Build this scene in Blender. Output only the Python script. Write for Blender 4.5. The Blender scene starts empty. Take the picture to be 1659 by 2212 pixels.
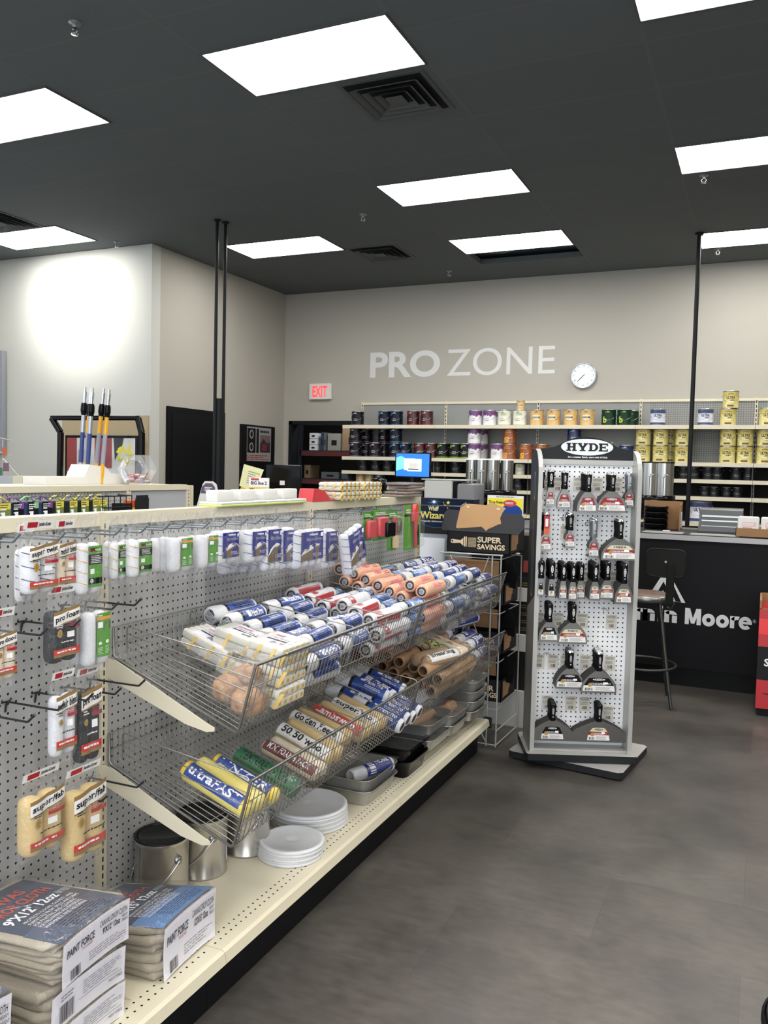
import bpy, math, random
from mathutils import Matrix, Vector
import numpy as np
random.seed(7)
C = bpy.context.scene.collection
PI = math.pi
# ------------------------------------------------------------------ camera
H = 1.53
YAW, TILT, ROLL, FPX = 0.424009505, -0.051747473, 0.023751873, 1811.16489
def cam_axes():
    cy, sy, ct, st, cr, sr = math.cos(YAW), math.sin(YAW), math.cos(TILT), math.sin(TILT), math.cos(ROLL), math.sin(ROLL)
    f = Vector((-sy*ct, cy*ct, st)); rt = Vector((cy, sy, 0)); up = rt.cross(f)
    return cr*rt + sr*up, -sr*rt + cr*up, f
RT, UP, FW = cam_axes()
cam = bpy.data.cameras.new('camera'); camo = bpy.data.objects.new('camera', cam); C.objects.link(camo)
cam.sensor_fit = 'VERTICAL'; cam.sensor_height = 24.0; cam.lens = 24.0*FPX/2212.0
camo.matrix_world = Matrix(((RT.x, UP.x, -FW.x, 0), (RT.y, UP.y, -FW.y, 0), (RT.z, UP.z, -FW.z, H), (0, 0, 0, 1)))
cam.clip_start = 0.02; cam.clip_end = 100
bpy.context.scene.camera = camo
# ------------------------------------------------------------------ exposure and world
sc = bpy.context.scene
sc.view_settings.view_transform = 'Standard'; sc.view_settings.look = 'None'
sc.view_settings.gamma = 1.0; sc.view_settings.exposure = 0.85; sc.view_settings.use_curve_mapping = False
PANEL_EMIT = 11.0
w = bpy.data.worlds.new('world'); sc.world = w; w.use_nodes = True
w.node_tree.nodes['Background'].inputs[0].default_value = (0.80, 0.90, 1.0, 1)
w.node_tree.nodes['Background'].inputs[1].default_value = 0.9      # daylight through the open shop front behind the camera
try:
    sc.cycles.transparent_max_bounces = 32
except Exception: pass
# added spot that makes the bright patch on the far left wall
sp = bpy.data.lights.new('wall_patch_spot', 'SPOT'); spo = bpy.data.objects.new('wall_patch_spot', sp); C.objects.link(spo)
sp.energy = 420; sp.spot_size = math.radians(24); sp.spot_blend = 0.5; sp.shadow_soft_size = 0.35; sp.color = (1, 0.98, 0.93)
_a = Vector((-8.2, 3.6, 3.5)); _b = Vector((-7.42, 7.58, 3.28))
spo.location = _a; spo.rotation_euler = (_b-_a).to_track_quat('-Z', 'Y').to_euler()

# added area fill behind the camera, brightens the near floor and goods
wd = bpy.data.lights.new('behind_camera_fill', 'AREA'); wdo = bpy.data.objects.new('behind_camera_fill', wd); C.objects.link(wdo)
wd.shape = 'RECTANGLE'; wd.size = 5.0; wd.size_y = 2.6; wd.energy = 60; wd.color = (0.93, 0.96, 1.0)
wdo.location = (-.3, -1.0, 1.6); wdo.rotation_euler = (math.radians(84), 0, 0)

# added spot from the upper right that brightens the floor in front
dl = bpy.data.lights.new('floor_fill_spot', 'SPOT'); dlo = bpy.data.objects.new('floor_fill_spot', dl); C.objects.link(dlo)
dl.energy = 2300; dl.spot_size = math.radians(36); dl.spot_blend = 1.0; dl.shadow_soft_size = 0.5; dl.color = (1.0, 0.98, 0.96)
_a = Vector((2.2, -0.6, 3.4)); _b = Vector((0.50, 1.45, 0)); dlo.location = _a; dlo.rotation_euler = (_b-_a).to_track_quat('-Z', 'Y').to_euler()

# ------------------------------------------------------------------ from a pixel of the photograph to a point on a real plane
def ray(px, py):
    return RT*((px-829.5)/FPX) - UP*((py-1106)/FPX) + FW
def onX(px, py, X): d = ray(px, py); return Vector((0, 0, H)) + d*(X/d.x)
def onY(px, py, Y): d = ray(px, py); return Vector((0, 0, H)) + d*(Y/d.y)
def onZ(px, py, Z): d = ray(px, py); return Vector((0, 0, H)) + d*((Z-H)/d.z)

# ------------------------------------------------------------------ materials
def lin(h):
    h = h.lstrip('#'); o = []
    for i in (0, 2, 4):
        c = int(h[i:i+2], 16)/255.0
        o.append(c/12.92 if c <= 0.04045 else ((c+0.055)/1.055)**2.4)
    return (*o, 1)
MATS = {}
def mat(name, col='#888888', rough=0.5, metal=0.0, emit=None, es=1.0, spec=None, coat=0.0, noise=None, bump=None, sss=0.0):
    """noise=(scale, amount 0..1, dark hex); bump=(scale, strength)"""
    if name in MATS: return MATS[name]
    m = bpy.data.materials.new(name); m.use_nodes = True; MATS[name] = m
    nt = m.node_tree; b = nt.nodes['Principled BSDF']
    b.inputs['Base Color'].default_value = lin(col); b.inputs['Roughness'].default_value = rough
    b.inputs['Metallic'].default_value = metal
    lc = lin(col)
    if spec is None and max(lc[:3]) < 0.03 and not metal: spec = 0.18
    if spec is not None: b.inputs['Specular IOR Level'].default_value = spec
    if coat: b.inputs['Coat Weight'].default_value = coat; b.inputs['Coat Roughness'].default_value = 0.12
    if emit: b.inputs['Emission Color'].default_value = lin(emit); b.inputs['Emission Strength'].default_value = es
    if noise or bump: tc = nt.nodes.new('ShaderNodeTexCoord')
    if noise:
        n = nt.nodes.new('ShaderNodeTexNoise'); n.inputs['Scale'].default_value = noise[0]; n.inputs['Detail'].default_value = 5
        r = nt.nodes.new('ShaderNodeValToRGB'); r.color_ramp.elements[0].position = 0.35; r.color_ramp.elements[1].position = 0.65
        r.color_ramp.elements[0].color = lin(noise[2]); r.color_ramp.elements[1].color = lin(col)
        nt.links.new(tc.outputs['Object'], n.inputs['Vector']); nt.links.new(n.outputs['Fac'], r.inputs['Fac'])
        nt.links.new(r.outputs['Color'], b.inputs['Base Color'])
    if bump:
        n2 = nt.nodes.new('ShaderNodeTexNoise'); n2.inputs['Scale'].default_value = bump[0]; n2.inputs['Detail'].default_value = 3
        bp = nt.nodes.new('ShaderNodeBump'); bp.inputs['Strength'].default_value = bump[1]; bp.inputs['Distance'].default_value = 0.004
        nt.links.new(tc.outputs['Object'], n2.inputs['Vector']); nt.links.new(n2.outputs['Fac'], bp.inputs['Height'])
        nt.links.new(bp.outputs['Normal'], b.inputs['Normal'])
    return m
def peg_mat(name, col, pitch=0.0254, hole=0.0045, axes='YZ', off=(0, 0), hcol='#141414', rough=0.45):
    """painted board with round holes on a square grid"""
    if name in MATS: return MATS[name]
    m = mat(name, col, rough); nt = m.node_tree; b = nt.nodes['Principled BSDF']
    tc = nt.nodes.new('ShaderNodeTexCoord'); sx = nt.nodes.new('ShaderNodeSeparateXYZ'); nt.links.new(tc.outputs['Object'], sx.inputs[0])
    sq = []
    for i, a in enumerate(axes):
        md = nt.nodes.new('ShaderNodeMath'); md.operation = 'ADD'; md.inputs[1].default_value = off[i] + 50*pitch
        nt.links.new(sx.outputs[a], md.inputs[0])
        mo = nt.nodes.new('ShaderNodeMath'); mo.operation = 'MODULO'; mo.inputs[1].default_value = pitch; nt.links.new(md.outputs[0], mo.inputs[0])
        su = nt.nodes.new('ShaderNodeMath'); su.operation = 'SUBTRACT'; su.inputs[1].default_value = pitch/2; nt.links.new(mo.outputs[0], su.inputs[0])
        po = nt.nodes.new('ShaderNodeMath'); po.operation = 'MULTIPLY'; nt.links.new(su.outputs[0], po.inputs[0]); nt.links.new(su.outputs[0], po.inputs[1])
        sq.append(po)
    ad = nt.nodes.new('ShaderNodeMath'); ad.operation = 'ADD'; nt.links.new(sq[0].outputs[0], ad.inputs[0]); nt.links.new(sq[1].outputs[0], ad.inputs[1])
    lt = nt.nodes.new('ShaderNodeMath'); lt.operation = 'LESS_THAN'; lt.inputs[1].default_value = hole*hole; nt.links.new(ad.outputs[0], lt.inputs[0])
    mx = nt.nodes.new('ShaderNodeMix'); mx.data_type = 'RGBA'; mx.inputs[6].default_value = lin(col); mx.inputs[7].default_value = lin(hcol)
    nt.links.new(lt.outputs[0], mx.inputs[0]); nt.links.new(mx.outputs[2], b.inputs['Base Color'])
    return m
def film_mat(name, tint='#ffffff', amount=0.07, rough=0.12, bump=(38, 0.9)):
    """thin clear wrapping film: mostly see-through, with creased highlights"""
    if name in MATS: return MATS[name]
    m = bpy.data.materials.new(name); m.use_nodes = True; MATS[name] = m; nt = m.node_tree
    for n in list(nt.nodes): nt.nodes.remove(n)
    o = nt.nodes.new('ShaderNodeOutputMaterial'); t = nt.nodes.new('ShaderNodeBsdfTransparent'); g = nt.nodes.new('ShaderNodeBsdfGlossy')
    d = nt.nodes.new('ShaderNodeBsdfDiffuse'); mx = nt.nodes.new('ShaderNodeMixShader'); m2 = nt.nodes.new('ShaderNodeMixShader')
    tc = nt.nodes.new('ShaderNodeTexCoord'); n = nt.nodes.new('ShaderNodeTexNoise'); bp = nt.nodes.new('ShaderNodeBump')
    fr = nt.nodes.new('ShaderNodeLayerWeight'); fr.inputs[0].default_value = 0.35
    ma = nt.nodes.new('ShaderNodeMath'); ma.operation = 'MULTIPLY_ADD'; ma.inputs[1].default_value = 0.20; ma.inputs[2].default_value = amount
    n.inputs['Scale'].default_value = bump[0]; n.inputs['Detail'].default_value = 4; n.inputs['Distortion'].default_value = 1.5
    bp.inputs['Strength'].default_value = bump[1]; bp.inputs['Distance'].default_value = 0.01
    nt.links.new(tc.outputs['Object'], n.inputs['Vector']); nt.links.new(n.outputs['Fac'], bp.inputs['Height'])
    nt.links.new(bp.outputs['Normal'], g.inputs['Normal']); nt.links.new(bp.outputs['Normal'], fr.inputs['Normal'])
    t.inputs[0].default_value = lin(tint); g.inputs['Roughness'].default_value = rough; d.inputs[0].default_value = (0.8, 0.82, 0.84, 1)
    m2.inputs[0].default_value = 0.25
    nt.links.new(g.outputs[0], m2.inputs[1]); nt.links.new(d.outputs[0], m2.inputs[2])
    nt.links.new(fr.outputs['Facing'], ma.inputs[0]); nt.links.new(ma.outputs[0], mx.inputs[0])
    nt.links.new(t.outputs[0], mx.inputs[1]); nt.links.new(m2.outputs[0], mx.inputs[2]); nt.links.new(mx.outputs[0], o.inputs[0])
    return m
FILM = film_mat('clear_film')
FILM2 = film_mat('clear_film_soft', amount=0.04, bump=(22, 0.6))

# ------------------------------------------------------------------ mesh builder
_txt = {}
def text_geo(s, bold=False):
    k = (s, bold)
    if k in _txt: return _txt[k]
    cu = bpy.data.curves.new('lettering', 'FONT'); cu.body = s; cu.size = 1; cu.resolution_u = 8 if s in ('PRO', 'ZONE') else (4 if s in ('EXIT', 'Whiff', 'Wizard', 'SUPER', 'SAVINGS', 'ultraFAST') else 2)
    if bold: cu.offset = 0.028
    ob = bpy.data.objects.new('lettering', cu); C.objects.link(ob)
    dg = bpy.context.evaluated_depsgraph_get(); me = bpy.data.meshes.new_from_object(ob.evaluated_get(dg))
    vs = [(v.co.x, v.co.y) for v in me.vertices]; fs = [tuple(p.vertices) for p in me.polygons]
    bpy.data.objects.remove(ob); bpy.data.curves.remove(cu); bpy.data.meshes.remove(me)
    if vs:
        x0 = min(v[0] for v in vs); x1 = max(v[0] for v in vs); y0 = min(v[1] for v in vs); y1 = max(v[1] for v in vs)
        vs = [((a-x0)/(x1-x0), (b-y0)/(y1-y0)) for a, b in vs]; asp = (x1-x0)/(y1-y0)
    else: asp = 1
    _txt[k] = (vs, fs, asp); return _txt[k]
def plane_fn(O, U, V, lift=0.0):
    O = Vector(O); U = Vector(U).normalized(); V = Vector(V).normalized(); N = U.cross(V).normalized()
    return lambda u, v, l=0.0: O + U*u + V*v + N*(lift + l)
def cyl_fn(r, z0=0, a0=-PI/2, lift=0.0006, axis='Z'):
    """wrap (u along the circumference, v along the axis) round a cylinder"""
    def f(u, v, l=0.0):
        a = a0 + u/r; R = r + lift + l
        if axis == 'Z': return Vector((R*math.cos(a), R*math.sin(a), z0+v))
        return Vector((z0+v, R*math.cos(a), R*math.sin(a)))
    return f
class MB:
    def __init__(s): s.v = []; s.f = []; s.mi = []; s.sm = []; s.mats = []
    def _m(s, m):
        if m not in s.mats: s.mats.append(m)
        return s.mats.index(m)
    def add(s, vs, fs, m, smooth=False, M=None):
        b = len(s.v); k = s._m(m)
        for v in vs:
            v = Vector(v); s.v.append(tuple(M @ v) if M else tuple(v))
        for f in fs: s.f.append(tuple(b+i for i in f)); s.mi.append(k); s.sm.append(smooth)
        return s
    def box(s, c, d, m, M=None):
        x, y, z = c; a, b, e = d[0]/2, d[1]/2, d[2]/2
        vs = [(x+i*a, y+j*b, z+k*e) for i in (-1, 1) for j in (-1, 1) for k in (-1, 1)]
        return s.add(vs, [(0, 1, 3, 2), (4, 6, 7, 5), (0, 4, 5, 1), (2, 3, 7, 6), (0, 2, 6, 4), (1, 5, 7, 3)], m, False, M)
    def bb(s, p, q, m, M=None):
        return s.box([(p[i]+q[i])/2 for i in range(3)], [abs(q[i]-p[i]) for i in range(3)], m, M)
    def rbox(s, c, d, r, m, M=None, n=3, axis=2, e=None):
        """box with rounded upright edges and eased rims; axis = the straight axis"""
        ax = [0, 1, 2]; ax.remove(axis); a, b = d[ax[0]]/2, d[ax[1]]/2; h = d[axis]/2; e = min(r*0.5, h*0.45) if e is None else e
        def ring(ins, z):
            o = []
            rr = max(r-ins, 0.0001)
            for (sx, sy, st) in ((1, 1, 0), (-1, 1, 1), (-1, -1, 2), (1, -1, 3)):
                for i in range(n+1):
                    t = (st + i/n)*PI/2
                    p = [0, 0, 0]; p[ax[0]] = c[ax[0]] + sx*(a-r) + rr*math.cos(t); p[ax[1]] = c[ax[1]] + sy*(b-r) + rr*math.sin(t); p[axis] = c[axis]+z
                    o.append(p)
            return o
        rings = [ring(e, -h), ring(0, -h+e), ring(0, h-e), ring(e, h)]
        return s.rings(rings, m, True, True, True, M)
    def rings(s, rings, m, closed=True, cap0=False, cap1=False, M=None, smooth=True):
        n = len(rings[0]); vs = [p for r in rings for p in r]; fs = []
        for i in range(len(rings)-1):
            for j in range(n if closed else n-1):
                k = (j+1) % n; fs.append((i*n+j, i*n+k, (i+1)*n+k, (i+1)*n+j))
        s.add(vs, fs, m, smooth, M)
        if cap0: s.add(rings[0], [tuple(range(n))[::-1]], m, False, M)
        if cap1: s.add(rings[-1], [tuple(range(n))], m, False, M)
        return s
    def prism(s, poly, z0, z1, m, M=None, top=None):
        n = len(poly); vs = [(x, y, z0) for x, y in poly] + [(x, y, z1) for x, y in poly]
        s.add(vs, [(i, (i+1) % n, n+(i+1) % n, n+i) for i in range(n)] + [tuple(range(n))[::-1]], m, False, M)
        return s.add([(x, y, z1) for x, y in poly], [tuple(range(n))], top or m, False, M)
    def cyl(s, p, q, r, m, r2=None, n=16, caps=True, M=None):
        p = Vector(p); q = Vector(q); d = (q-p).normalized(); r2 = r if r2 is None else r2
        a = d.orthogonal().normalized(); b = d.cross(a)
        R0 = [p + (a*math.cos(2*PI*i/n) + b*math.sin(2*PI*i/n))*r for i in range(n)]
        R1 = [q + (a*math.cos(2*PI*i/n) + b*math.sin(2*PI*i/n))*r2 for i in range(n)]
        return s.rings([R0, R1], m, True, caps, caps, M)
    def tube(s, pts, r, m, n=6, closed=False, M=None):
        P = [Vector(p) for p in pts]; N = len(P); R = []; a = None
        for i in range(N):
            if closed: d = P[(i+1) % N] - P[i-1]
            else: d = P[min(i+1, N-1)] - P[max(i-1, 0)]
            d.normalize()
            if a is None: a = d.orthogonal().normalized()
            else: a = (a - d*a.dot(d)); a = a.normalized() if a.length > 1e-6 else d.orthogonal().normalized()
            b = d.cross(a); R.append([P[i] + (a*math.cos(2*PI*j/n) + b*math.sin(2*PI*j/n))*r for j in range(n)])
        if closed: R.append(R[0])
        return s.rings(R, m, True, not closed, not closed, M)
    def lathe(s, prof, m, n=24, M=None, axis='Z', jit=0.0, cap=False, rnd=None):
        rnd = rnd or random
        R = []
        for r, z in prof:
            ring = []
            for i in range(n):
                t = 2*PI*i/n; rr = r + (rnd.uniform(-jit, jit) if jit and r > 0.0005 else 0)
                x, y = rr*math.cos(t), rr*math.sin(t)
                ring.append((x, y, z) if axis == 'Z' else ((z, x, y) if axis == 'X' else (x, z, y)))
            R.append(ring)
        return s.rings(R, m, True, cap, cap, M)
    def quad(s, u0, u1, v0, v1, m, fn, n=1, lift=0.0, k=1):
        vs = [fn(u0+(u1-u0)*i/n, v0+(v1-v0)*j/k, lift) for j in range(k+1) for i in range(n+1)]
        fs = [(j*(n+1)+i, j*(n+1)+i+1, (j+1)*(n+1)+i+1, (j+1)*(n+1)+i) for j in range(k) for i in range(n)]
        return s.add(vs, fs, m, n > 1)
    def poly(s, pts, m, fn, lift=0.0):
        return s.add([fn(u, v, lift) for u, v in pts], [tuple(range(len(pts)))], m)
    def ell(s, cu, cv, a, b, m, fn, lift=0.0, n=20):
        return s.poly([(cu+a*math.cos(2*PI*i/n), cv+b*math.sin(2*PI*i/n)) for i in range(n)], m, fn, lift)
    def txt(s, t, u0, u1, v0, v1, m, fn, bold=False, lift=0.0004, keep=None, M=None):
        vs, fs, asp = text_geo(t, bold)
        if keep:       # keep='l'/'c': natural proportions inside the rectangle
            wd = (v1-v0)*asp
            if wd < (u1-u0):
                if keep == 'c': c = (u0+u1)/2; u0, u1 = c-wd/2, c+wd/2
                else: u1 = u0+wd
            else:
                ht = (u1-u0)/asp; c = (v0+v1)/2; v0, v1 = c-ht/2, c+ht/2
        return s.add([fn(u0+(u1-u0)*a, v0+(v1-v0)*b, lift) for a, b in vs], fs, m)
    def lines(s, u0, u1, v0, v1, k, m, fn, lift=0.0004, fill=0.45, rnd=None):
        """k rows of small print, as broken strokes"""
        rnd = rnd or random; h = (v1-v0)/k
        for i in range(k):
            y = v1-(i+0.5)*h; u = u0; e = u1-rnd.uniform(0, 0.35)*(u1-u0)
            while u < e:
                d = rnd.uniform(0.06, 0.18)*(u1-u0); s.quad(u, min(u+d, e), y-h*fill/2, y+h*fill/2, m, fn, 1, lift); u += d + 0.025*(u1-u0)
        return s
    def bars(s, u0, u1, v0, v1, fn, k=11, lift=0.0004, m=None, rnd=None):
        rnd = rnd or random; m = m or INK; st = (u1-u0)/k
        for i in range(k):
            wd = st*rnd.choice((0.35, 0.5, 0.75)); s.quad(u0+i*st, u0+i*st+wd, v0, v1, m, fn, 1, lift)
        return s
    def build(s, name, parent=None, loc=None):
        me = bpy.data.meshes.new(name); me.from_pydata(s.v, [], s.f); me.update()
        for m in s.mats: me.materials.append(m)
        me.polygons.foreach_set('material_index', s.mi); me.polygons.foreach_set('use_smooth', s.sm)
        o = bpy.data.objects.new(name, me); C.objects.link(o)
        if parent: o.parent = parent
        if loc: o.location = loc
        return o
INK = mat('black_ink', '#17171a', 0.6)
def tag(o, label, cat, group=None, kind=None):
    if label: o['label'] = label
    if cat: o['category'] = cat
    if group: o['group'] = group
    if kind: o['kind'] = kind
    return o
def thing(name, label, cat, loc=(0, 0, 0), rotz=0.0, group=None, M=None):
    o = bpy.data.objects.new(name, None); C.objects.link(o); o.empty_display_size = 0.05
    if M is not None: o.matrix_world = M
    else: o.location = loc; o.rotation_euler = (0, 0, rotz)
    return tag(o, label, cat, group)
KIDS = {}
def kids(o):
    return [c for c in o.children]
def dup(root, label, loc=None, rotz=None, M=None, group=None):
    r = root.copy(); C.objects.link(r)
    if M is not None: r.matrix_world = M
    else:
        if loc is not None: r.location = loc
        if rotz is not None: r.rotation_euler = (0, 0, rotz)
    r['label'] = label
    if group: r['group'] = group
    for ch in CH[root.name]:
        c = ch.copy(); C.objects.link(c); c.parent = r
        for g in CH.get(ch.name, []):
            d = g.copy(); C.objects.link(d); d.parent = c
    return r
CH = {}
def reg(root):
    """remember the parts of a first copy so that dup() is quick"""
    al = [o for o in bpy.data.objects if o.parent is not None]
    CH[root.name] = [o for o in al if o.parent == root]
    for c in CH[root.name]:
        g = [o for o in al if o.parent == c]
        if g: CH[c.name] = g
    return root
ORD = ['first', 'second', 'third', 'fourth', 'fifth', 'sixth', 'seventh', 'eighth', 'ninth', 'tenth', 'eleventh', 'twelfth', 'thirteenth', 'fourteenth', 'fifteenth', 'sixteenth', 'seventeenth', 'eighteenth']
def TRS(loc, rx=0, ry=0, rz=0, s=1):
    return Matrix.Translation(loc) @ Matrix.Rotation(rz, 4, 'Z') @ Matrix.Rotation(ry, 4, 'Y') @ Matrix.Rotation(rx, 4, 'X') @ Matrix.Scale(s, 4)
def struct(mb, name):
    o = mb.build(name); o['kind'] = 'structure'; return o

# ================================================================== SETTING
YB, XL, YF, ZC = 10.47, -6.345, 7.58, 3.98
greige = mat('wall_paint_greige', '#aaa69c', 0.85, bump=(300, 0.05))
white_wall = mat('wall_paint_white', '#bfbfb9', 0.85)
tanm = mat('tan_wainscot', '#a8977a', 0.8)
blk = mat('black_paint', '#15171a', 0.5)
# floor: cement look vinyl tiles
def floor_mat():
    m = bpy.data.materials.new('vinyl_floor'); m.use_nodes = True; nt = m.node_tree; b = nt.nodes['Principled BSDF']
    b.inputs['Specular IOR Level'].default_value = 0.22
    tc = nt.nodes.new('ShaderNodeTexCoord')
    br = nt.nodes.new('ShaderNodeTexBrick'); br.inputs['Scale'].default_value = 1.0; br.inputs['Brick Width'].default_value = 0.914
    br.inputs['Row Height'].default_value = 0.457; br.inputs['Mortar Size'].default_value = 0.0008; br.inputs['Mortar Smooth'].default_value = 0.3
    br.inputs['Color1'].default_value = lin('#53504c'); br.inputs['Color2'].default_value = lin('#474441'); br.inputs['Mortar'].default_value = lin('#3b3937'); br.inputs['Bias'].default_value = 0
    n1 = nt.nodes.new('ShaderNodeTexNoise'); n1.inputs['Scale'].default_value = 2.2; n1.inputs['Detail'].default_value = 8; n1.inputs['Roughness'].default_value = 0.6
    r1 = nt.nodes.new('ShaderNodeValToRGB'); r1.color_ramp.elements[0].position = 0.3; r1.color_ramp.elements[1].position = 0.72
    r1.color_ramp.elements[0].color = (0.60, 0.60, 0.60, 1); r1.color_ramp.elements[1].color = (1.28, 1.25, 1.2, 1)
    n2 = nt.nodes.new('ShaderNodeTexNoise'); n2.inputs['Scale'].default_value = 14; n2.inputs['Detail'].default_value = 6
    mp = nt.nodes.new('ShaderNodeMapping'); mp.inputs['Scale'].default_value = (1, 2.4, 1)
    r2 = nt.nodes.new('ShaderNodeValToRGB'); r2.color_ramp.elements[0].position = 0.3; r2.color_ramp.elements[1].position = 0.7
    r2.color_ramp.elements[0].color = (0.80, 0.79, 0.78, 1); r2.color_ramp.elements[1].color = (1.12, 1.12, 1.12, 1)
    m1 = nt.nodes.new('ShaderNodeMix'); m1.data_type = 'RGBA'; m1.blend_type = 'MULTIPLY'; m1.inputs[0].default_value = 1
    m2 = nt.nodes.new('ShaderNodeMix'); m2.data_type = 'RGBA'; m2.blend_type = 'MULTIPLY'; m2.inputs[0].default_value = 1
    L = nt.links.new
    L(tc.outputs['Object'], br.inputs['Vector']); L(tc.outputs['Object'], n1.inputs['Vector']); L(tc.outputs['Object'], mp.inputs['Vector']); L(mp.outputs[0], n2.inputs['Vector'])
    L(n1.outputs['Fac'], r1.inputs['Fac']); L(n2.outputs['Fac'], r2.inputs['Fac'])
    L(br.outputs['Color'], m1.inputs[6]); L(r1.outputs['Color'], m1.inputs[7]); L(m1.outputs[2], m2.inputs[6]); L(r2.outputs['Color'], m2.inputs[7])
    L(m2.outputs[2], b.inputs['Base Color'])
    mr = nt.nodes.new('ShaderNodeMapRange'); mr.inputs[3].default_value = 0.30; mr.inputs[4].default_value = 0.48
    L(n2.outputs['Fac'], mr.inputs[0]); L(mr.outputs[0], b.inputs['Roughness'])
    bp = nt.nodes.new('ShaderNodeBump'); bp.inputs['Strength'].default_value = 0.08; bp.inputs['Distance'].default_value = 0.002
    L(n2.outputs['Fac'], bp.inputs['Height']); L(bp.outputs[0], b.inputs['Normal'])
    return m
struct(MB().box((-2, 3.5, -0.05), (16, 20, 0.1), floor_mat()), 'floor')
# ceiling with one missing tile
def ceil_mat():
    m = mat('ceiling_tile', '#595c5c', 0.9, bump=(220, 0.25)); nt = m.node_tree; b = nt.nodes['Principled BSDF']
    tc = nt.nodes.new('ShaderNodeTexCoord'); mp = nt.nodes.new('ShaderNodeMapping'); mp.inputs['Location'].default_value = (-0.72, -4.215, 0)
    mp.vector_type = 'TEXTURE'
    br = nt.nodes.new('ShaderNodeTexBrick'); br.offset = 0; br.inputs['Scale'].default_value = 1; br.inputs['Brick Width'].default_value = 1.23
    br.inputs['Row Height'].default_value = 0.6165; br.inputs['Mortar Size'].default_value = 0.011; br.inputs['Mortar Smooth'].default_value = 0.0
    br.inputs['Color1'].default_value = lin('#5a6062'); br.inputs['Color2'].default_value = lin('#5c6264'); br.inputs['Mortar'].default_value = lin('#626463')
    L = nt.links.new; L(tc.outputs['Object'], mp.inputs[0]); L(mp.outputs[0], br.inputs['Vector']); L(br.outputs['Color'], b.inputs['Base Color'])
    return m
cm = ceil_mat(); gx0, gx1, gy0, gy1 = -3.17, -1.96, 9.15, 9.66
cb = MB()
cb.bb((-10, -6.5, ZC), (gx0, YB+.1, ZC+.06), cm); cb.bb((gx1, -6.5, ZC), (6, YB+.1, ZC+.06), cm)
cb.bb((gx0, -6.5, ZC), (gx1, gy0, ZC+.06), cm); cb.bb((gx0, gy1, ZC), (gx1, YB+.1, ZC+.06), cm)
ple = mat('plenum_dark', '#1c1f22', 0.9)
cb.bb((gx0-.5, gy0-.3, ZC+.5), (gx1+.5, gy1+.3, ZC+.52), ple); cb.bb((gx0-.5, gy1+.28, ZC+.06), (gx1+.5, gy1+.3, ZC+.5), ple)
cb.bb((gx0-.5, gy0-.3, ZC+.06), (gx0-.48, gy1+.3, ZC+.5), ple); cb.bb((gx1+.48, gy0-.3, ZC+.06), (gx1+.5, gy1+.3, ZC+.5), ple)
cb.bb((gx0-.5, gy0-.3, ZC+.06), (gx1+.5, gy0-.28, ZC+.5), ple)
struct(cb, 'ceiling')
# back wall with the stock room opening
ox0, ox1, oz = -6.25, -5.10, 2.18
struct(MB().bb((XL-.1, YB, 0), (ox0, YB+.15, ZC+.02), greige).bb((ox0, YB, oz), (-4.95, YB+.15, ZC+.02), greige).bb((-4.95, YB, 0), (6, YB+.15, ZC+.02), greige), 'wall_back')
struct(MB().bb((XL-.15, YF+.15, 0), (XL, YB+.15, ZC+.02), greige), 'wall_left')
struct(MB().bb((-10, YF, 2.065), (XL, YF+.15, ZC+.02), white_wall).bb((-10, YF, 0), (XL, YF+.15, 2.065), white_wall).bb((-7.66, YF-.012, 1.0), (XL-.02, YF, 2.065), tanm), 'wall_front')
struct(MB().bb((-10, YF-2.5, 0), (-9.0, YF, ZC+.02), white_wall), 'wall_corner')
struct(MB().bb((6, -6.5, 0), (6.1, YB, ZC), greige), 'wall_right')
# doors
db = MB(); d0 = mat('door_black', '#0d0e10', 0.45)
db.bb((XL, 7.85, 0), (XL+.03, 8.98, 2.195), d0)
o = struct(db, 'door_1')
MB().bb((XL+.03, 7.92, 0.02), (XL+.036, 8.92, 2.12), mat('door_leaf', '#0f1113', 0.4)).build('door_leaf', o)
MB().cyl((XL+.036, 8.84, 1.0), (XL+.10, 8.84, 1.0), .012, mat('chrome', '#cfd0d2', 0.2, 1.0)).cyl((XL+.1, 8.85, 1.0), (XL+.1, 8.72, 1.0), .011, MATS['chrome']).build('door_handle', o)
fb = MB(); fm = mat('frame_black', '#14161a', 0.5)
fb.bb((ox0, YB-.02, 0), (ox0+.05, YB+.15, oz), fm).bb((ox0, YB-.02, oz-.05), (-4.95, YB+.15, oz), fm).bb((-5.0, YB-.02, 0), (-4.95, YB+.15, oz), fm)
struct(fb, 'door_2')
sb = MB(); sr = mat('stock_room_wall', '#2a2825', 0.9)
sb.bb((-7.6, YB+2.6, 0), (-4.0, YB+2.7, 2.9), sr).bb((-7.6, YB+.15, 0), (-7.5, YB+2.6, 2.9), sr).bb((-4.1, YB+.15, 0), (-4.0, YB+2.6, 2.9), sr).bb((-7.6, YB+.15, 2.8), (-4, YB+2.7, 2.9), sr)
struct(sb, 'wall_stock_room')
bs = mat('base_vinyl', '#1a1b1d', 0.5)
struct(MB().bb((-10, YF-.02, 0), (XL, YF-.008, .1), bs), 'baseboard_front')
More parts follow.
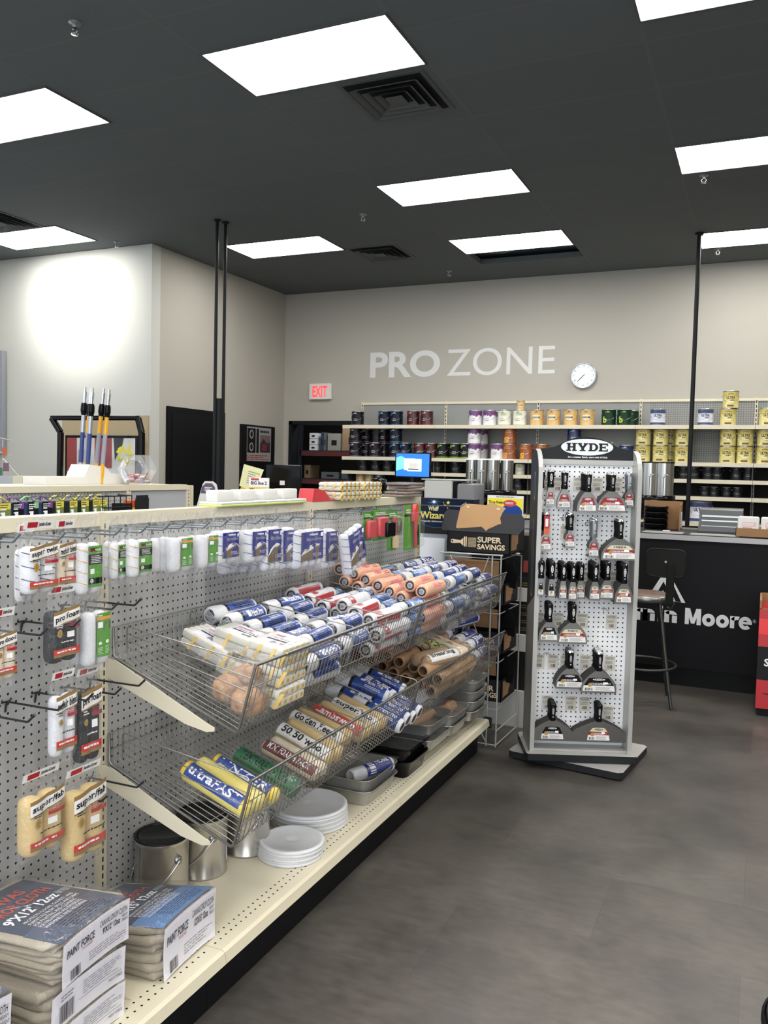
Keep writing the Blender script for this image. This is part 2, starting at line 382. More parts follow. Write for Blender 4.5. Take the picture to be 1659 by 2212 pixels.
# ceiling lights
diff = mat('light_diffuser', '#ffffff', 0.4, emit='#fffdf8', es=PANEL_EMIT); lfr = mat('light_frame', '#4a4d4e', 0.6)
LP = {(-3.17, 4.22): 'big ceiling light panel beside the square diffuser at the top', (-3.17, 6.705): 'light panel in the middle of the ceiling',
      (-3.17, 8.535): 'ceiling light panel just in front of the open gap with cables', (-5.61, 4.2): 'light panel cut by the left edge, above the white wall',
      (-5.61, 7.915): 'ceiling light panel beside the pair of black posts', (-8.05, 6.66): 'lowest light panel on the left, next to a dark vent',
      (-0.71, 4.2): 'light panel cut off in the top right corner', (-0.71, 6.705): 'upper light panel at the right edge with a sprinkler behind it',
      (-0.71, 9.14): 'farthest light panel at the right edge beside the thin post'}
first = None
for (x, y), lb in LP.items():
    if first is None:
        t = thing('ceiling_light', 'recessed white rectangular ' + lb, 'ceiling light', (x, y, ZC), 0, 'ceiling light panels')
        MB().bb((0, 0, -.004), (1.2, .59, -.001), diff).build('diffuser', t)
        MB().bb((-.012, -.012, -.008), (1.212, 0, 0), lfr).bb((-.012, .59, -.008), (1.212, .602, 0), lfr).bb((-.012, 0, -.008), (0, .59, 0), lfr).bb((1.2, 0, -.008), (1.212, .59, 0), lfr).build('frame', t)
        first = reg(t)
    else: dup(first, 'recessed white rectangular ' + lb, (x, y, ZC))
for i, (x, y) in enumerate([(-3.17, 1.76), (-5.61, 1.2), (-0.71, 1.76), (1.73, 1.76), (1.73, 4.2), (1.73, 6.7), (-3.17, -.7), (-0.71, -.7), (1.73, -.7), (-5.61, -1.2), (-8.05, 1.76), (-8.05, 4.2), (4.2, 5), (4.2, 1.76), (-3.17,-3.5),(-0.71,-3.5)]):
    dup(first, 'ceiling light panel of the same row that lies outside the photograph', (x, y, ZC), group='ceiling light panels outside the view')


# ================================================================== MAIN GONDOLA
cream = mat('shelf_cream', '#cfc7b0', 0.4); cream2 = mat('shelf_cream_edge', '#c9c0a8', 0.4)
GX = -1.75
pegG = peg_mat('peg_grey', '#a9a9a8', 0.0254, 0.0036, 'YZ', (0.0127, 0.0))
basep = peg_mat('base_shelf_cream', '#cfc7b0', 0.0254, 0.0038, 'XY', (0, 0))
def base_mat():
    """cream shelf with two rows of slots along the front"""
    m = mat('base_shelf_rows', '#cdc5ad', 0.36); nt = m.node_tree; b = nt.nodes['Principled BSDF']
    g = peg_mat('tmp_rows', '#cdc5ad', 0.0254, 0.0032, 'XY', (0.004, 0.0)); n2 = g.node_tree
    return g
kick = mat('kick_black', '#0f0f11', 0.5); slot = mat('slot_dark', '#1d1a17', 0.8)
SEC = [(0.66, 1.88), (1.88, 3.10), (3.10, 4.32)]
SN = ['nearest section, holding the folded drop cloths', 'middle section, below the near wire baskets', 'far section, below the far wire baskets']
def upright(x, y, z0, z1, face, nm, parent, slots=(0, 99)):
    mb = MB(); mb.bb((x-.012*face, y-.016, z0), (x+.014*face, y+.016, z1), cream)
    z = z1-.03; k = 0
    while z > z0+.03:
        mb.bb((x+.0140*face, y-.0025, z-.015), (x+.0146*face, y+.0025, z), slot); z -= .0254; k += 1
    return mb.build(nm, parent)
for i, (y0, y1) in enumerate(SEC):
    t = thing('gondola_shelving', 'cream store shelving with grey pegboard back, ' + SN[i], 'shelving', (0, 0, 0), 0, 'sections of the long shelving run')
    MB().bb((GX-.03, y0+.014, .19), (GX, y1-.014, 1.345), pegG).build('pegboard', t)
    MB().bb((GX-.055, y0+.002, 1.345), (GX+.012, y1-.002, 1.382), cream).bb((GX-.055, y0+.002, 1.0), (GX-.03, y1-.002, 1.345), cream2).build('top_rail', t)
    sh = MB(); n = 0
    sh.bb((GX, y0+.001, .165), (-1.31, y1-.001, .19), cream)
    sh.add([(-1.31, y0+.001, .19), (-1.298, y0+.001, .186), (-1.293, y0+.001, .155), (-1.31, y0+.001, .155), (-1.31, y1-.001, .19), (-1.298, y1-.001, .186), (-1.293, y1-.001, .155), (-1.31, y1-.001, .155)],
           [(0, 1, 5, 4), (1, 2, 6, 5), (2, 3, 7, 6), (0, 3, 2, 1), (4, 5, 6, 7)], cream)
    s = sh.build('base_shelf', t)
    hb = MB(); y = y0+.02
    while y < y1-.01:
        for xx in (-1.345, -1.37):
            hb.add([(xx+.0035*math.cos(a), y+.0035*math.sin(a), .1903) for a in [k*PI/4 for k in range(8)]], [tuple(range(8))], slot)
        y += .0254
    hb.build('fastener_holes', s)
    MB().bb((-1.68, y0+.001, 0), (-1.358, y1-.001, .165), kick).build('kick_plate', t)
    upright(GX, y1, .19, 1.382, 1, 'upright', t)
    if i == 2:
        MB().bb((-1.33, y1-.0005, .14), (-1.288, y1+.022, .195), mat('black_plastic', '#1a1a1c', .4)).build('end_cap', t)
        MB().bb((GX-.03, y1+.012, 0), (GX+.012, y1+.03, 1.38), cream2).build('end_post', t)
# ---- back to back run on the other side of the aisle
G2 = -3.80
t = thing('gondola_shelving', 'cream shelving run across the aisle with work gloves hanging from it', 'shelving', (0, 0, 0), 0, None)
for y0, y1 in ((0.66, 1.88), (1.88, 3.1), (3.10, 4.32)):
    MB().bb((G2-.03, y0+.014, .19), (G2, y1-.014, 1.345), pegG).build('pegboard', t)
    MB().bb((G2-.06, y0+.002, 1.345), (G2+.012, y1-.002, 1.382), cream).build('top_rail', t)
    upright(G2, y1, .19, 1.382, 1, 'upright', t)
MB().bb((G2-.03, 4.334, .19), (G2, 4.93, 1.345), mat('panel_grey', '#a4a6a9', .5)).build('plain_panel', t)
MB().bb((G2-.06, 4.322, 1.345), (G2+.012, 4.93, 1.382), cream).build('top_rail', t)
upright(G2, 4.945, .0, 1.375, 1, 'upright', t)
MB().bb((G2-.35, 4.962, 0), (G2+.03, 4.98, 1.375), cream2).build('end_panel', t)
MB().bb((G2-.5, 3.0, 1.36), (G2-.06, 4.93, 1.379), cream).bb((G2-.5, 0.66, .15), (G2+.3, 4.93, .19), cream).build('shelf', t)
MB().bb((G2-.4, 0.66, 0), (G2+.24, 4.93, .15), kick).build('kick_plate', t)

# ================================================================== WIRE BASKETS
zinc = mat('zinc_wire', '#a3a19d', 0.32, 0.85); zinc2 = mat('zinc_wire_dark', '#8b8986', 0.38, 0.85)
def basket(y0, y1, dz, label, grp):
    t = thing('wire_basket', label, 'wire basket', (0, (y0+y1)/2, .80+dz), 0, grp); L = (y1-y0)/2
    BT = (-1.728, 1.045-.8); BBm = (-1.725, .950-.8); FB = (-1.283, 0.0); FT = (-1.231, .99-.8)
    def prof(k=1.0):
        pts = [(BT[0], BT[1]), (BBm[0], BBm[1]+.02), (BBm[0]+.006, BBm[1]+.004), (BBm[0]+.02, BBm[1]-.006)]
        pts += [(FB[0]-.025, FB[1]+.006), (FB[0]-.008, FB[1]-.004), (FB[0]+.003, FB[1]+.012), (FT[0], FT[1])]
        return pts
    w = MB(); y = -L+.02
    while y < L-.01:
        w.tube([(x, y, z) for x, z in prof()], .0014, zinc, 5); y += .0235
    # runners below the floor and along the faces
    def row(x, z, r=.0018): w.tube([(x, -L+.004, z), (x, L-.004, z)], r, zinc, 5)
    for f in (.25, .5, .75): row(BBm[0]+(FB[0]-BBm[0])*f, BBm[1]+(FB[1]-BBm[1])*f-.006)
    for f in (.32, .66): row(FB[0]+(FT[0]-FB[0])*f+.003, FT[1]*f)
    row(BT[0], BT[1]); row(BT[0], BT[1]-.05)
    w.build('wire_mesh', t)
    MB().tube([(FT[0], -L, FT[1]), (FT[0], L, FT[1])], .0052, zinc2, 8).build('front_rail', t)
    for sd in (-1, 1):
        e = MB(); yy = sd*(L-.004)
        e.tube([(BT[0], yy, BT[1]), (BBm[0], yy, BBm[1]+.012), (BBm[0]+.012, yy, BBm[1]), (FB[0]-.012, yy, FB[1]-.004), (FB[0], yy, FB[1]+.006), (FT[0], yy, FT[1]+.002)], .0042, zinc2, 8)
        e.build('end_frame', t)
    for yy in ([-L+.03, -L+.03+.30, -L+.03+.62, L-.30] if dz > -.1 else [-L+.03, L-.45]):
        e = MB()
        a, b, c, d = (-1.70, .245), (-1.70, .165), (FB[0]-.005, .03), (FT[0]-.018, FT[1]-.003)
        e.tube([(b[0], yy, b[1]), (a[0], yy, a[1]-.008), (a[0]+.006, yy, a[1]-.001), (a[0]+.016, yy, a[1]-.002), (d[0]-.012, yy, d[1]+.0), (d[0], yy, d[1]-.012), (c[0], yy, c[1])], .0022, zinc, 6)
        for f in (.28, .52, .76):
            e.tube([(-1.70, yy, .245+(.165-.245)*f*1.0), (d[0]+(c[0]-d[0])*f, yy, d[1]+(c[1]-d[1])*f)], .0016, zinc, 5)
        e.build('divider', t)
    # cream arms that hook in the uprights
    for yy in (-L-.012, L+.0):
        e = MB(); e.prism([(-1.738, -.105+.25), (-1.738, .155), (-1.70, .150), (-1.375, .012), (-1.352, .004), (-1.352, -.006), (-1.378, -.012), (-1.45, .0), (-1.738, .098)], -.0015, .0015, cream,
                         M=Matrix(((1, 0, 0, 0), (0, 0, -1, yy), (0, 1, 0, 0), (0, 0, 0, 1))))
        e.build('bracket', t)
    return t
basket(1.905, 3.118, 0, 'zinc wire basket, upper near one, half full of rolls and sponge refill packs', 'slanted wire baskets')
basket(3.122, 4.335, 0, 'zinc wire basket, upper far one, heaped with peach and blue roller covers', 'slanted wire baskets')
basket(1.890, 3.110, -.315, 'zinc wire basket, lower near one, mostly empty with yellow roller packs', 'slanted wire baskets')
basket(3.114, 4.335, -.315, 'zinc wire basket, lower far one, with tan and navy roller covers', 'slanted wire baskets')

# ================================================================== BACK WALL SHELVING
pegB = peg_mat('peg_back', '#848583', 0.0254, 0.0058, 'XZ', (0, 0), '#4a4a48')
bx = [-5.06, -3.84, -2.61, -1.37, -0.11, 1.13]
BN = ['beside the stock room doorway', 'under the word zone', 'behind the putty knife stand', 'behind the front counter', 'far right']
for i in range(5):
    x0, x1 = bx[i], bx[i+1]
    t = thing('wall_shelving', 'cream shelving bay with cans of paint on the back wall, ' + BN[i], 'shelving', (0, 0, 0), 0, 'shelving bays on the back wall')
    MB().bb((x0+.012, 10.42, 1.66), (x1-.012, 10.45, 2.40), pegB).build('pegboard', t); MB().bb((x0+.012, 10.42, .0), (x1-.012, 10.45, 1.66), mat('back_panel_shade', '#242526', .7)).build('back_panel', t)  # charcoal of the lower panel paints in the shade between the shelves
    MB().bb((x0, 10.405, 2.395), (x1, 10.46, 2.425), cream).build('top_rail', t)
    u = MB(); u.bb((x0-.015, 10.402, 0), (x0+.015, 10.42, 2.43), cream)
    z = 2.40
    while z > 1.0: u.bb((x0-.005, 10.4005, z-.034), (x0+.005, 10.402, z), slot); z -= .0508
    u.build('upright', t)
    for z in (2.095, 1.68, 1.492, 1.30, 1.01, .7, .15):
        a = x0 - (.085 if i == 0 else 0)
        m = MB().bb((a+.002, 10.0, z-.022), (x1-.002, 10.41, z), cream).bb((a+.002, 9.985, z-.042), (x1-.002, 10.0, z+.002), cream)
        m.build('shelf', t)
    MB().bb((x0-.012, 10.02, 0), (x0+.0, 10.40, 1.66 if i else 1.45), mat('upright_dark', '#3b3b3a', .6)).build('side_panel', t)

# ================================================================== LETTERING, SIGNS, CLOCK ON THE WALL
wl = mat('wall_lettering', '#cfcfce', 0.5)
fW = plane_fn((0, YB-.002, 0), (1, 0, 0), (0, 0, 1))
t = thing('wall_lettering', 'large white letters PRO ZONE on the greige back wall', 'lettering', (0, 0, 0))
b = MB()
def thick_txt(b, s, u0, u1, v0, v1, m, bold): b.txt(s, u0, u1, v0, v1, m, fW, bold)
thick_txt(b, 'PRO', -4.985, -3.965, 2.765, 3.115, wl, True); b.build('bold_word', t)
b = MB(); b.txt('ZONE', -3.865, -2.435, 2.765, 3.115, wl, fW); b.build('thin_word', t)
t = thing('exit_sign', 'white exit sign with red letters on the back wall', 'exit sign', (-5.735, YB, 2.59))
MB().rbox((0, -.03, 0), (.345, .055, .225), .012, mat('exit_white', '#dcd8d2', .4), axis=1).build('housing', t)
b = MB(); fE = plane_fn((0, -.0585, 0), (1, 0, 0), (0, 0, 1)); rd = mat('exit_red', '#e04048', .4, emit='#ff3038', es=1.2)
b.txt('EXIT', -.118, .118, -.078, .078, rd, fE, True); b.build('exit_letters', t)
t = thing('wall_clock', 'round white wall clock right of the large letters', 'clock', (-2.07, YB, 2.727))
MB().lathe([(0, 0), (.152, 0), (.157, -.02), (.157, -.042), (.150, -.048), (.143, -.040)], mat('clock_rim', '#b9c1c9', .25, .8), 40, axis='Y').build('rim', t)
MB().lathe([(.144, -.036), (.0, -.036)], mat('clock_face', '#e4e9ee', .18, coat=.6), 40, axis='Y').build('dial', t)
b = MB(); fC = plane_fn((0, -.0375, 0), (1, 0, 0), (0, 0, 1))
for h in range(1, 13):
    a = PI/2 - h*PI/6; cx, cy = .118*math.cos(a), .118*math.sin(a); b.txt(str(h), cx-.013, cx+.013, cy-.010, cy+.010, INK, fC, keep='c')
b.build('numerals', t)
b = MB()
for ang, L, wd in ((-PI*.5-math.radians(46), .07, .007), (-PI*.5-math.radians(44), .105, .0045)):
    a = ang; d = (math.cos(a), math.sin(a)); n = (-d[1]*wd/2, d[0]*wd/2)
    b.poly([(n[0]-d[0]*.02, n[1]-d[1]*.02), (-n[0]-d[0]*.02, -n[1]-d[1]*.02), (d[0]*L-n[0], d[1]*L-n[1]), (d[0]*L+n[0], d[1]*L+n[1])], INK, fC, .002+wd*.1)
b.build('hands', t)
t = thing('framed_poster', 'black framed poster hung on the greige wall left of the corner', 'poster', (XL+.002, 0, 0))
MB().bb((0, 9.35, 1.53), (.035, 10.17, 2.075), mat('frame_matt', '#101113', .5)).bb((0, 9.35, 1.0), (.03, 9.98, 1.55), MATS['frame_matt']).build('frame', t)
b = MB(); fP = plane_fn((.0355, 9.35, 1.53), (0, 1, 0), (0, 0, 1)); pw = mat('poster_white', '#8f8d8c', .5); pb = mat('poster_black', '#17181b', .5)
b.quad(.12, .72, .06, .52, pw, fP); b.quad(.13, .33, .17, .50, pb, fP, 1, .0004); b.quad(.35, .41, .17, .50, pb, fP, 1, .0004)
b.ell(.23, .42, .05, .06, pw, fP, .0006); b.ell(.23, .42, .03, .04, pb, fP, .0008); b.ell(.23, .25, .05, .06, pw, fP, .0006); b.ell(.23, .25, .03, .04, pb, fP, .0008)
b.quad(.44, .70, .18, .42, mat('poster_sky', '#6d5a60', .5), fP, 1, .0004); b.poly([(.44, .30), (.53, .37), (.61, .31), (.7, .33), (.7, .18), (.44, .18)], mat('poster_dusk', '#2b2c33', .5), fP, .0008)
b.quad(.5, .62, .2, .30, mat('poster_red', '#6f2b2c', .5), fP, 1, .001)
b.lines(.44, .7, .44, .49, 1, INK, fP, .0005, .6); b.lines(.12, .72, .07, .15, 3, mat('poster_redink', '#8a3d3c', .5), fP, .0005, .5)
b.build('poster_print', t)

# ================================================================== CEILING FITTINGS
dk = mat('vent_grey', '#4b4e4f', .6); dk2 = mat('vent_shadow', '#191b1d', .8)
def diffuser(x, y, lb):
    t = thing('ceiling_vent', lb, 'ceiling vent', (x, y, ZC), 0, 'square air diffusers in the ceiling')
    b = MB(); b.bb((-.3, -.3, -.006), (.3, -.27, 0), dk).bb((-.3, .27, -.006), (.3, .3, 0), dk).bb((-.3, -.27, -.006), (-.27, .27, 0), dk).bb((.27, -.27, -.006), (.3, .27, 0), dk); b.build('frame', t)
    MB().bb((-.27, -.27, -.002), (.27, .27, -.001), dk2).build('backing', t)
    for r in (.235, .175, .115):
        b = MB(); o_, i_ = r, r-.03
        ro = [(-o_, -o_, -.03), (o_, -o_, -.03), (o_, o_, -.03), (-o_, o_, -.03)]; ri = [(-i_, -i_, -.008), (i_, -i_, -.008), (i_, i_, -.008), (-i_, i_, -.008)]
        b.rings([ri, ro], dk, smooth=False); b.rings([[(x_*1.02, y_*1.02, z_-.001) for x_, y_, z_ in ro], ro], dk, smooth=False); b.build('louvre', t)
    MB().bb((-.06, -.06, -.03), (.06, .06, -.024), dk).build('centre_plate', t)
    return t
v = reg(diffuser(-2.31, 5.17, 'dark square ceiling diffuser touching the big top light panel'))
dup(v, 'dark square ceiling diffuser in the far ceiling, in front of the wall corner', (-4.08, 8.78, ZC))
dup(v, 'dark square ceiling diffuser cut by the left edge of the photo', (-7.28, 6.35, ZC))
ch = mat('chrome', '#cfd0d2', 0.2, 1.0)
def sprinkler(x, y, lb):
    t = thing('fire_sprinkler', lb, 'sprinkler', (x, y, ZC), 0, 'fire sprinklers in the ceiling')
    MB().lathe([(0, 0), (.038, 0), (.036, -.006), (.014, -.010), (.012, -.03)], mat('escutcheon', '#8d9092', .35, .6), 18).build('escutcheon', t)
    MB().tube([(.012, 0, -.03), (.02, 0, -.042), (.012, 0, -.056), (0, 0, -.06)], .003, ch, 6).tube([(-.012, 0, -.03), (-.02, 0, -.042), (-.012, 0, -.056), (0, 0, -.06)], .003, ch, 6).lathe([(.0, -.060), (.022, -.062), (.022, -.064), (0, -.066)], ch, 14).build('sprinkler_head', t)
    return t
s0 = reg(sprinkler(-3.62, 3.66, 'small chrome ceiling sprinkler in the top left of the photo'))
for (x, y), lb in {(-3.635, 7.40): 'small sprinkler in the middle of the ceiling, left of the centre light panel', (-.55, 7.40): 'chrome sprinkler just behind the upper right light panel',
                   (-.556, 9.81): 'small sprinkler just behind the farthest right light panel', (-6.67, 7.38): 'small sprinkler above the white wall on the left', (-3.635, 9.84): 'farthest tiny sprinkler near the back wall, right of the far diffuser'}.items(): dup(s0, lb, (x, y, ZC))
t = thing('data_cable', 'loose thin cables drooping in the open ceiling gap', 'cable', (0, 0, 0))
cbl = mat('cable_grey', '#8b8f92', .5)
for k in range(4):
    pts = [(gx0-.3+(1.9*i/14), 9.22+.06*k+.10*math.sin(i*.5+k), ZC+.16+.02*k-.15*math.exp(-((i-5-k)/4.0)**2)+.12*abs(i/14-.4)) for i in range(15)]
    MB().tube(pts, .006, cbl, 6).build('cable_strand', t)
MB().bb((gx0-.3, gy1-.17, ZC+.10), (gx1+.3, gy1+.2, ZC+.14), mat('duct_slate', '#3b4650', .7)).build('duct_board', t)
conduit = mat('conduit_black', '#16181b', .4)
t = thing('ceiling_post', 'pair of slim black posts running from the ceiling to the checkout', 'post', (0, 0, 0))
for x, y in ((-5.10, 7.07), (-5.07, 7.17)):
    MB().cyl((x, y, 0), (x, y, ZC), .017, conduit, n=12).build('post_tube', t)
MB().cyl((-5.085, 7.12, 0), (-5.085, 7.12, 2.2), .045, conduit, n=12).build('sleeve', t)
MB().cyl((-5.10, 7.07, ZC-.02), (-5.10, 7.07, ZC), .035, conduit).cyl((-5.07, 7.17, ZC-.02), (-5.07, 7.17, ZC), .035, conduit).build('ceiling_flange', t)
px = onZ(1511, 503, ZC)
t = thing('ceiling_post', 'single slim black post on the right from the ceiling to the counter', 'post', (px.x, px.y, 0))
MB().cyl((0, 0, 0), (0, 0, ZC), .022, conduit, n=12).build('post_tube', t)
MB().cyl((0, 0, ZC-.025), (0, 0, ZC), .042, conduit).build('ceiling_flange', t)

# ================================================================== PUTTY KNIFE STAND
th = math.radians(22.8); RU = Vector((math.cos(th), math.sin(th), 0)); RN = Vector((math.sin(th), -math.cos(th), 0)); RA = Vector((-1.045, 4.22, 0))
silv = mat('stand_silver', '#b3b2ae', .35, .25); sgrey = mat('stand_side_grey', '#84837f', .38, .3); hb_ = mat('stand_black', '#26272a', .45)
RM = Matrix(((RU.x, -RN.x, 0, RA.x), (RU.y, -RN.y, 0, RA.y), (RU.z, 0, 1, 0), (0, 0, 0, 1)))   # local x along the front, y backwards, z up
stand = thing('tool_display_stand', 'tall rotating pegboard stand full of putty knives with a black and white header', 'display stand', M=RM)
def rp(px_, py_, back):
    """pixel -> (u, z) on the plane lying 'back' metres behind the front of the stand"""
    p0 = RA - RN*back; d = ray(px_, py_); c = Vector((0, 0, H)); tt = (p0-c).dot(RN)/d.dot(RN); P = c + d*tt
    return (P-RA).dot(RU), P.z
def side_poly(zt):
    # (y back, z): rounded front top corner
    pts = [(0, .085), (.0, zt-.13)]
    for i in range(7): a = PI - i*PI/12; pts.append((.13+.13*math.cos(a), zt-.13+.13*math.sin(a)))
    return pts + [(.20, zt), (.25, zt-.04), (.25, .085)]
SM = lambda x: Matrix(((0, 0, 1, x), (1, 0, 0, 0), (0, 1, 0, 0), (0, 0, 0, 1)))
for x in (0, .502):
    b = MB(); b.prism(side_poly(1.652), 0, .022, silv, SM(x)); b.build('side_panel', stand)
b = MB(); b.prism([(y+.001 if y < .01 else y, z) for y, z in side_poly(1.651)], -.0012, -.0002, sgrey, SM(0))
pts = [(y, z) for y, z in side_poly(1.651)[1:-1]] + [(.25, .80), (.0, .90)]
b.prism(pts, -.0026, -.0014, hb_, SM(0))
fS = plane_fn((-.0028, 0, 0), (0, -1, 0), (0, 0, 1))
ovg = mat('stand_outline', '#8a8d90', .5)
for cz, az in ((1.46, .075), (1.10, .19), (.93, .05)):
    b.ell(-.10, cz, .028, az, ovg, fS, 0.0005, 24); b.ell(-.10, cz, .022, az-.012, hb_, fS, .0008, 24)
b.build('side_graphic', stand)
pegW = peg_mat('peg_white', '#efeff0', 0.0254, 0.0040, 'XZ', (0.0127, 0.0), '#0c0c0c')
MB().bb((.022, .112, .085), (.502, .120, 1.575), pegW).build('pegboard', stand)
b = MB(); b.bb((.022, .095, 1.575), (.502, .135, 1.60), silv); b.bb((.022, .02, .085), (.502, .25, .095), silv); b.build('rail', stand)
# header: arched black board
hp = [(.022, 1.595), (.502, 1.595), (.502, 1.655), (.47, 1.657), (.43, 1.665), (.38, 1.690), (.34, 1.707), (.30, 1.716), (.262, 1.719), (.22, 1.716), (.18, 1.707), (.14, 1.690), (.10, 1.668), (.06, 1.657), (.022, 1.655)]
MH = Matrix(((1, 0, 0, 0), (0, 0, -1, .118), (0, 1, 0, 0), (0, 0, 0, 1)))
hd = MB().prism(hp, 0, .012, hb_, MH).build('header', stand)
b = MB(); fH = plane_fn((0, .105, 0), (1, 0, 0), (0, 0, 1)); wo = mat('logo_white', '#dfe3e4', .4)
b.ell(.262, 1.666, .135, .043, wo, fH, .0004, 40)
def slab(b, ch_, u0, u1, v0, v1, m, f, L=.001):
    """slab serif capitals for the oval badge"""
    w_ = u1-u0; h_ = v1-v0; st = w_*.26; sf = h_*.17
    q = lambda a, c, d, e: b.quad(u0+a*w_, u0+c*w_, v0+d*h_, v0+e*h_, m, f, 1, L)
    if ch_ == 'H':
        q(.12, .38, 0, 1); q(.62, .88, 0, 1); q(.3, .7, .41, .59)
        for a in (0, .5): q(a, a+.5 if a == 0 else 1, 0, .15); q(a, a+.5 if a == 0 else 1, .85, 1)
        b.quad(u0+.46*w_, u0+.54*w_, v0-.001, v0+.15*h_+.001, wo, f, 1, L+.0004); b.quad(u0+.46*w_, u0+.54*w_, v0+.85*h_, v1+.001, wo, f, 1, L+.0004)
    elif ch_ == 'Y':
        q(.36, .64, 0, .45); q(.22, .78, 0, .15); q(0, .42, .85, 1); q(.58, 1, .85, 1)
        b.poly([(u0+.06*w_, v0+.9*h_), (u0+.36*w_, v0+.36*h_), (u0+.62*w_, v0+.36*h_), (u0+.34*w_, v0+.9*h_)], m, f, L)
        b.poly([(u0+.66*w_, v0+.9*h_), (u0+.38*w_, v0+.36*h_), (u0+.64*w_, v0+.36*h_), (u0+.94*w_, v0+.9*h_)], m, f, L+.0001)
    elif ch_ == 'D':
        pts_ = [(u0, v0), (u0+.5*w_, v0)] + [(u0+w_*(.5+.5*math.cos(a)), v0+h_*(.5+.5*math.sin(a))) for a in [(-.5+i/12)*PI for i in range(13)]] + [(u0, v1)]
        b.poly(pts_, m, f, L)
        b.poly([(u0+.38*w_, v0+.17*h_), (u0+.5*w_, v0+.17*h_)] + [(u0+w_*(.48+.24*math.cos(a)), v0+h_*(.5+.33*math.sin(a))) for a in [(-.5+i/12)*PI for i in range(13)]] + [(u0+.38*w_, v0+.83*h_)], wo, f, L+.0004)
        b.quad(u0-.001, u0+.1*w_, v0+.17*h_, v0+.83*h_, wo, f, 1, L+.0004)
    elif ch_ == 'E':
        q(.1, .38, 0, 1); q(0, 1, 0, .16); q(0, 1, .84, 1); q(.3, .72, .42, .58); q(.86, 1, 0, .32); q(.86, 1, .68, 1); q(.66, .76, .32, .68)
u = .262-.108
for ch_, wd in (('H', .055), ('Y', .055), ('D', .05), ('E', .048)):
    slab(b, ch_, u, u+wd, 1.645, 1.687, hb_, fH); u += wd+.0025
b.txt('For a better finish, start with HYDE.', .165, .37, 1.608, 1.618, wo, fH, True)
b.txt('R', .388, .394, 1.690, 1.696, wo, fH)
b.build('header_print', hd)
b = MB(); b.prism([(-.012, -.035), (.535, -.035), (.545, -.02), (.545, .31), (.53, .33), (-.005, .33), (-.02, .31), (-.02, -.02)], .05, .084, hb_, None, silv); b.build('turntable', stand)
LM = RM.inverted() @ Matrix(((math.cos(math.radians(-6.8)), -math.sin(math.radians(-6.8)), 0, -1.185), (math.sin(math.radians(-6.8)), math.cos(math.radians(-6.8)), 0, 4.305), (0, 0, 1, 0), (0, 0, 0, 1)))
b = MB(); b.prism([(.02, 0), (.59, 0), (.61, .02), (.61, .50), (.59, .52), (.02, .52), (0, .50), (0, .02)], .008, .042, hb_, LM, silv)
b.cyl((.3, .26, .04), (.3, .26, .052), .12, hb_, M=LM); b.build('floor_base', stand)

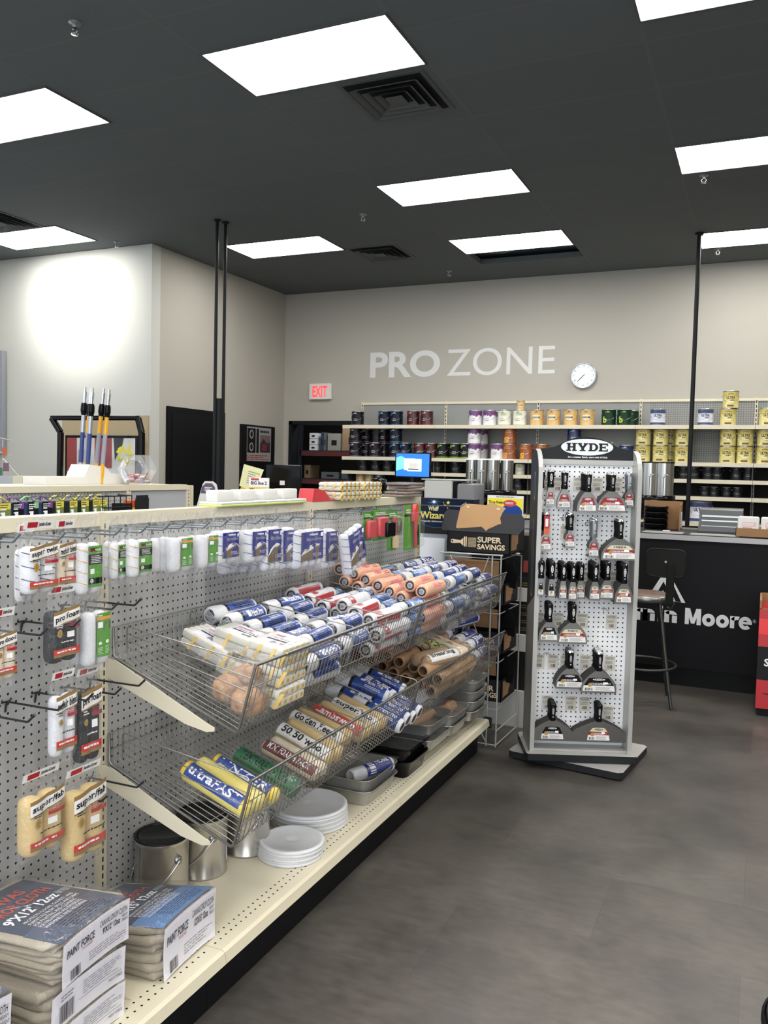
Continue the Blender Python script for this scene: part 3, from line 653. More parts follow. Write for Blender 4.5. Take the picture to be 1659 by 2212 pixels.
# ---- putty knives
steel = mat('knife_steel', '#8f8d8a', .28, .9); hgrip = mat('grip_black', '#0e0e10', .35); hgrip2 = mat('grip_grey', '#7f858a', .3, .5)
red_l = mat('label_maroon', '#8e1f2b', .45); wht_l = mat('label_white', '#e3e1de', .5); gold_l = mat('label_gold', '#b08a48', .5); blk_l = mat('label_black', '#131316', .45); crm_l = mat('label_cream', '#cfc6a8', .5)
def knife(name, W, L, style, nm_label, cat='putty knife', front=True, hook=None):
    """local: hole at origin, hangs down -z, faces -y. W blade width, L full length"""
    t = thing(name, nm_label, cat)
    hl = L*.46 if W < .12 else L*.44; hw = .0172
    G = hgrip2 if 'g' in style else hgrip
    cap = ch if 'c' in style else G
    # handle: lathe-like flattened body
    b = MB(); R = []
    for k, (z, wx, wy) in enumerate([(.012, .006, .005), (.010, hw*.8, .008), (.0, hw*1.0, .0095), (-hl*.3, hw*.95, .0095), (-hl*.65, hw*.78, .0085), (-hl*.9, hw*.95, .007), (-hl, hw*.8, .005)]):
        R.append([(wx*math.cos(a), wy*math.sin(a), z) for a in [2*PI*i/12 for i in range(12)]])
    b.rings(R[2:], G, True, False, True)
    b.rings(R[:3], cap, True, True, False)
    h = b.build('handle', t)
    if front:
        fK = plane_fn((0, -.0100, 0), (1, 0, 0), (0, 0, 1)); g = MB()
        oc = wht_l if 'w' in style else ovg
        g.ell(0, -hl*.36, .0062, hl*.24, oc if 'w' in style or True else G, fK, 0, 16)
        if 'w' not in style: g.ell(0, -hl*.36, .0050, hl*.225, G, fK, .0003, 16)
        ink = INK if 'w' in style else wht_l
        sub = lambda u, v, l=0: fK(-(v-.0) if False else (u), v, l)
        fV = plane_fn((0, -.0104, -hl*.36), (0, 0, 1), (-1, 0, 0)); g.txt('HYDE', -hl*.17, hl*.17, -.0032, .0032, ink, fV, True)
        g.cyl((0, -.0095, -hl*.72), (0, -.0115, -hl*.72), .003, wht_l, n=8)
        g.build('badge', h)
    # blade
    bl = MB(); z1 = -hl+.006; z2 = -L; nk = .010
    if name == 'putty_knife':
        prof = []
        n = 8
        for i in range(n+1):
            f = i/n; z = z1 + (z2-z1)*(f**1.1)*(.80 if W > .1 else .72); wd = nk + (W/2-nk)*math.sin(f*PI/2)**(1.0 if W > .1 else 1.3)
            prof.append((wd, z))
        poly = [(x, z) for x, z in prof] + [(W/2, z2)] ; poly = poly + [(-x, z) for x, z in poly[::-1]]
    else:   # five in one painter's tool
        z = z2; w_ = W/2
        poly = [(nk, z1), (nk*1.1, z1-.02), (w_*.8, z1-.035), (w_*.75, z2+.02), (w_, z2), (-w_, z2), (-w_, z2+.006), (-w_*.45, z2+.012), (-w_*.25, z2+.022), (-w_*.3, z2+.034), (-w_*.8, z2+.042), (-w_*.8, z1-.035), (-nk*1.1, z1-.02), (-nk, z1)]
    bl.prism(poly, -.0008, .0008, steel, Matrix(((1, 0, 0, 0), (0, 0, -1, 0), (0, 1, 0, 0), (0, 0, 0, 1))))
    bo = bl.build('blade', t)
    if front and 'n' not in style:
        fB = plane_fn((0, -.0012, 0), (1, 0, 0), (0, 0, 1)); g = MB(); rr = random.Random(int(W*1000))
        lw = min(W*.40, .058) if 'l' not in style else W*.46; zb = z2+.010; lh = (z1-z2)*.60 if W < .12 else (z1-z2)*.58; zm = zb+lh*.42
        topc = blk_l if 'k' in style else (crm_l if 'y' in style else red_l)
        tw = lw*.62
        zt = zb+lh
        g.poly([(-lw, zb), (lw, zb), (lw*.93, zm), (-lw*.93, zm)], wht_l, fB, .0002)
        if 'y' in style:
            zr = zm+(zt-zm)*.45; g.poly([(-lw*.93, zm), (lw*.93, zm), (lw*.8, zr), (-lw*.8, zr)], red_l, fB, .0002)
            g.poly([(-lw*.8, zr), (lw*.8, zr), (tw*.9, zt-.002), (tw*.4, zt), (-tw*.4, zt), (-tw*.9, zt-.002)], crm_l, fB, .0002)
        else: g.poly([(-lw*.93, zm), (lw*.93, zm), (tw, zt-.002), (tw*.5, zt), (-tw*.5, zt), (-tw, zt-.002)], topc, fB, .0002)
        g.ell(0, zt-lh*.13, tw*.62, lh*.075, wht_l if 'y' not in style else INK, fB, .0005, 18)
        g.txt('HYDE', -tw*.45, tw*.45, zt-lh*.13-lh*.04, zt-lh*.13+lh*.04, INK if 'y' not in style else wht_l, fB, True, .0008)
        if lw > .015:
            g.lines(-tw*.8, lw*.8, zm+lh*.03, zm+lh*.20, 3, wht_l, fB, .0006, .5, rr); g.ell(-lw*.55, zm+lh*.04, min(lw*.22, .010), min(lw*.22, .010), gold_l, fB, .0008, 14)
            g.bars(-lw*.85, -lw*.35, zb+lh*.04, zb+lh*.24, fB, 9, .0006, INK, rr); g.lines(-lw*.2, lw*.85, zb+lh*.05, zb+lh*.33, 4, mat('print_grey', '#77777c', .6), fB, .0006, .4, rr)
            if W > .09: g.quad(lw*.25, lw*.55, zm+lh*.1, zm+lh*.26, mat('price_sticker', '#f1f1f3', .5), fB, 1, .001)
        else:
            g.lines(-lw*.8, lw*.8, zb+lh*.05, zm-.002, 5, mat('print_grey', '#77777c', .6), fB, .0006, .4, rr); g.ell(0, zm-lh*.12, lw*.5, lw*.5, gold_l, fB, .0008, 12)
        g.build('label', bo)
    if hook:
        pass
    return t
KN = [ # (top px, bottom px, width m, style, kind, count, description)
 ((1170.5, 1017), (1168, 1094), .030, 'c', 'putty_knife', 2, 'narrow putty knife, top row left end'),
 ((1191, 1016), (1189, 1093), .045, 'cw', 'putty_knife', 2, 'white oval putty knife, top row, second'),
 ((1221, 1018), (1219, 1099), .074, 'c', 'putty_knife', 2, 'small maroon label scraper, top row, third'),
 ((1272, 1022), (1268, 1107), .105, 'c', 'putty_knife', 7, 'mid-size maroon label scraper, top row, fourth'),
 ((1324, 1023), (1320, 1107), .148, 'cl', 'putty_knife', 5, 'wide maroon label taping knife, top row, fifth'),
 ((1361, 1022), (1358, 1095), .055, 'cg', 'painters_tool', 3, 'grey handled scraper tool, top row right end'),
 ((1181, 1109), (1177, 1190), .062, 'cr', 'painters_tool', 4, 'red sleeved scraper tool, second row left end'),
 ((1233, 1110), (1229, 1184), .055, 'c', 'painters_tool', 4, 'black scraper tool with white label, second row, second'),
 ((1285, 1122), (1281, 1204), .060, 'cg', 'painters_tool', 4, 'grey handled scraper tool, second row, third'),
 ((1341, 1124), (1335, 1211), .185, 'cly', 'putty_knife', 5, 'widest cream label knife, second row right end'),
 ((1170, 1213), (1164, 1288), .030, 'wk', 'putty_knife', 6, 'thin white label knife, first in third row'),
 ((1193, 1214), (1189, 1291), .034, 'wk', 'putty_knife', 6, 'thin white label knife, second in third row'),
 ((1218, 1218), (1213, 1295), .040, 'wy', 'putty_knife', 6, 'narrow red label knife, third in third row'),
 ((1239, 1220), (1234, 1297), .044, 'wy', 'putty_knife', 6, 'narrow red label knife, fourth in third row'),
 ((1256, 1218), (1252, 1294), .046, 'wy', 'putty_knife', 4, 'narrow red label knife, fifth in third row'),
 ((1287, 1219), (1281, 1297), .055, 'wy', 'putty_knife', 7, 'red label knife, sixth in third row'),
 ((1313, 1215), (1308, 1295), .078, 'wy', 'putty_knife', 6, 'red label scraper, seventh in third row'),
 ((1350, 1220), (1344, 1305), .092, 'wy', 'putty_knife', 7, 'red label scraper, right end of third row'),
 ((1188, 1305), (1183, 1386), .105, 'wk', 'putty_knife', 5, 'black and white label knife, fourth row left'),
 ((1239, 1307), (1234, 1391), .150, 'wyl', 'putty_knife', 5, 'red and white label taping knife, fourth row right'),
 ((1233, 1407), (1227, 1488), .145, 'kcl', 'putty_knife', 5, 'black and white label knife, fifth row left'),
 ((1296, 1410), (1289, 1497), .180, 'kcl', 'putty_knife', 6, 'wide black and white label knife, fifth row right'),
 ((1195, 1520), (1190, 1600), .225, 'kn2', 'putty_knife', 5, 'half-round black label knife, bottom row left'),
 ((1295, 1522), (1289, 1603), .300, 'y', 'putty_knife', 4, 'half-round red label knife, bottom row right')]
for (tx, ty), (bxp, byp), W, st, kind, cnt, lb in KN:
    front_y = .112-.014-.0185*cnt
    u0_, z0_ = rp(tx, ty+3, front_y); u1_, z1_ = rp(bxp, byp, front_y); L = z0_-z1_
    rs = 'r' in st; st_ = st.replace('r', '').replace('kn2', 'k')
    k0 = knife(kind, W, L, st_, lb + ', front of its stack')
    if rs:
        p = [c for c in bpy.data.objects if c.parent == k0 and c.name.startswith('handle')][0]
        b = MB(); fK = plane_fn((0, -.0118, 0), (1, 0, 0), (0, 0, 1)); b.quad(-.014, .014, -.085, -.004, mat('sleeve_red', '#a3242f', .4), fK); b.quad(-.007, .007, -.06, -.02, wht_l, fK, 1, .0004)
        b.quad(-.014, .014, -.10, -.07, mat('sleeve_orange', '#c35a33', .4), fK, 1, .0006); b.build('sleeve', p)
    pos = RM @ Vector((u0_, front_y, z0_)); k0.matrix_world = Matrix.Translation(pos) @ RM.to_3x3().to_4x4()
    reg(k0)
    k1 = None
    for j in range(1, cnt):
        pos = RM @ Vector((u0_, front_y+.0185*j, z0_+.0008*j))
        lbj = lb + ', ' + ['', 'second', 'third', 'fourth', 'fifth', 'sixth', 'seventh'][j] + ' from front'
        if k1 is None:
            k1 = knife(kind, W, L, st_, lbj, front=False); k1.matrix_world = Matrix.Translation(pos) @ RM.to_3x3().to_4x4(); reg(k1)
        else: dup(k1, lbj, M=Matrix.Translation(pos) @ RM.to_3x3().to_4x4())
        C.objects
    # wire hook that carries the stack
    t = thing('peg_hook', 'hook of the ' + lb, 'peg hook', M=Matrix.Translation(RM @ Vector((u0_, .112, z0_))) @ RM.to_3x3().to_4x4())
    MB().tube([(0, 0, -.02), (0, -.004, -.004), (0, -.01, 0), (0, front_y-.112-.012, -.001), (0, front_y-.112-.024, .010)], .0022, ch, 6).build('wire', t)
    MB().cyl((-.012, -.003, -.004), (.012, -.003, -.004), .0035, ch, n=8).build('mount', t)
for i, (x, y) in enumerate([(1214, 1116), (1265, 1127), (1304, 1313), (1181, 1408)]):
    u_, z_ = rp(x, y, .112)
    t = thing('peg_hook', ['empty chrome hook left of the second-row black tool', 'empty chrome hook left of the grey handled tool', 'empty chrome hook at the right of the fourth row', 'empty chrome hook at the left of the fifth row'][i], 'peg hook', M=Matrix.Translation(RM @ Vector((u_, .112, z_))) @ RM.to_3x3().to_4x4())
    MB().tube([(0, 0, -.02), (0, -.004, -.004), (0, -.01, 0), (0.004, -.08, -.003), (.006, -.095, .010)], .0022, ch, 6).build('wire', t)
    MB().cyl((-.012, -.003, -.004), (.012, -.003, -.004), .0035, ch, n=8).build('mount', t)
# price cards behind
card = mat('card_cream', '#d6d0c2', .6)
CP = [(1181, 1035), (1205, 1036), (1250, 1036), (1291, 1037), (1334, 1037), (1166, 1328), (1207, 1328), (1259, 1330), (1321, 1333), (1165, 1418), (1195, 1419), (1222, 1420), (1265, 1420), (1318, 1422), (1182, 1507), (1233, 1509), (1263, 1510), (1314, 1531), (1263, 1240), (1295, 1240), (1326, 1240), (1178, 1135), (1222, 1140)]
for i, (x, y) in enumerate(CP):
    u_, z_ = rp(x, y, .110)
    t = thing('price_card', 'cream price card on the white pegboard, ' + ['top row, left end', 'top row, second', 'top row, third', 'top row, fourth', 'top row, right end', 'fourth row, left end', 'fourth row, second', 'fourth row, third', 'fourth row, right end', 'fifth row, left end', 'fifth row, second', 'fifth row, third', 'fifth row, fourth', 'fifth row, right end', 'bottom row, left end', 'bottom row, second', 'bottom row, third', 'bottom row, lower right', 'third row, left', 'third row, middle', 'third row, right', 'second row, left', 'second row, beside the hook'][i], 'price card', M=Matrix.Translation(RM @ Vector((u_, .1105, z_))) @ RM.to_3x3().to_4x4(), group='price cards on the stand')
    if i == 0:
        MB().bb((-.028, -.0005, -.065), (.028, .0005, .012), card).build('card', t)
        b = MB(); fK = plane_fn((0, -.001, 0), (1, 0, 0), (0, 0, 1)); b.ell(0, 0, .024, .0075, INK, fK, 0, 20); b.ell(0, 0, .022, .006, card, fK, .0002, 20)
        b.txt('HYDE', -.016, .016, -.003, .003, INK, fK, True, .0004); b.lines(-.022, .022, -.032, -.014, 3, MATS['print_grey'], fK); b.bars(-.012, .012, -.055, -.038, fK, 9)
        b.build('card_print', t); c0 = reg(t)
    else:
        for ch2 in CH[c0.name]: q = ch2.copy(); C.objects.link(q); q.parent = t


# ================================================================== PAINT CANS
cmet = mat('can_metal', '#a8a8a6', .28, .9); lidm = mat('can_lid', '#9c9c9b', .35, .8)
gloss = lambda n, c: mat(n, c, .28)
CS = {'pu': ('black can with purple splash', '#171318', '#5b3a6b', '#d8d4dc', 'Aura'), 'bl': ('black can with blue top', '#101726', '#2e5b8f', '#cfd8e2', 'Aura'),
      'rd': ('dark maroon can with red splash', '#3a0d12', '#9b2630', '#dcc9c9', 'Aura'), 'wp': ('white can with purple top', '#d8d5d8', '#6a3f74', '#55505a', 'Regal'),
      'na': ('cream white can with leaf print', '#d3d2c2', '#a9b08c', '#6a6a58', 'Natura'), 'gd': ('golden tan can', '#c9a263', '#a97f3c', '#3b2b16', 'WOOD'),
      'gn': ('dark green can with lime letter b', '#12301f', '#0d2618', '#b3cf3c', 'b'), 'uw': ('white and blue can', '#c9ccd4', '#434a72', '#20232e', 'ULTRA'),
      'uy': ('pale yellow can', '#cdc17c', '#bfae60', '#2a2618', 'ULTRA'), 'ob': ('orange brown can', '#8c4a26', '#6f3416', '#e0a53a', 'Q'),
      'dk': ('plain dark can', '#1b1c20', '#26272c', '#77787c', 'Pro'), 'nv': ('navy blue can', '#16244c', '#22376e', '#c9cfdc', 'ben'),
      'tn': ('tan cardboard coloured can', '#a98d5c', '#8f7446', '#4a3a20', 'ten'), 'gr': ('black can with lime leaf print', '#121612', '#6d9a2a', '#cfd6c4', 'Aura')}
def can_proto(st, r=.0825, h=.19, nm='paint_can'):
    d, c1, c2, c3, wd = CS[st]
    t = thing(nm, 'x', 'paint can'); R = r
    m1 = gloss('can_'+st, c1); m2 = gloss('can2_'+st, c2); m3 = gloss('can3_'+st, c3)
    b = MB(); b.lathe([(R-.002, 0), (R+.001, .001), (R+.001, .005), (R, .007), (R, h-.012)], m1, 28)
    b.lathe([(R, h-.012), (R+.0015, h-.010), (R+.0015, h-.002), (R-.004, h), (R-.006, h-.004)], cmet, 28)
    f = cyl_fn(R, 0, -PI/2)
    if st == 'wp':
        rr = random.Random(3); n = 26; W_ = R*PI*.95
        pts = [(-W_+2*W_*i/n, h*(.50+rr.uniform(0, .22))) for i in range(n+1)]
        vs = []; 
        for u_, v_ in pts: vs += [f(u_, v_, .0002), f(u_, h-.013, .0002)]
        b.add(vs, [(2*i, 2*i+2, 2*i+3, 2*i+1) for i in range(n)], m2, True)
    elif st == 'na': b.quad(-.02, .05, .12, .155, m2, f, 5, .0003); b.quad(-R*3, R*3, .006, .012, m2, f, 40, .0003)
    elif st in ('uw',): b.quad(-R*3.1, R*3.1, h*.72, h-.013, m2, f, 40, .0003); b.quad(-R*3.1, R*3.1, .008, .035, m2, f, 40, .0003)
    elif st == 'uy': b.quad(-R*3.1, R*3.1, h*.66, h-.013, m2, f, 40, .0003); b.quad(-.035, .035, .015, .035, mat('can_brownband', '#6b4a3a', .4), f, 8, .0004)
    elif st == 'gd': b.quad(-.045, .045, .055, .125, mat('can_creamlabel', '#d9cfb2', .4), f, 8, .0003); b.quad(-.045, .045, .085, .105, m3, f, 8, .0006)
    elif st == 'ob': b.quad(-.06, .0, .01, .08, m3, f, 6, .0003); b.ell(-.03, .045, .018, .022, m1, f, .0007, 16)
    elif st == 'gn': pass
    elif st == 'tn': pass
    else:
        b.quad(-R*3.1, R*3.1, .007, .018, m2, f, 40, .0003)
        b.poly([(-.06, .14), (-.05, .165), (-.03, .175), (-.01, .165), (-.02, .145), (-.035, .14), (-.045, .12)], m2, f, .0006) if st != 'dk' else None
    bd = b.build('can_body', t)
    g = MB()
    if st == 'gn': g.txt('b', -.055, -.012, .03, .105, m3, f, True, .001)
    elif st in ('uy', 'uw'): g.txt('ULTRA', -.045, .045, .098, .130, m3, f, True, .001); g.txt('SPEC', -.005, .045, .078, .092, m3, f, True, .001); g.ell(0, .152, .03, .006, m3, f, .001, 12)
    elif st in ('gd', 'tn'): g.lines(-.04, .04, .088, .103, 1, MATS['can_creamlabel'] if 'can_creamlabel' in MATS else m3, f, .0009, .5)
    elif st == 'ob': g.txt('Arborcoat', -.05, .03, .13, .145, m3, f, True, .001)
    else: g.txt(wd, -.022, .026, .075, .092, m3, f, False, .001); g.lines(-.03, .03, .055, .068, 2, m3, f, .001, .4)
    g.poly([(-.018, .158), (0, .170), (.018, .158)], m3, f, .001); g.lines(-.03, .03, .150, .156, 1, m3, f, .001, .6)
    g.build('can_print', bd)
    MB().lathe([(R-.006, h-.004), (R-.012, h-.007), (R-.014, h-.003), (R-.022, h-.003), (R-.026, h-.008), (0, h-.008)], lidm, 28).build('lid', t)
    b = MB(); pts = []
    for i in range(15):
        a = PI + PI*i/14; pts.append(((R+.004)*math.cos(a), (R+.006)*math.sin(a)*1.0, h*.72 - .075*math.sin(PI*i/14)))
    b.tube(pts, .0016, ch, 5)
    for sx in (-1, 1): b.cyl((sx*(R-.001), 0, h*.72), (sx*(R+.006), 0, h*.72), .009, cmet, n=10)
    b.build('handle', t)
    return reg(t)
PC = {}
SHW = {2.095: 'top shelf', 1.68: 'second shelf', 1.492: 'third shelf', 1.30: 'fourth shelf', 1.01: 'fifth shelf'}
used_lb = {}
def can(st, px_, z, Y=10.115, lvl=0, rel=None, s=1.0, extra=''):
    X = onY(px_, 920 if z > 2 else (990 if z > 1.6 else 1040), Y).x
    k = (st, z, lvl, Y > 10.2); used_lb.setdefault(k, []).append((X, Y, s))
CANS = []
def addcan(st, px_, z, Y=10.10, lvl=0, s=1.0):
    yy = {2.095: 900, 1.68: 965, 1.492: 1010, 1.30: 1050, 1.01: 1100}[z]
    CANS.append([st, onY(px_, yy, Y).x, Y, z, lvl, s])
for st, xs in (('pu', [773]), ('bl', [831, 857]), ('rd', [893, 922]), ('wp', [1027, 1058]), ('na', [1090, 1123]), ('gd', [1160, 1196, 1233, 1269]), ('gn', [1315, 1349]), ('uw', [1421, 1524]), ('uy', [1573, 1658])):
    for x in xs: addcan(st, x, 2.095)
addcan('uy', 1577, 2.095, 10.10, 1)
addcan('gn', 1364, 2.095, 10.29); addcan('wp', 1074, 2.095, 10.29)
for st, xs, n in (('pu', [768, 811], 1), ('pu', [768], 2), ('bl', [855, 876], 1), ('bl', [855], 2), ('rd', [908, 932], 1), ('gr', [957, 984, 1007], 1), ('wp', [1024], 2), ('wp', [1075], 1), ('ob', [1101], 2), ('ob', [1137, 1171], 1), ('nv', [1240, 1353], 1), ('nv', [1240], 2),
                  ('uy', [1389, 1427, 1475, 1572, 1609, 1652], 2)):
    for x in xs:
        if n == 2:
            addcan(st, x, 1.68, 10.10, 1)
            if [st, x] not in [['pu', 768], ['bl', 855], ['nv', 1240]]: addcan(st, x, 1.68, 10.10, 0)
        else: addcan(st, x, 1.68)
for st, xs in (('pu', [792, 830]), ('wp', [1040]), ('uy', [1447])):
    for x in xs: addcan(st, x, 1.68, 10.29, 0); addcan(st, x, 1.68, 10.29, 1)
for x in (785, 812, 838, 945, 985): addcan('dk', x, 1.492, 10.15, 0, .82)
for x in (1478, 1500, 1530, 1550, 1591, 1618): addcan('dk', x, 1.492, 10.15, 0, .76)
addcan('na', 1124, 1.492, 10.15, 0, .72)
for x in (779, 798): addcan('tn', x, 1.30, 10.1, 0, .8)
addcan('nv', 820, 1.30, 10.08, 0, .8)
for x in (1523, 1543, 1570, 1593): addcan('dk', x, 1.30, 10.12, 0, .6)
for x in (1120,): addcan('dk', x, 1.30, 10.12, 0, .8)
grp = {}
for c in CANS: grp.setdefault((c[0], c[3], c[4], c[2] > 10.2), []).append(c)
for k, cs in grp.items():
    cs.sort(key=lambda c: c[1]); d = CS[k[0]][0]
    for i, (st, X, Y, z, lvl, s) in enumerate(cs):
        if len(cs) == 1: o_ = ''
        else: o_ = ORD[i] + ' of its kind, '
        lb = '%s, %s%s%s' % (d, o_, SHW[z], (', on top of another' if lvl else '') if not k[3] else (', rear row' + (', upper' if lvl else '')))
        h = .19*s
        loc = (X, Y, z + (.192*s)*lvl + .0005)
        if (st, s) not in PC:
            p = can_proto(st, .0825*s, .19*s) if False else can_proto(st); PC[(st, s)] = p; p['label'] = lb; p.location = loc; p.scale = (s, s, s); o = p
        else: o = dup(PC[(st, s)], lb, loc)
        o['group'] = 'paint cans on the back wall shelves'; o.rotation_euler = (0, 0, random.uniform(-.12, .12))
# little gold can on top
p = can_proto('gd'); p['label'] = 'small gold can standing on top of a cream white can'; p.scale = (.6, .6, .6); X = onY(1125, 870, 10.1).x; p.location = (X, 10.1, 2.287); p['group'] = 'paint cans on the back wall shelves'
p = can_proto('uw', nm='paint_pail'); p['label'] = 'big white pail low on the shelves left of the grey register'; p['category'] = 'pail'; p.scale = (1.5, 1.5, 1.25); p.location = (onY(1513, 1105, 10.12).x, 10.13, 1.012)

# ================================================================== LARGE METAL CANS AND LIDS ON THE BASE SHELF
def steel_can(x, y, lb, lid=True, rz=0.0):
    R, h = .0825, .193; t = thing('empty_paint_can', lb, 'metal can', (x, y, .19), rz)
    b = MB(); b.lathe([(R-.003, .0005), (R+.001, .001), (R+.001, .006), (R-.0005, .008), (R-.0005, h-.014), (R+.0015, h-.012), (R+.0015, h-.003)], mat('tinplate', '#c4c1bb', .27, .92), 40)
    b.cyl((0, 0, .0), (0, 0, .002), R-.003, cmet, n=40); b.bb((-.001, -R-.0008, .008), (.001, -R+.002, h-.014), cmet); b.build('can_body', t)
    b = MB(); dl = mat('lid_dark', '#4a4a4b', .25, .9); b.lathe([(R+.0015, h-.003), (R+.003, h-.001), (R+.001, h+.003), (R-.006, h+.002), (R-.008, h-.004)], mat('lid_gasket', '#1c1c1e', .3), 40)
    b.lathe([(R-.008, h-.004), (R-.010, h-.001), (R-.014, h+.001), (R-.018, h-.003), (0, h-.003)], dl, 40); b.build('lid', t)
    b = MB(); pts = []
    for i in range(21):
        a = PI*1.0 + PI*i/20; pts.append(((R+.006)*math.cos(a), (R+.012)*math.sin(a), h*.70 - .105*math.sin(PI*i/20)))
    b.tube(pts, .0022, ch, 6)
    for sx in (-1, 1): b.lathe([(.014, 0), (.013, .004), (.008, .007), (0, .008)], cmet, 14, Matrix.Translation((sx*R*.985, 0, h*.70)) @ Matrix.Rotation(sx*PI/2, 4, 'Y'))
    b.build('handle', t); return t
steel_can(-1.652, 2.045, 'shiny steel paint can with black lid, nearest of the three under the basket', rz=-.25)
steel_can(-1.640, 2.235, 'steel paint can, second of three, half hidden by the basket arm', rz=-.5)
steel_can(-1.600, 2.435, 'steel paint can, third of three, behind the stacked white lids', rz=-.4)
wlid = mat('lid_white', '#d3d4d7', .4)
def pail_lid(x, y, z, lb, R=.152):
    t = thing('pail_lid', lb, 'pail lid', (x, y, z), random.uniform(0, 3), 'white plastic pail lids on the base shelf')
    b = MB(); b.lathe([(R-.006, 0), (R, .002), (R, .008), (R-.002, .009), (R-.002, .011), (R, .012), (R-.001, .019), (R-.006, .022), (R-.014, .022), (R-.018, .0175), (.03, .0175)], wlid, 48)
    b.lathe([(.03, .0175), (.022, .017), (.012, .013), (0, .0125)], wlid, 24)
    b.build('lid_disc', t)
    b = MB()
    for k in range(8):
        a = k*PI/4; b.bb((R-.004, -.0015, .001), (R+.0006, .0015, .007), mat('lid_slot', '#b7bac0', .5), Matrix.Rotation(a+.2, 4, 'Z'))
    b.add([(R+.0005, 0, .009), (R+.0005, .001, .009), (R+.0005, 0, .0095)], [(0, 1, 2)], wlid); b.build('tear_tabs', t)['kind'] = 'stuff'; return t
for k in range(3): pail_lid(-1.440+.003*k, 2.470, .19+.0165*k, 'white plastic pail lid, ' + ['bottom', 'middle', 'top'][k] + ' of the nearer low stack on the base shelf', .113)
for k in range(4): pail_lid(-1.520, 2.745-.003*k, .19+.0165*k, 'white plastic pail lid, ' + ['bottom', 'second', 'third', 'top'][k] + ' of the stack behind, under the golden rollers', .148)

# ================================================================== TRAYS
alu = mat('tray_steel', '#b9b8b4', .36, .75); blkp = mat('tray_liner', '#0d0d0f', .18)
def tray(x, y, z, rz, lb, L=.36, W=.27, Hh=.055, m=None, film=False, legs=False, cat='paint tray', name='paint_tray'):
    t = thing(name, lb, cat, (x, y, z), rz); m = m or alu
    def rr(a, b_, r, z_, n=4):
        o = []
        for sx, sy, st in ((1, 1, 0), (-1, 1, 1), (-1, -1, 2), (1, -1, 3)):
            for i in range(n+1):
                q = (st+i/n)*PI/2; o.append((sx*(a-r)+r*math.cos(q), sy*(b_-r)+r*math.sin(q), z_(sx*(a-r)+r*math.cos(q)) if callable(z_) else z_))
        return o
    a, c = L/2, W/2; zf = lambda x_: .004 if x_ > -a*.1 else .004 + (Hh-.014)*min(1, (-a*.1-x_)/(a*.85))
    b = MB(); b.rings([rr(a-.022, c-.02, .03, 0), rr(a-.006, c-.006, .04, Hh-.004), rr(a, c, .045, Hh), rr(a+.003, c+.003, .047, Hh-.003), rr(a-.002, c-.002, .045, Hh-.0005), rr(a-.008, c-.008, .04, Hh-.006), rr(a-.026, c-.024, .03, zf)], m, True, True, True)
    b.build('pan', t)
    g = MB()
    for i in range(6): g.tube([(-a*.75+i*.022, -c*.7, zf(-a*.75+i*.022)+.003), (-a*.75+i*.022, c*.7, zf(-a*.75+i*.022)+.003)], .0016, m, 5)
    g.build('ribs', t)
    if legs:
        g = MB()
        for sy in (-1, 1): g.bb((-a+.03, sy*(c-.03)-.012, -.05), (-a+.033, sy*(c-.03)+.012, .02), m)
        g.build('legs', t)
    if film:
        g = MB(); rr_ = random.Random(5); n = 8
        vs = [(-a+2*a*i/n, -c+2*c*j/n, Hh+.006+rr_.uniform(-.004, .010)*(1 if 0 < i < n and 0 < j < n else .2)) for j in range(n+1) for i in range(n+1)]
        g.add(vs, [(j*(n+1)+i, j*(n+1)+i+1, (j+1)*(n+1)+i+1, (j+1)*(n+1)+i) for j in range(n) for i in range(n)], FILM2, True); g.build('shrink_wrap', t)
    return t

# ================================================================== ROLLER COVERS IN THE BASKETS
def nap(name, c): return mat(name, c, .95, bump=(260, .5))
napw = nap('nap_white', '#d4d4d8'); napp = nap('nap_peach', '#e2ab8c'); napt = nap('nap_tan', '#b3906c'); napy = nap('nap_gold', '#d0b57e'); napc = nap('nap_cream', '#e2d3bb'); napd = nap('foam_black', '#26272b')
corek = mat('core_brown', '#3a2a24', .8); corew = mat('core_white', '#c9cbc6', .6); coret = mat('core_tan', '#5a4330', .8)
bluel = mat('wrap_blue', '#1c4190', .3, coat=.2); navyl = mat('wrap_navy', '#182682', .3); bronz = mat('wrap_bronze', '#6d5f47', .35); redl = mat('wrap_red', '#a8202c', .3); pinkl = mat('wrap_pink', '#cf4a78', .35); bl2 = mat('wrap_sky', '#3f73b8', .28, coat=.3)
greenl = mat('wrap_green', '#4f9430', .35); orangel = mat('wrap_orange', '#e0953a', .4); pr = mat('print_white', '#e9e9ea', .5); brn = mat('wrap_brown', '#8a6f45', .4); grnd = mat('wrap_darkgreen', '#14603a', .35); yel = mat('wrap_yellow', '#e2c02f', .35); yel2 = mat('fleece_yellow', '#e3d478', .9, bump=(160, .6))
def nap_tube(b, r, L, m, core, cr=.0195, jit=.0006, n=20, ax='X', end=None):
    rd_ = random.Random(int(r*1e5)+int(L*1e4))
    pr_ = [(cr, .004), (cr+.002, 0), (r*.86, .001), (r*.97, .006), (r, .014)] + [(r, L*f) for f in (.25, .5, .75)] + [(r, L-.014), (r*.97, L-.006), (r*.86, L-.001), (cr+.002, L), (cr, L-.004)]
    b.lathe(pr_, m, n, axis=ax, jit=jit, rnd=rd_)
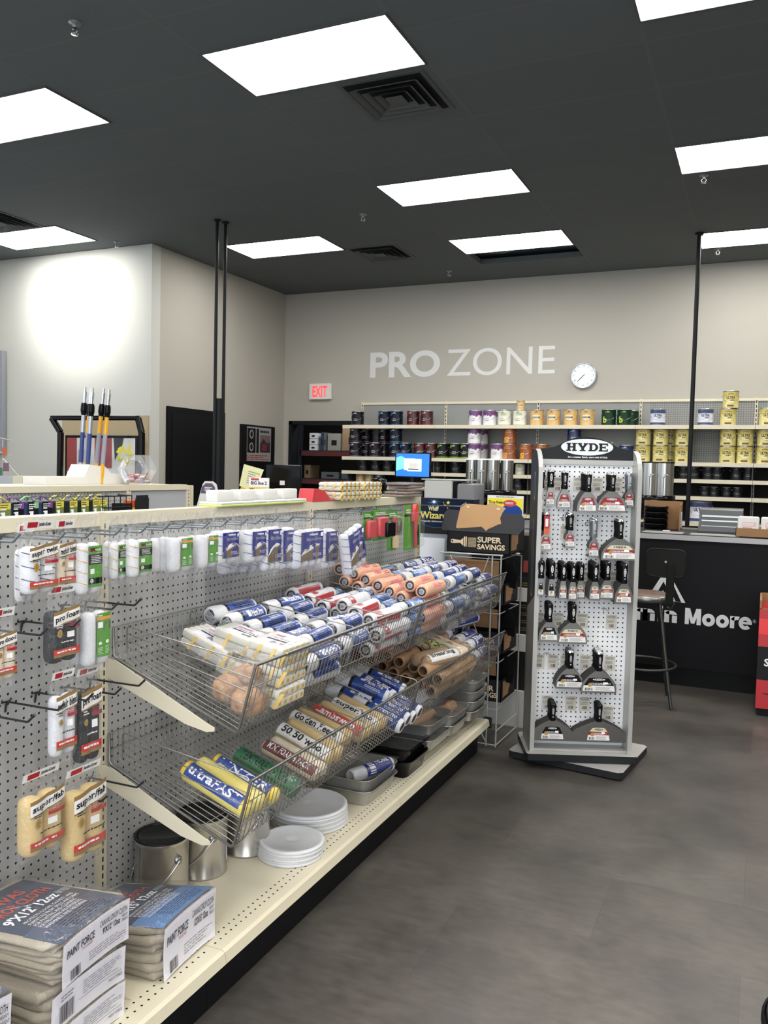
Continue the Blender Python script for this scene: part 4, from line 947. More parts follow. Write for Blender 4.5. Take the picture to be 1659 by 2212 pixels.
def roller(style, lb, cat='roller cover'):
    """axis along local +x, face end at x=0; label side up (+z)"""
    L = .232; r = .0295; t = thing('roller_cover', lb, cat)
    N, CORE = {'blue': (napw, corek), 'sky': (napw, corew), 'red': (napw, corek), 'peach': (napp, corek), 'navy': (napw, corew), 'tan': (napt, coret)}[style]
    b = MB(); nap_tube(b, r, L, N, CORE); b.build('nap', t)
    b = MB(); b.lathe([(.0195, .001), (.0195, L-.001)], CORE, 16, axis='X'); b.lathe([(.0170, L*.5), (.0, L*.5)], mat('core_inside', '#151210', .9), 12, axis='X')
    b.lathe([(.0165, L-.001), (.0165, .001), (.0195, .0005)], CORE, 16, axis='X'); b.build('core', t)
    f = cyl_fn(r, 0, PI/2, .0006, 'X')       # u round, v along x ; angle measured from +y towards +z
    def F(u, v, l=0.0):        # u=0 on top
        a = PI/2 + u/r; R_ = r+.0007+l; return Vector((v, R_*math.cos(a), R_*math.sin(a)))
    b = MB()
    if style in ('blue', 'sky'):
        M1 = bluel if style == 'blue' else bl2
        b.quad(-.062, .062, .075, .215, M1, F, 16); b.quad(-.062, .062, .062, .075, blk_l, F, 16, .0001)
        b.quad(-.012, .012, .10, .12, pr, F, 3, .0004)
        G = lambda u, v, l=0: F(-v if False else v, u, l)
        b.txt('Paint Pro', .125, .20, -.016, .008, pr, lambda u, v, l=0: F(-v, u, l), True, .0008)
        b.lines(.125, .205, -.034, -.022, 2, pr, lambda u, v, l=0: F(-v, u, l), .0006, .4); b.lines(.10, .205, .022, .044, 3, pr, lambda u, v, l=0: F(-v, u, l), .0006, .35)
        b.lines(.10, .205, -.058, -.040, 3, INK, lambda u, v, l=0: F(-v, u, l), .0006, .5)
    elif style == 'red':
        b.quad(-.035, .035, .03, .075, redl, F, 8); b.lines(.035, .07, -.02, .02, 3, pr, lambda u, v, l=0: F(-v, u, l), .0006, .5)
        b.quad(.045, .075, .02, .2, redl, F, 6)
    elif style == 'peach':
        b.txt('PRO', .07, .13, -.012, .014, pinkl, lambda u, v, l=0: F(-v, u, l), True, .0006); b.lines(.15, .215, -.02, .02, 4, mat('print_maroon', '#8a2b35', .5), lambda u, v, l=0: F(-v, u, l), .0006, .35)
        b.quad(-.032, -.016, .04, .075, MATS['print_maroon'], F, 3, .0004); b.lines(.08, .2, .026, .046, 3, pinkl, lambda u, v, l=0: F(-v, u, l), .0006, .4)
        b.lines(.08, .2, -.058, -.035, 3, pinkl, lambda u, v, l=0: F(-v, u, l), .0006, .4)
    elif style == 'navy':
        b.quad(-.06, .06, .07, .215, navyl, F, 14); b.quad(-.02, .05, .09, .12, pr, F, 6, .0003); b.txt('ProDooz', .13, .205, -.018, .012, pr, lambda u, v, l=0: F(-v, u, l), True, .0008); b.quad(-.06, -.035, .13, .215, bronz, F, 5, .0004)
    elif style == 'tan':
        b.txt('ROLLER', .10, .15, -.008, .008, redl, lambda u, v, l=0: F(-v, u, l), True, .0006)
    b.build('label', t)
    # face end
    if style in ('red', 'peach'):
        b = MB(); f2 = plane_fn((.0035, 0, 0), (0, -1, 0), (0, 0, 1)); b.ell(0, 0, .0125, .0125, mat('disc_white', '#bdbcc0', .5), f2, 0, 18); b.lines(-.008, .008, -.008, .008, 3, INK, f2, .0004, .5)
        b.build('end_label', t)
    elif style in ('blue', 'sky'):
        b = MB(); f2 = plane_fn((-.0015, 0, 0), (0, -1, 0), (0, 0, 1)); b.quad(-.013, .013, -.030, .018, mat('sticker_grey', '#b7bac2', .4), f2, 1); b.bars(-.011, .011, -.026, .014, lambda u, v, l=0: f2(v, u, l) if False else f2(u, v, l), 6, .0004, mat('bar_grey', '#55585f', .5)); b.build('barcode_sticker', t)
    if style != 'tan':
        b = MB(); rd_ = random.Random(9)
        R = []
        for i, x in enumerate((-.006, -.004, .004, .02, .09, .16, .215, .232, .240)):
            k = (.25, .9, 1.04, 1.07, 1.05, 1.07, 1.05, .95, .3)[i]
            R.append([(x, r*k*(1+rd_.uniform(-.05, .05))*math.cos(2*PI*j/12), r*k*(1+rd_.uniform(-.05, .05))*math.sin(2*PI*j/12)) for j in range(12)])
        b.rings(R, FILM2, True); b.build('film', t)
    return reg(t)
RP = {}
SW = {'blue': 'white roller cover in blue wrap', 'sky': 'white roller cover in sky blue wrap', 'red': 'white roller cover with red end label', 'peach': 'peach roller cover', 'navy': 'white roller cover with navy label', 'tan': 'tan roller cover with open core'}
zfl = lambda X, dz: .806+dz+(-1.283-X)*.333
def put_roller(style, lb, M):
    if style not in RP: p = roller(style, lb); RP[style] = p; p.matrix_world = M; o = p
    else: o = dup(RP[style], lb, M=M)
    o['group'] = SW[style] + 's in the wire baskets'
    return o
LW = ['lowest', 'second', 'third', 'fourth', 'fifth', 'sixth']
def heap(style, y0, top, dz, where, jit=.017, tilt=.09, x0=-1.692, x1=-1.29, vis=2):
    """side by side columns from the pegboard to the basket front; top(X) = height of the pile"""
    r = .0300; X = x0; c = 0; rr = random.Random(int(y0*1000))
    while X <= x1+.001:
        zb = zfl(X, dz) + r; k = 0; col = []
        while zb + k*.0545 + r <= top(X) + .012: col.append(zb + k*.0545); k += 1
        if not col: col = [zb]
        for k, z in enumerate(col):
            if k < len(col)-vis and X < -1.34: continue
            xx = X + (.5*.0615 if (k % 2) else 0) + rr.uniform(-.002, .002)
            if xx > -1.27+ (z-.8-dz)*.18: continue
            M = TRS((xx, y0 + rr.uniform(-jit, jit) + .012*(k == len(col)-1), z), rx=0, rz=PI/2 + rr.uniform(-tilt, tilt)) @ Matrix.Rotation(rr.uniform(-.9, .9), 4, 'X')
            put_roller(style, '%s, %s, %s from pegboard, %s layer' % (SW[style], where, ORD[c], 'top' if k == len(col)-1 else LW[k]), M)
        X += .0610; c += 1
ln = lambda a, b_: (lambda X: a + (b_-a)*(X+1.70)/(.42))
heap('blue', 2.29, ln(1.055, .975), 0, 'nearest group, upper basket')
heap('blue', 2.555, ln(1.045, .985), 0, 'second group, upper basket', x0=-1.65)
heap('red', 2.815, ln(1.075, .99), 0, 'upper basket')
heap('sky', 3.06, ln(1.03, .985), 0, 'before peach ones')
heap('peach', 3.275, ln(1.125, 1.035), 0, 'upper basket', tilt=.02)
heap('sky', 3.55, ln(1.06, 1.03), 0, 'behind peach ones')
heap('blue', 3.80, ln(1.05, 1.03), 0, 'far group, upper basket', tilt=.12)
heap('navy', 4.045, ln(1.06, 1.02), 0, 'upper basket end', tilt=.12)
heap('tan', 3.48, ln(.70, .665), -.315, 'lower basket', jit=.02)
heap('tan', 3.72, ln(.72, .69), -.315, 'lower basket, rear group', jit=.02, x0=-1.5)
heap('navy', 3.98, ln(.72, .70), -.315, 'lower basket', tilt=.15)
for i, (p, q, lb) in enumerate([((-1.46, 4.02, .735), 1.1, 'white roller cover with navy label, lying crosswise on the far pile, lower basket'), ((-1.33, 3.40, .645), 1.45, 'tan roller cover lying on top at the front of the lower basket')]):
    put_roller(['navy', 'tan'][i], lb, TRS(p, rz=q, ry=-.1))

# ================================================================== ROLLER PACKS
pack_n = {}
def dome(u0, u1, r, n, W):
    return None
def pack(lb, n, r, L, napm, label, z_head=.045, stripe=None, cat='roller refill pack', bag=True, tilt=0.0, name='roller_pack'):
    """local: hook hole at the origin, hangs along -z, faces +x, width along y"""
    t = thing(name, lb, cat); W = 2*r*n
    for i in range(n):
        cy = -W/2 + r + 2*r*i; b = MB(); rd_ = random.Random(i)
        prof = [(.0, -z_head), (r*.5, -z_head-.001), (r*.85, -z_head-.006), (r*.98, -z_head-.016)] + [(r, -z_head-L*f) for f in (.25, .5, .75)] + [(r*.98, -z_head-L+.016), (r*.85, -z_head-L+.006), (r*.5, -z_head-L+.001), (0, -z_head-L)]
        b.lathe(prof, napm, 18, Matrix.Translation((0, cy, 0)), jit=.0004, rnd=rd_)
        if stripe:
            k = int(L/.03)
            for q in range(k+1):
                zs = -z_head-.012-q*(L-.02)/max(k, 1)
                pts = []
                for j in range(13):
                    a = -PI/2 + PI*j/12 ; zz = zs - .014*j/12*1.3
                    if zz < -z_head-L+.008 or zz > -z_head-.006: continue
                    pts.append((Vector(((r+.0004)*math.cos(a), cy+(r+.0004)*math.sin(a), zz))))
                if len(pts) > 2: b.tube(pts, .0013, stripe, 4)
        b.build('roller', t)
    f = plane_fn((r+.0015, 0, -z_head), (0, 1, 0), (0, 0, 1)); b = MB(); w2 = W/2*.97
    def fold(u, v, l=0.0):      # follows the fronts of the rollers
        q = ((u+W/2) % (2*r)) - r; d = r - math.sqrt(max(r*r-min(abs(q), r*.8)**2, 0)); return Vector((r+.0012-d*.35+l, u, v-z_head))
    N = 6*n
    if label == 'navy':
        a, c = -w2*.74, w2
        b.quad(a, c, -L*.80, -L*.06, navyl, fold, N); 
        pts = [(a, -L*.8)] + [(a+(c-a)*i/10, -L*.8 + L*.42*math.sin(PI*(.12+.6*i/10))) for i in range(11)] + [(c, -L*.8)]
        b.poly([(u, v) for u, v in pts], mat('wrap_white', '#dcdcde', .35), fold, .0006)
        b.poly([(u, -L*.8 + (v+L*.8)*.86) for u, v in pts], bronz, fold, .0010)
        b.txt('Microfiber', a+(c-a)*.22, a+(c-a)*.92, -L*.30, -L*.21, mat('print_grey2', '#8f93a8', .5), fold, True, .0008); b.txt('PREMIER', a+(c-a)*.35, a+(c-a)*.75, -L*.16, -L*.11, pr, fold, True, .0008)
        b.ell(a+(c-a)*.22, -L*.52, (c-a)*.11, L*.025, mat('print_sand', '#b8a98a', .5), fold, .0012, 14); b.lines(a+(c-a)*.5, c*.95, -L*.72, -L*.62, 3, pr, fold, .0014, .3)
        b.quad(c*.70, c*.92, -L*.20, -L*.10, MATS['price_sticker'], fold, 1, .0014)
    elif label == 'shur':
        a, c = -w2*.42, w2
        b.quad(a, c, -L*.86, -L*.06, greenl, fold, N); b.quad(a+(c-a)*.14, c*.9, -L*.17, -L*.10, mat('wrap_maroon', '#5a1c22', .4), fold, 2, .0005); b.txt('SHUR-LINE', a+(c-a)*.2, c*.84, -L*.155, -L*.115, pr, fold, True, .001)
        b.quad(a, c, -L*.42, -L*.22, blk_l, fold, N, .0005); b.lines(a+(c-a)*.2, c*.95, -L*.40, -L*.24, 5, pr, fold, .001, .35)
        b.quad(a, c, -L*.80, -L*.68, blk_l, fold, N, .0005); b.ell(a+(c-a)*.25, -L*.74, (c-a)*.13, L*.045, pr, fold, .001, 14); b.txt('2', a+(c-a)*.19, a+(c-a)*.31, -L*.765, -L*.715, INK, fold, True, .0014)
        b.quad(a+(c-a)*.12, a+(c-a)*.42, -L*.60, -L*.50, MATS['price_sticker'], fold, 1, .001)
    elif label == 'green':
        a, c = -w2*.28, w2
        b.quad(a, c, -L*.84, -L*.03, greenl, fold, N); b.quad(a, c, -L*.155, -L*.095, orangel, fold, N, .0005); b.txt('Pintar', a+(c-a)*.1, a+(c-a)*.4, -L*.085, -L*.055, pr, fold, True, .001)
        b.poly([(a+(c-a)*.55, -L*.19), (c, -L*.19), (c, -L*.34), (a+(c-a)*.45, -L*.36)], mat('print_slate', '#55604f', .5), fold, .0006); b.quad(a+(c-a)*.08, a+(c-a)*.42, -L*.30, -L*.19, MATS['price_sticker'], fold, 1, .001)
        b.lines(a+(c-a)*.12, a+(c-a)*.45, -L*.8, -L*.66, 5, pr, fold, .001, .3); b.lines(a+(c-a)*.58, a+(c-a)*.95, -L*.8, -L*.64, 6, pr, fold, .001, .3)
        b.ell(a+(c-a)*.27, -L*.59, (c-a)*.10, L*.03, pr, fold, .001, 12); b.ell(a+(c-a)*.72, -L*.57, (c-a)*.12, L*.035, pr, fold, .001, 12)
    elif label and label.startswith('rooster:'):
        word = label.split(':')[1]; dark = napm is napd
        a, c = -w2*.92, w2; sl = .16*(c-a); bh = min(L*.19, .034); y0 = -L*.03-bh-sl*.5
        q_ = lambda v0, v1, m_, l_: b.add([fold(a+(c-a)*i/8, v0+(v1-v0)*j+sl*i/8, l_) for j in (0, 1) for i in range(9)], [(i, i+1, i+10, i+9) for i in range(8)], m_)
        q_(y0, y0+bh, mat('wrap_whiteband', '#e4e2df', .4), .0003)
        b.txt(word, a+(c-a)*.05, a+(c-a)*.97, y0+bh*.14, y0+bh*.90, INK, lambda u, v, l=0: fold(u, v+sl*(u-a)/(c-a), l), True, .001)
        q_(y0+bh, y0+bh*1.35, brn, .0003); q_(y0-bh*.12, y0, brn, .0003)
        b.quad(a, c, -L*.82, -L*.72, mat('wrap_vermilion', '#c0352c', .35), fold, N, .0004); b.quad(a, c, -L*.87, -L*.82, brn, fold, N, .0004); b.lines(a+(c-a)*.1, c*.95, -L*.80, -L*.74, 1, pr, fold, .0009, .5)
        b.ell(a+(c-a)*.20, -L*.42, W*.085, W*.115, gold_l, fold, .0008, 18); b.ell(a+(c-a)*.20, -L*.42, W*.05, W*.07, mat('wrap_gold2', '#8b7434', .45), fold, .0011, 14)
        b.lines(a+(c-a)*.08, a+(c-a)*.34, -L*.32, -L*.25, 2, INK if not dark else pr, fold, .0008, .5)
        b.quad(a+(c-a)*.52, c, -L*.36, -L*.30, redl if not dark else MATS['print_maroon'] if 'print_maroon' in MATS else redl, fold, 4, .0006); b.lines(a+(c-a)*.52, c*.96, -L*.30, -L*.23, 2, redl, fold, .0008, .4)
        b.quad(a+(c-a)*.50, a+(c-a)*.74, -L*.52, -L*.41, MATS['price_sticker'], fold, 1, .0012); b.lines(a+(c-a)*.25, c*.95, -L*.62, -L*.57, 1, INK if not dark else pr, fold, .0008, .4)
    if label: b.build('label', t)
    if label and label.startswith('rooster:'):
        g = MB(); hw = W/2*.98; fh = plane_fn((.001, 0, 0), (0, 1, 0), (.25, 0, 1))
        g.quad(-hw, hw, .012, .034, mat('wrap_whiteband', '#e4e2df', .4), fh); g.quad(-hw*.75, -hw*.1, .016, .030, redl, fh, 1, .0005); g.txt('Jumbo-Koter', -hw*.02, hw*.8, .016, .029, INK, fh, True, .0006); g.build('header_strip', t)
    if bag:
        g = MB(); rd_ = random.Random(n*7+int(L*1000)); R = []
        up = .036 if (label and label.startswith('rooster')) else .026
        for z, kd, kw in ((up, .04, .90), (up*.5, .10, .97), (-z_head*.3, .35, .98), (-z_head*.75, .8, 1.02), (-z_head-.02, 1.16, 1.04), (-z_head-L*.3, 1.14, 1.04), (-z_head-L*.6, 1.16, 1.05), (-z_head-L*.9, 1.12, 1.05), (-z_head-L-.004, .8, 1.06), (-z_head-L-.022, .12, 1.02)):
            ring = []
            for j in range(20):
                a = 2*PI*j/20; sx = math.cos(a); sy = math.sin(a); e = .55
                X_ = math.copysign(abs(sx)**e, sx)*r*kd; Y_ = math.copysign(abs(sy)**e, sy)*W/2*kw
                ring.append((X_+rd_.uniform(-.0025, .0025), Y_+rd_.uniform(-.0018, .0018), z+rd_.uniform(-.003, .003)))
            R.append(ring)
        g.rings(R, FILM, True); g.build('bag', t)
    return t
stn = mat('stripe_navy', '#3b4868', .9); sty = mat('stripe_yellow', '#dfc07c', .9); stb = mat('stripe_blue', '#5a74b4', .9)
# (xl, xr, ytop, ybottom in the photograph of the rollers, plane X, rollers, nap, stripe, label, text)
PK = [((42, 78, 1186, 1300), -1.66, 2, napw, stn, 'rooster:super', 'striped roller pack hanging behind the super twist pack, top left hook'),
      ((62, 128, 1180, 1283), -1.59, 2, napw, stn, 'rooster:super twist', 'navy striped two-roller pack lettered super twist, top left'),
      ((127, 166, 1176, 1272), -1.60, 2, napc, None, 'rooster:mohair blend', 'cream roller pack lettered mohair blend, right beside super twist'),
      ((177, 222, 1173, 1284), -1.58, 2, napw, sty, 'shur', 'yellow striped refill pack with green label in front of the first upright'),
      ((233, 262, 1169, 1249), -1.66, 2, napw, sty, None, 'yellow striped refill pack without visible label, just right of the first upright'),
      ((247, 276, 1172, 1252), -1.60, 2, napw, sty, 'shur', 'yellow striped refill pack, half covered, second right of the first upright'),
      ((269, 300, 1165, 1248), -1.62, 2, napw, sty, 'shur', 'yellow striped refill pack, half covered, third right of the first upright'),
      ((288, 330, 1166, 1247), -1.57, 2, napw, sty, 'shur', 'yellow striped refill pack with full black and green label, fourth after the upright'),
      ((337, 357, 1163, 1237), -1.62, 1, napw, None, None, 'plain white mini roller pack, left one before the green and orange labels'),
      ((357, 376, 1160, 1236), -1.60, 1, napw, None, None, 'plain white mini roller pack touching the green and orange label'),
      ((376, 418, 1161, 1236), -1.57, 2, napw, None, 'green', 'white mini roller pack with green and orange label, top row left one'),
      ((420, 441, 1157, 1228), -1.60, 1, napw, None, None, 'plain white mini roller pack between the two green and orange labels'),
      ((437, 475, 1155, 1227), -1.57, 2, napw, None, 'green', 'white mini roller pack with green and orange label, top row right one'),
      ((475, 518, 1146, 1219), -1.56, 2, napw, stb, 'navy', 'first navy label roller pack from the left, two rollers'),
      ((517, 541, 1146, 1218), -1.60, 1, napw, stb, 'navy', 'second navy label roller pack from the left, narrow'),
      ((540, 577, 1144, 1215), -1.56, 2, napw, stb, 'navy', 'third navy label roller pack from the left'),
      ((574, 609, 1138, 1232), -1.56, 3, napw, stb, 'navy', 'fourth navy label roller pack from the left, hanging lower with three rollers'),
      ((607, 643, 1140, 1230), -1.57, 2, napw, stb, 'navy', 'fifth navy label roller pack from the left'),
      ((642, 700, 1144, 1226), -1.55, 4, napw, stb, 'navy', 'sixth navy label roller pack, wide and facing the aisle'),
      ((697, 732, 1143, 1228), -1.60, 2, napw, stb, 'navy', 'seventh navy label roller pack, mostly behind the tilted one'),
      ((487, 521, 1180, 1240), -1.66, 2, napw, stb, None, 'blue striped roller pack hanging lower behind the first navy label'),
      ((524, 545, 1178, 1238), -1.66, 1, napw, stb, None, 'blue striped roller pack hanging lower behind the second navy label'),
      ((548, 573, 1175, 1236), -1.66, 2, napw, stb, None, 'blue striped roller pack hanging lower behind the third navy label'),
      ((645, 672, 1170, 1232), -1.66, 1, napw, None, None, 'plain roller pack hanging lower, left below the wide navy label'),
      ((672, 700, 1168, 1232), -1.66, 1, napw, None, None, 'plain roller pack hanging lower, right below the wide navy label'),
      ((114, 174, 1318, 1431), -1.585, 2, napd, None, 'rooster:pro foam', 'black foam roller pack lettered pro foam on the middle hook'),
      ((169, 192, 1326, 1438), -1.62, 1, napw, None, None, 'plain long white roller left of the lower green label'),
      ((190, 240, 1322, 1438), -1.585, 2, napw, None, 'green', 'long white roller pack with green and orange label on the middle hook'),
      ((-12, 38, 1372, 1470), -1.59, 2, napc, None, 'rooster:pro doo-z', 'cream roller pack cut by the left edge of the photo'),
      ((120, 168, 1502, 1632), -1.59, 2, napw, None, 'rooster:mohair blend', 'tall white roller pack on the third row of hooks'),
      ((174, 221, 1492, 1645), -1.60, 2, napd, None, 'rooster:pro foam', 'tall black foam roller pack on the third row of hooks'),
      ((63, 142, 1718, 1842), -1.585, 2, napy, None, 'rooster:super/fab', 'golden fleece roller pack, lower left, with blue stripe on its label'),
      ((157, 231, 1706, 1852), -1.58, 2, napy, None, 'rooster:super/fab', 'large golden fleece roller pack hanging by the upright above the drop cloths')]
for (xl, xr, yt, yb), X, n, nm_, st, la, lb in PK:
    A = onX(xl, (yt+yb)/2, X); B = onX(xr, (yt+yb)/2, X); T = onX((xl+xr)/2, yt, X); D = onX((xl+xr)/2, yb, X)
    W = B.y-A.y; r = max(min(W/(2*n), .032), .011); L = T.z-D.z
    xc = X - min(r, .03)
    t = pack(lb, n, r, L, nm_, la, .045 if 'rooster' not in str(la) else .03, st)
    t.location = (xc, (A.y+B.y)/2, T.z + (.045 if 'rooster' not in str(la) else .03)); t['group'] = 'hanging roller packs on the pegboard'
# the tilted navy pack
t = pack('tilted navy label roller pack swinging out at the right end of the row', 4, .0215, .178, napw, 'navy', .05, stb)
p = onX(765, 1128, -1.53); t.matrix_world = TRS((p.x-.01, p.y-.03, p.z+.02), rx=math.radians(16)); t['group'] = 'hanging roller packs on the pegboard'
# wire hooks
wire = mat('hook_grey', '#7b8288', .35, .7); wired = mat('hook_dark', '#45484b', .4, .8)
def peg_hook(y, z, L, lb, m=wire, X0=GX):
    t = thing('peg_hook', lb, 'peg hook', (X0, y, z), 0, 'long wire hooks on the pegboard')
    MB().tube([(0, 0, -.028), (.004, 0, -.008), (.010, 0, 0), (L-.022, 0, .002), (L-.018, 0, .004), (L, 0, .020)], .0030, m, 6).cyl((L-.001, 0, .019), (L+.003, 0, .0235), .0036, m, n=8).build('prong', t)
    MB().tube([(.006, -.014, .006), (.003, -.013, -.001), (.003, .013, -.001), (.006, .014, .006)], .0022, m, 5).build('mount', t)
    return t
tips = [(42, 1155), (140, 1151), (199, 1147), (262, 1141), (317, 1137), (366, 1132), (402, 1129), (452, 1128), (491, 1125), (533, 1122), (566, 1119), (601, 1116), (633, 1116), (679, 1115), (737, 1112)]
for i, q in enumerate(tips):
    P = onX(q[0], q[1], -1.53); peg_hook(P.y, P.z-.02, .22, 'grey wire hook, %s from the left in the top row' % ORD[i])
for i, ((sx, sy), w_) in enumerate([((189, 1298), 'empty dark hook right of the foam pack, upper'), ((138, 1306), 'dark hook holding the black foam pack'), ((51, 1342), 'empty dark hook crossing the black foam pack'), ((-22, 1359), 'dark hook over the cream pack at the left edge'),
                                    ((81, 1496), 'dark hook of the third row, second from left'), ((145, 1484), 'dark hook of the third row, third from left'), ((199, 1467), 'dark hook of the third row, right end'), ((17, 1516), 'dark hook of the third row, first from left'), ((-50, 1540), 'lowest empty dark hook at the left edge'), ((196, 1680), 'dark hook above the large golden pack'), ((115, 1708), 'dark hook above the smaller golden pack')]):
    P = onX(sx, sy, -1.74); peg_hook(P.y, P.z, .20, w_, wired)

# ================================================================== TRAYS ON THE BASE SHELF
tray(-1.475, 3.085, .191, 0, 'empty steel paint tray, lower one of the nearest tray pair on the base shelf', .235, .31, .062)
tray(-1.475, 3.080, .238, 0, 'film wrapped steel tray with a navy roller inside, upper one of the nearest pair', .235, .31, .062, film=True)
put_roller('navy', 'navy wrapped roller cover lying inside the nearest film covered tray', TRS((-1.47, 2.985, .285), rz=1.2))
tray(-1.46, 3.41, .191, 0, 'black plastic tray liner under black wrap, left of the open steel trays', .25, .26, .075, blkp)
tray(-1.46, 3.40, .262, 0, 'black wrapped roller kit tray standing on the black liner', .26, .27, .06, blkp, film=True)
tray(-1.43, 3.66, .241, 0, 'steel tray tilted at the front behind the black liner', .22, .30, .055, legs=True)
tray(-1.44, 3.655, .315, 0, 'film covered steel tray with peach roller on the leaning pile', .235, .31, .055, film=True)
put_roller('tan', 'tan roller cover under film in the middle tray pile', TRS((-1.46, 3.55, .350), rz=1.45))
tray(-1.42, 3.90, .241, 0, 'steel tray on legs under the fourth pile on the base shelf', .22, .27, .055, legs=True)
tray(-1.42, 3.895, .292, 0, 'film covered steel tray with a brown roller, upper of the fourth pile', .225, .28, .055, film=True)
put_roller('tan', 'tan roller cover under film in the fourth tray pile', TRS((-1.43, 3.79, .328), rz=1.45))
for k in range(4):
    tray(-1.40, 4.18, .241+.050*k, 0, 'steel tray, %s of the tallest pile at the far end of the base shelf' % ['bottom', 'second', 'third', 'top'][k], .215, .265, .055, legs=(k == 0), film=(k == 3))

# ================================================================== DROP CLOTHS
canv = mat('canvas', '#a69c8b', .95, bump=(400, .5)); slate = mat('card_slate', '#3c4558', .3, coat=.3); orr = mat('print_orange', '#b8503a', .5); lblw = mat('label_paper', '#dedce6', .45); sky_ = mat('card_sky', '#5f83b5', .3, coat=.3); lgt = mat('print_light', '#c7c9cf', .5)
def drop_cloth(x, y, z, D, W, Hh, lb, size, rz=0.0, up=True, seed=1, n=6, back=0.0):
    """D depth in x (front at +x), W width in y"""
    t = thing('drop_cloth', lb, 'drop cloth', (x, y, z), rz, 'folded canvas drop cloths'); rr = random.Random(seed); b = MB(); h = Hh/n
    for k in range(n):
        R = []; N = 36
        dd = D/2-.008+rr.uniform(-.008, .004); ww = W/2+rr.uniform(-.012, .004)
        for zz, ins in ((k*h+.0005, .006), (k*h+h*.25, .0), (k*h+h*.75, .0), (k*h+h-.0005, .006)):
            ring = []
            for i in range(N):
                a = 2*PI*i/N; cx, sy = math.cos(a), math.sin(a); e = .22
                px_ = math.copysign(abs(cx)**e, cx)*(dd-ins); py_ = math.copysign(abs(sy)**e, sy)*(ww-ins)
                sag = -.010*(abs(py_)/ww)**3*(k/n)
                ring.append((px_+.0035*math.sin(i*1.1+k*2), py_+.0035*math.cos(i*.9+k*2), zz+sag+.0025*math.sin(i*.7+k*1.3)*(1 if k else 0)))
            R.append(ring)
        b.rings(R, canv, True, True, True)
    def shear(bb):
        bb.v = [(x_, y_, z_*(1-back*max(0, min(1, .5-x_/D)))) for x_, y_, z_ in bb.v]; return bb
    shear(b).build('folded_canvas', t)
    # printed card on top, bending over the front edge to the white label
    top = Hh+.0015; w2 = W/2*.90; cd = MB()
    def T(u, v, l=0.0):      # u along -y..y  (seen from the front: left to right), v from front edge (0) backwards (-> D)
        if v >= 0: return Vector((D/2-.002-v, u, top+l - .008*(abs(u)/w2)**3))
        return Vector((D/2+.004+l+.004*math.sin(v*20), u, top+v - .008*(abs(u)/w2)**3))
    if up:
        cd.quad(-w2, w2, .0, D*.90, slate, T, 8, 0, 6); cd.quad(-w2, w2, .0, D*.30, sky_ if seed == 5 else mat('card_slate2', '#4b556b', .3, coat=.3), T, 8, .0006, 2)
        cd.txt('CANVAS', -w2*.80, w2*.45, D*.70, D*.80, orr, T, True, .0012); cd.txt('DROP CLOTH', -w2*.80, w2*.75, D*.57, D*.67, orr, T, True, .0012)
        cd.txt(size, -w2*.80, w2*.55, D*.44, D*.54, pr, T, True, .0012); cd.txt('HEAVY WEIGHT', w2*.6, w2*.95, D*.46, D*.52, lgt, T, False, .0012)
        for i, s_ in enumerate(('PROTECTS FLOORS, CARPETS, AND', 'FURNITURE FROM SPILLS AND DRIPS', 'FOR PAINTING AND CLEANING', 'FOR WALLPAPERING AND REMODELING', 'WASHABLE AND REUSABLE')):
            cd.txt(s_, -w2*.66, w2*.72 if i < 2 else w2*.5, D*(.405-.042*i)-.011, D*(.405-.042*i), pr, T, False, .0012)
        cd.lines(-w2*.5, w2*.9, D*.04, D*.20, 6, INK, T, .0012, .22, rr); cd.quad(-w2*.95, -w2*.72, D*.80, D*.86, MATS['price_sticker'], T, 1, .0014)
    cdo = shear(cd).build('printed_card', t)
    g = MB(); lh = Hh*.96
    g.quad(-w2, w2, -lh, -.002, lblw, T, 8, 0, 6); q = -1
    if up:
        g.txt('CANVAS DROP CLOTH', w2*.05, w2*.92, -lh*.30, -lh*.16, INK, T, False, .0012); g.txt(size, w2*.15, w2*.70, -lh*.50, -lh*.35, INK, T, True, .0012)
        g.txt('HEAVY', w2*.76, w2*.95, -lh*.40, -lh*.33, INK, T, False, .0012); g.txt('WEIGHT', w2*.76, w2*.97, -lh*.50, -lh*.43, INK, T, False, .0012)
        g.txt('PAINT FORCE', -w2*.88, -w2*.10, -lh*.42, -lh*.24, mat('print_slate2', '#3a3c46', .5), T, True, .0012); g.txt('TOUGHER', -w2*.45, -w2*.15, -lh*.50, -lh*.44, orr, T, False, .0012)
        g.lines(-w2*.25, w2*.9, -lh*.88, -lh*.66, 4, MATS['print_grey'], T, .0012, .3, rr); g.bars(-w2*.78, -w2*.48, -lh*.96, -lh*.74, T, 16, .0012)
    else:
        g.lines(-w2*.2, w2*.92, -lh*.60, -lh*.20, 6, MATS['print_grey'], T, .0012, .3, rr); g.quad(-w2*.30, w2*.9, -lh*.665, -lh*.655, INK, T, 4, .0012)
        g.bars(-w2*.80, -w2*.42, -lh*.90, -lh*.42, T, 18, .0012); g.lines(-w2*.78, -w2*.35, -lh*.34, -lh*.16, 2, MATS['print_grey'], T, .0012, .4, rr); g.txt('PAINT FORCE', w2*.52, w2*.92, -lh*.82, -lh*.74, MATS['print_grey'], T, True, .0012)
    g.build('paper_label', t)
    f = MB(); R = []; N = 28
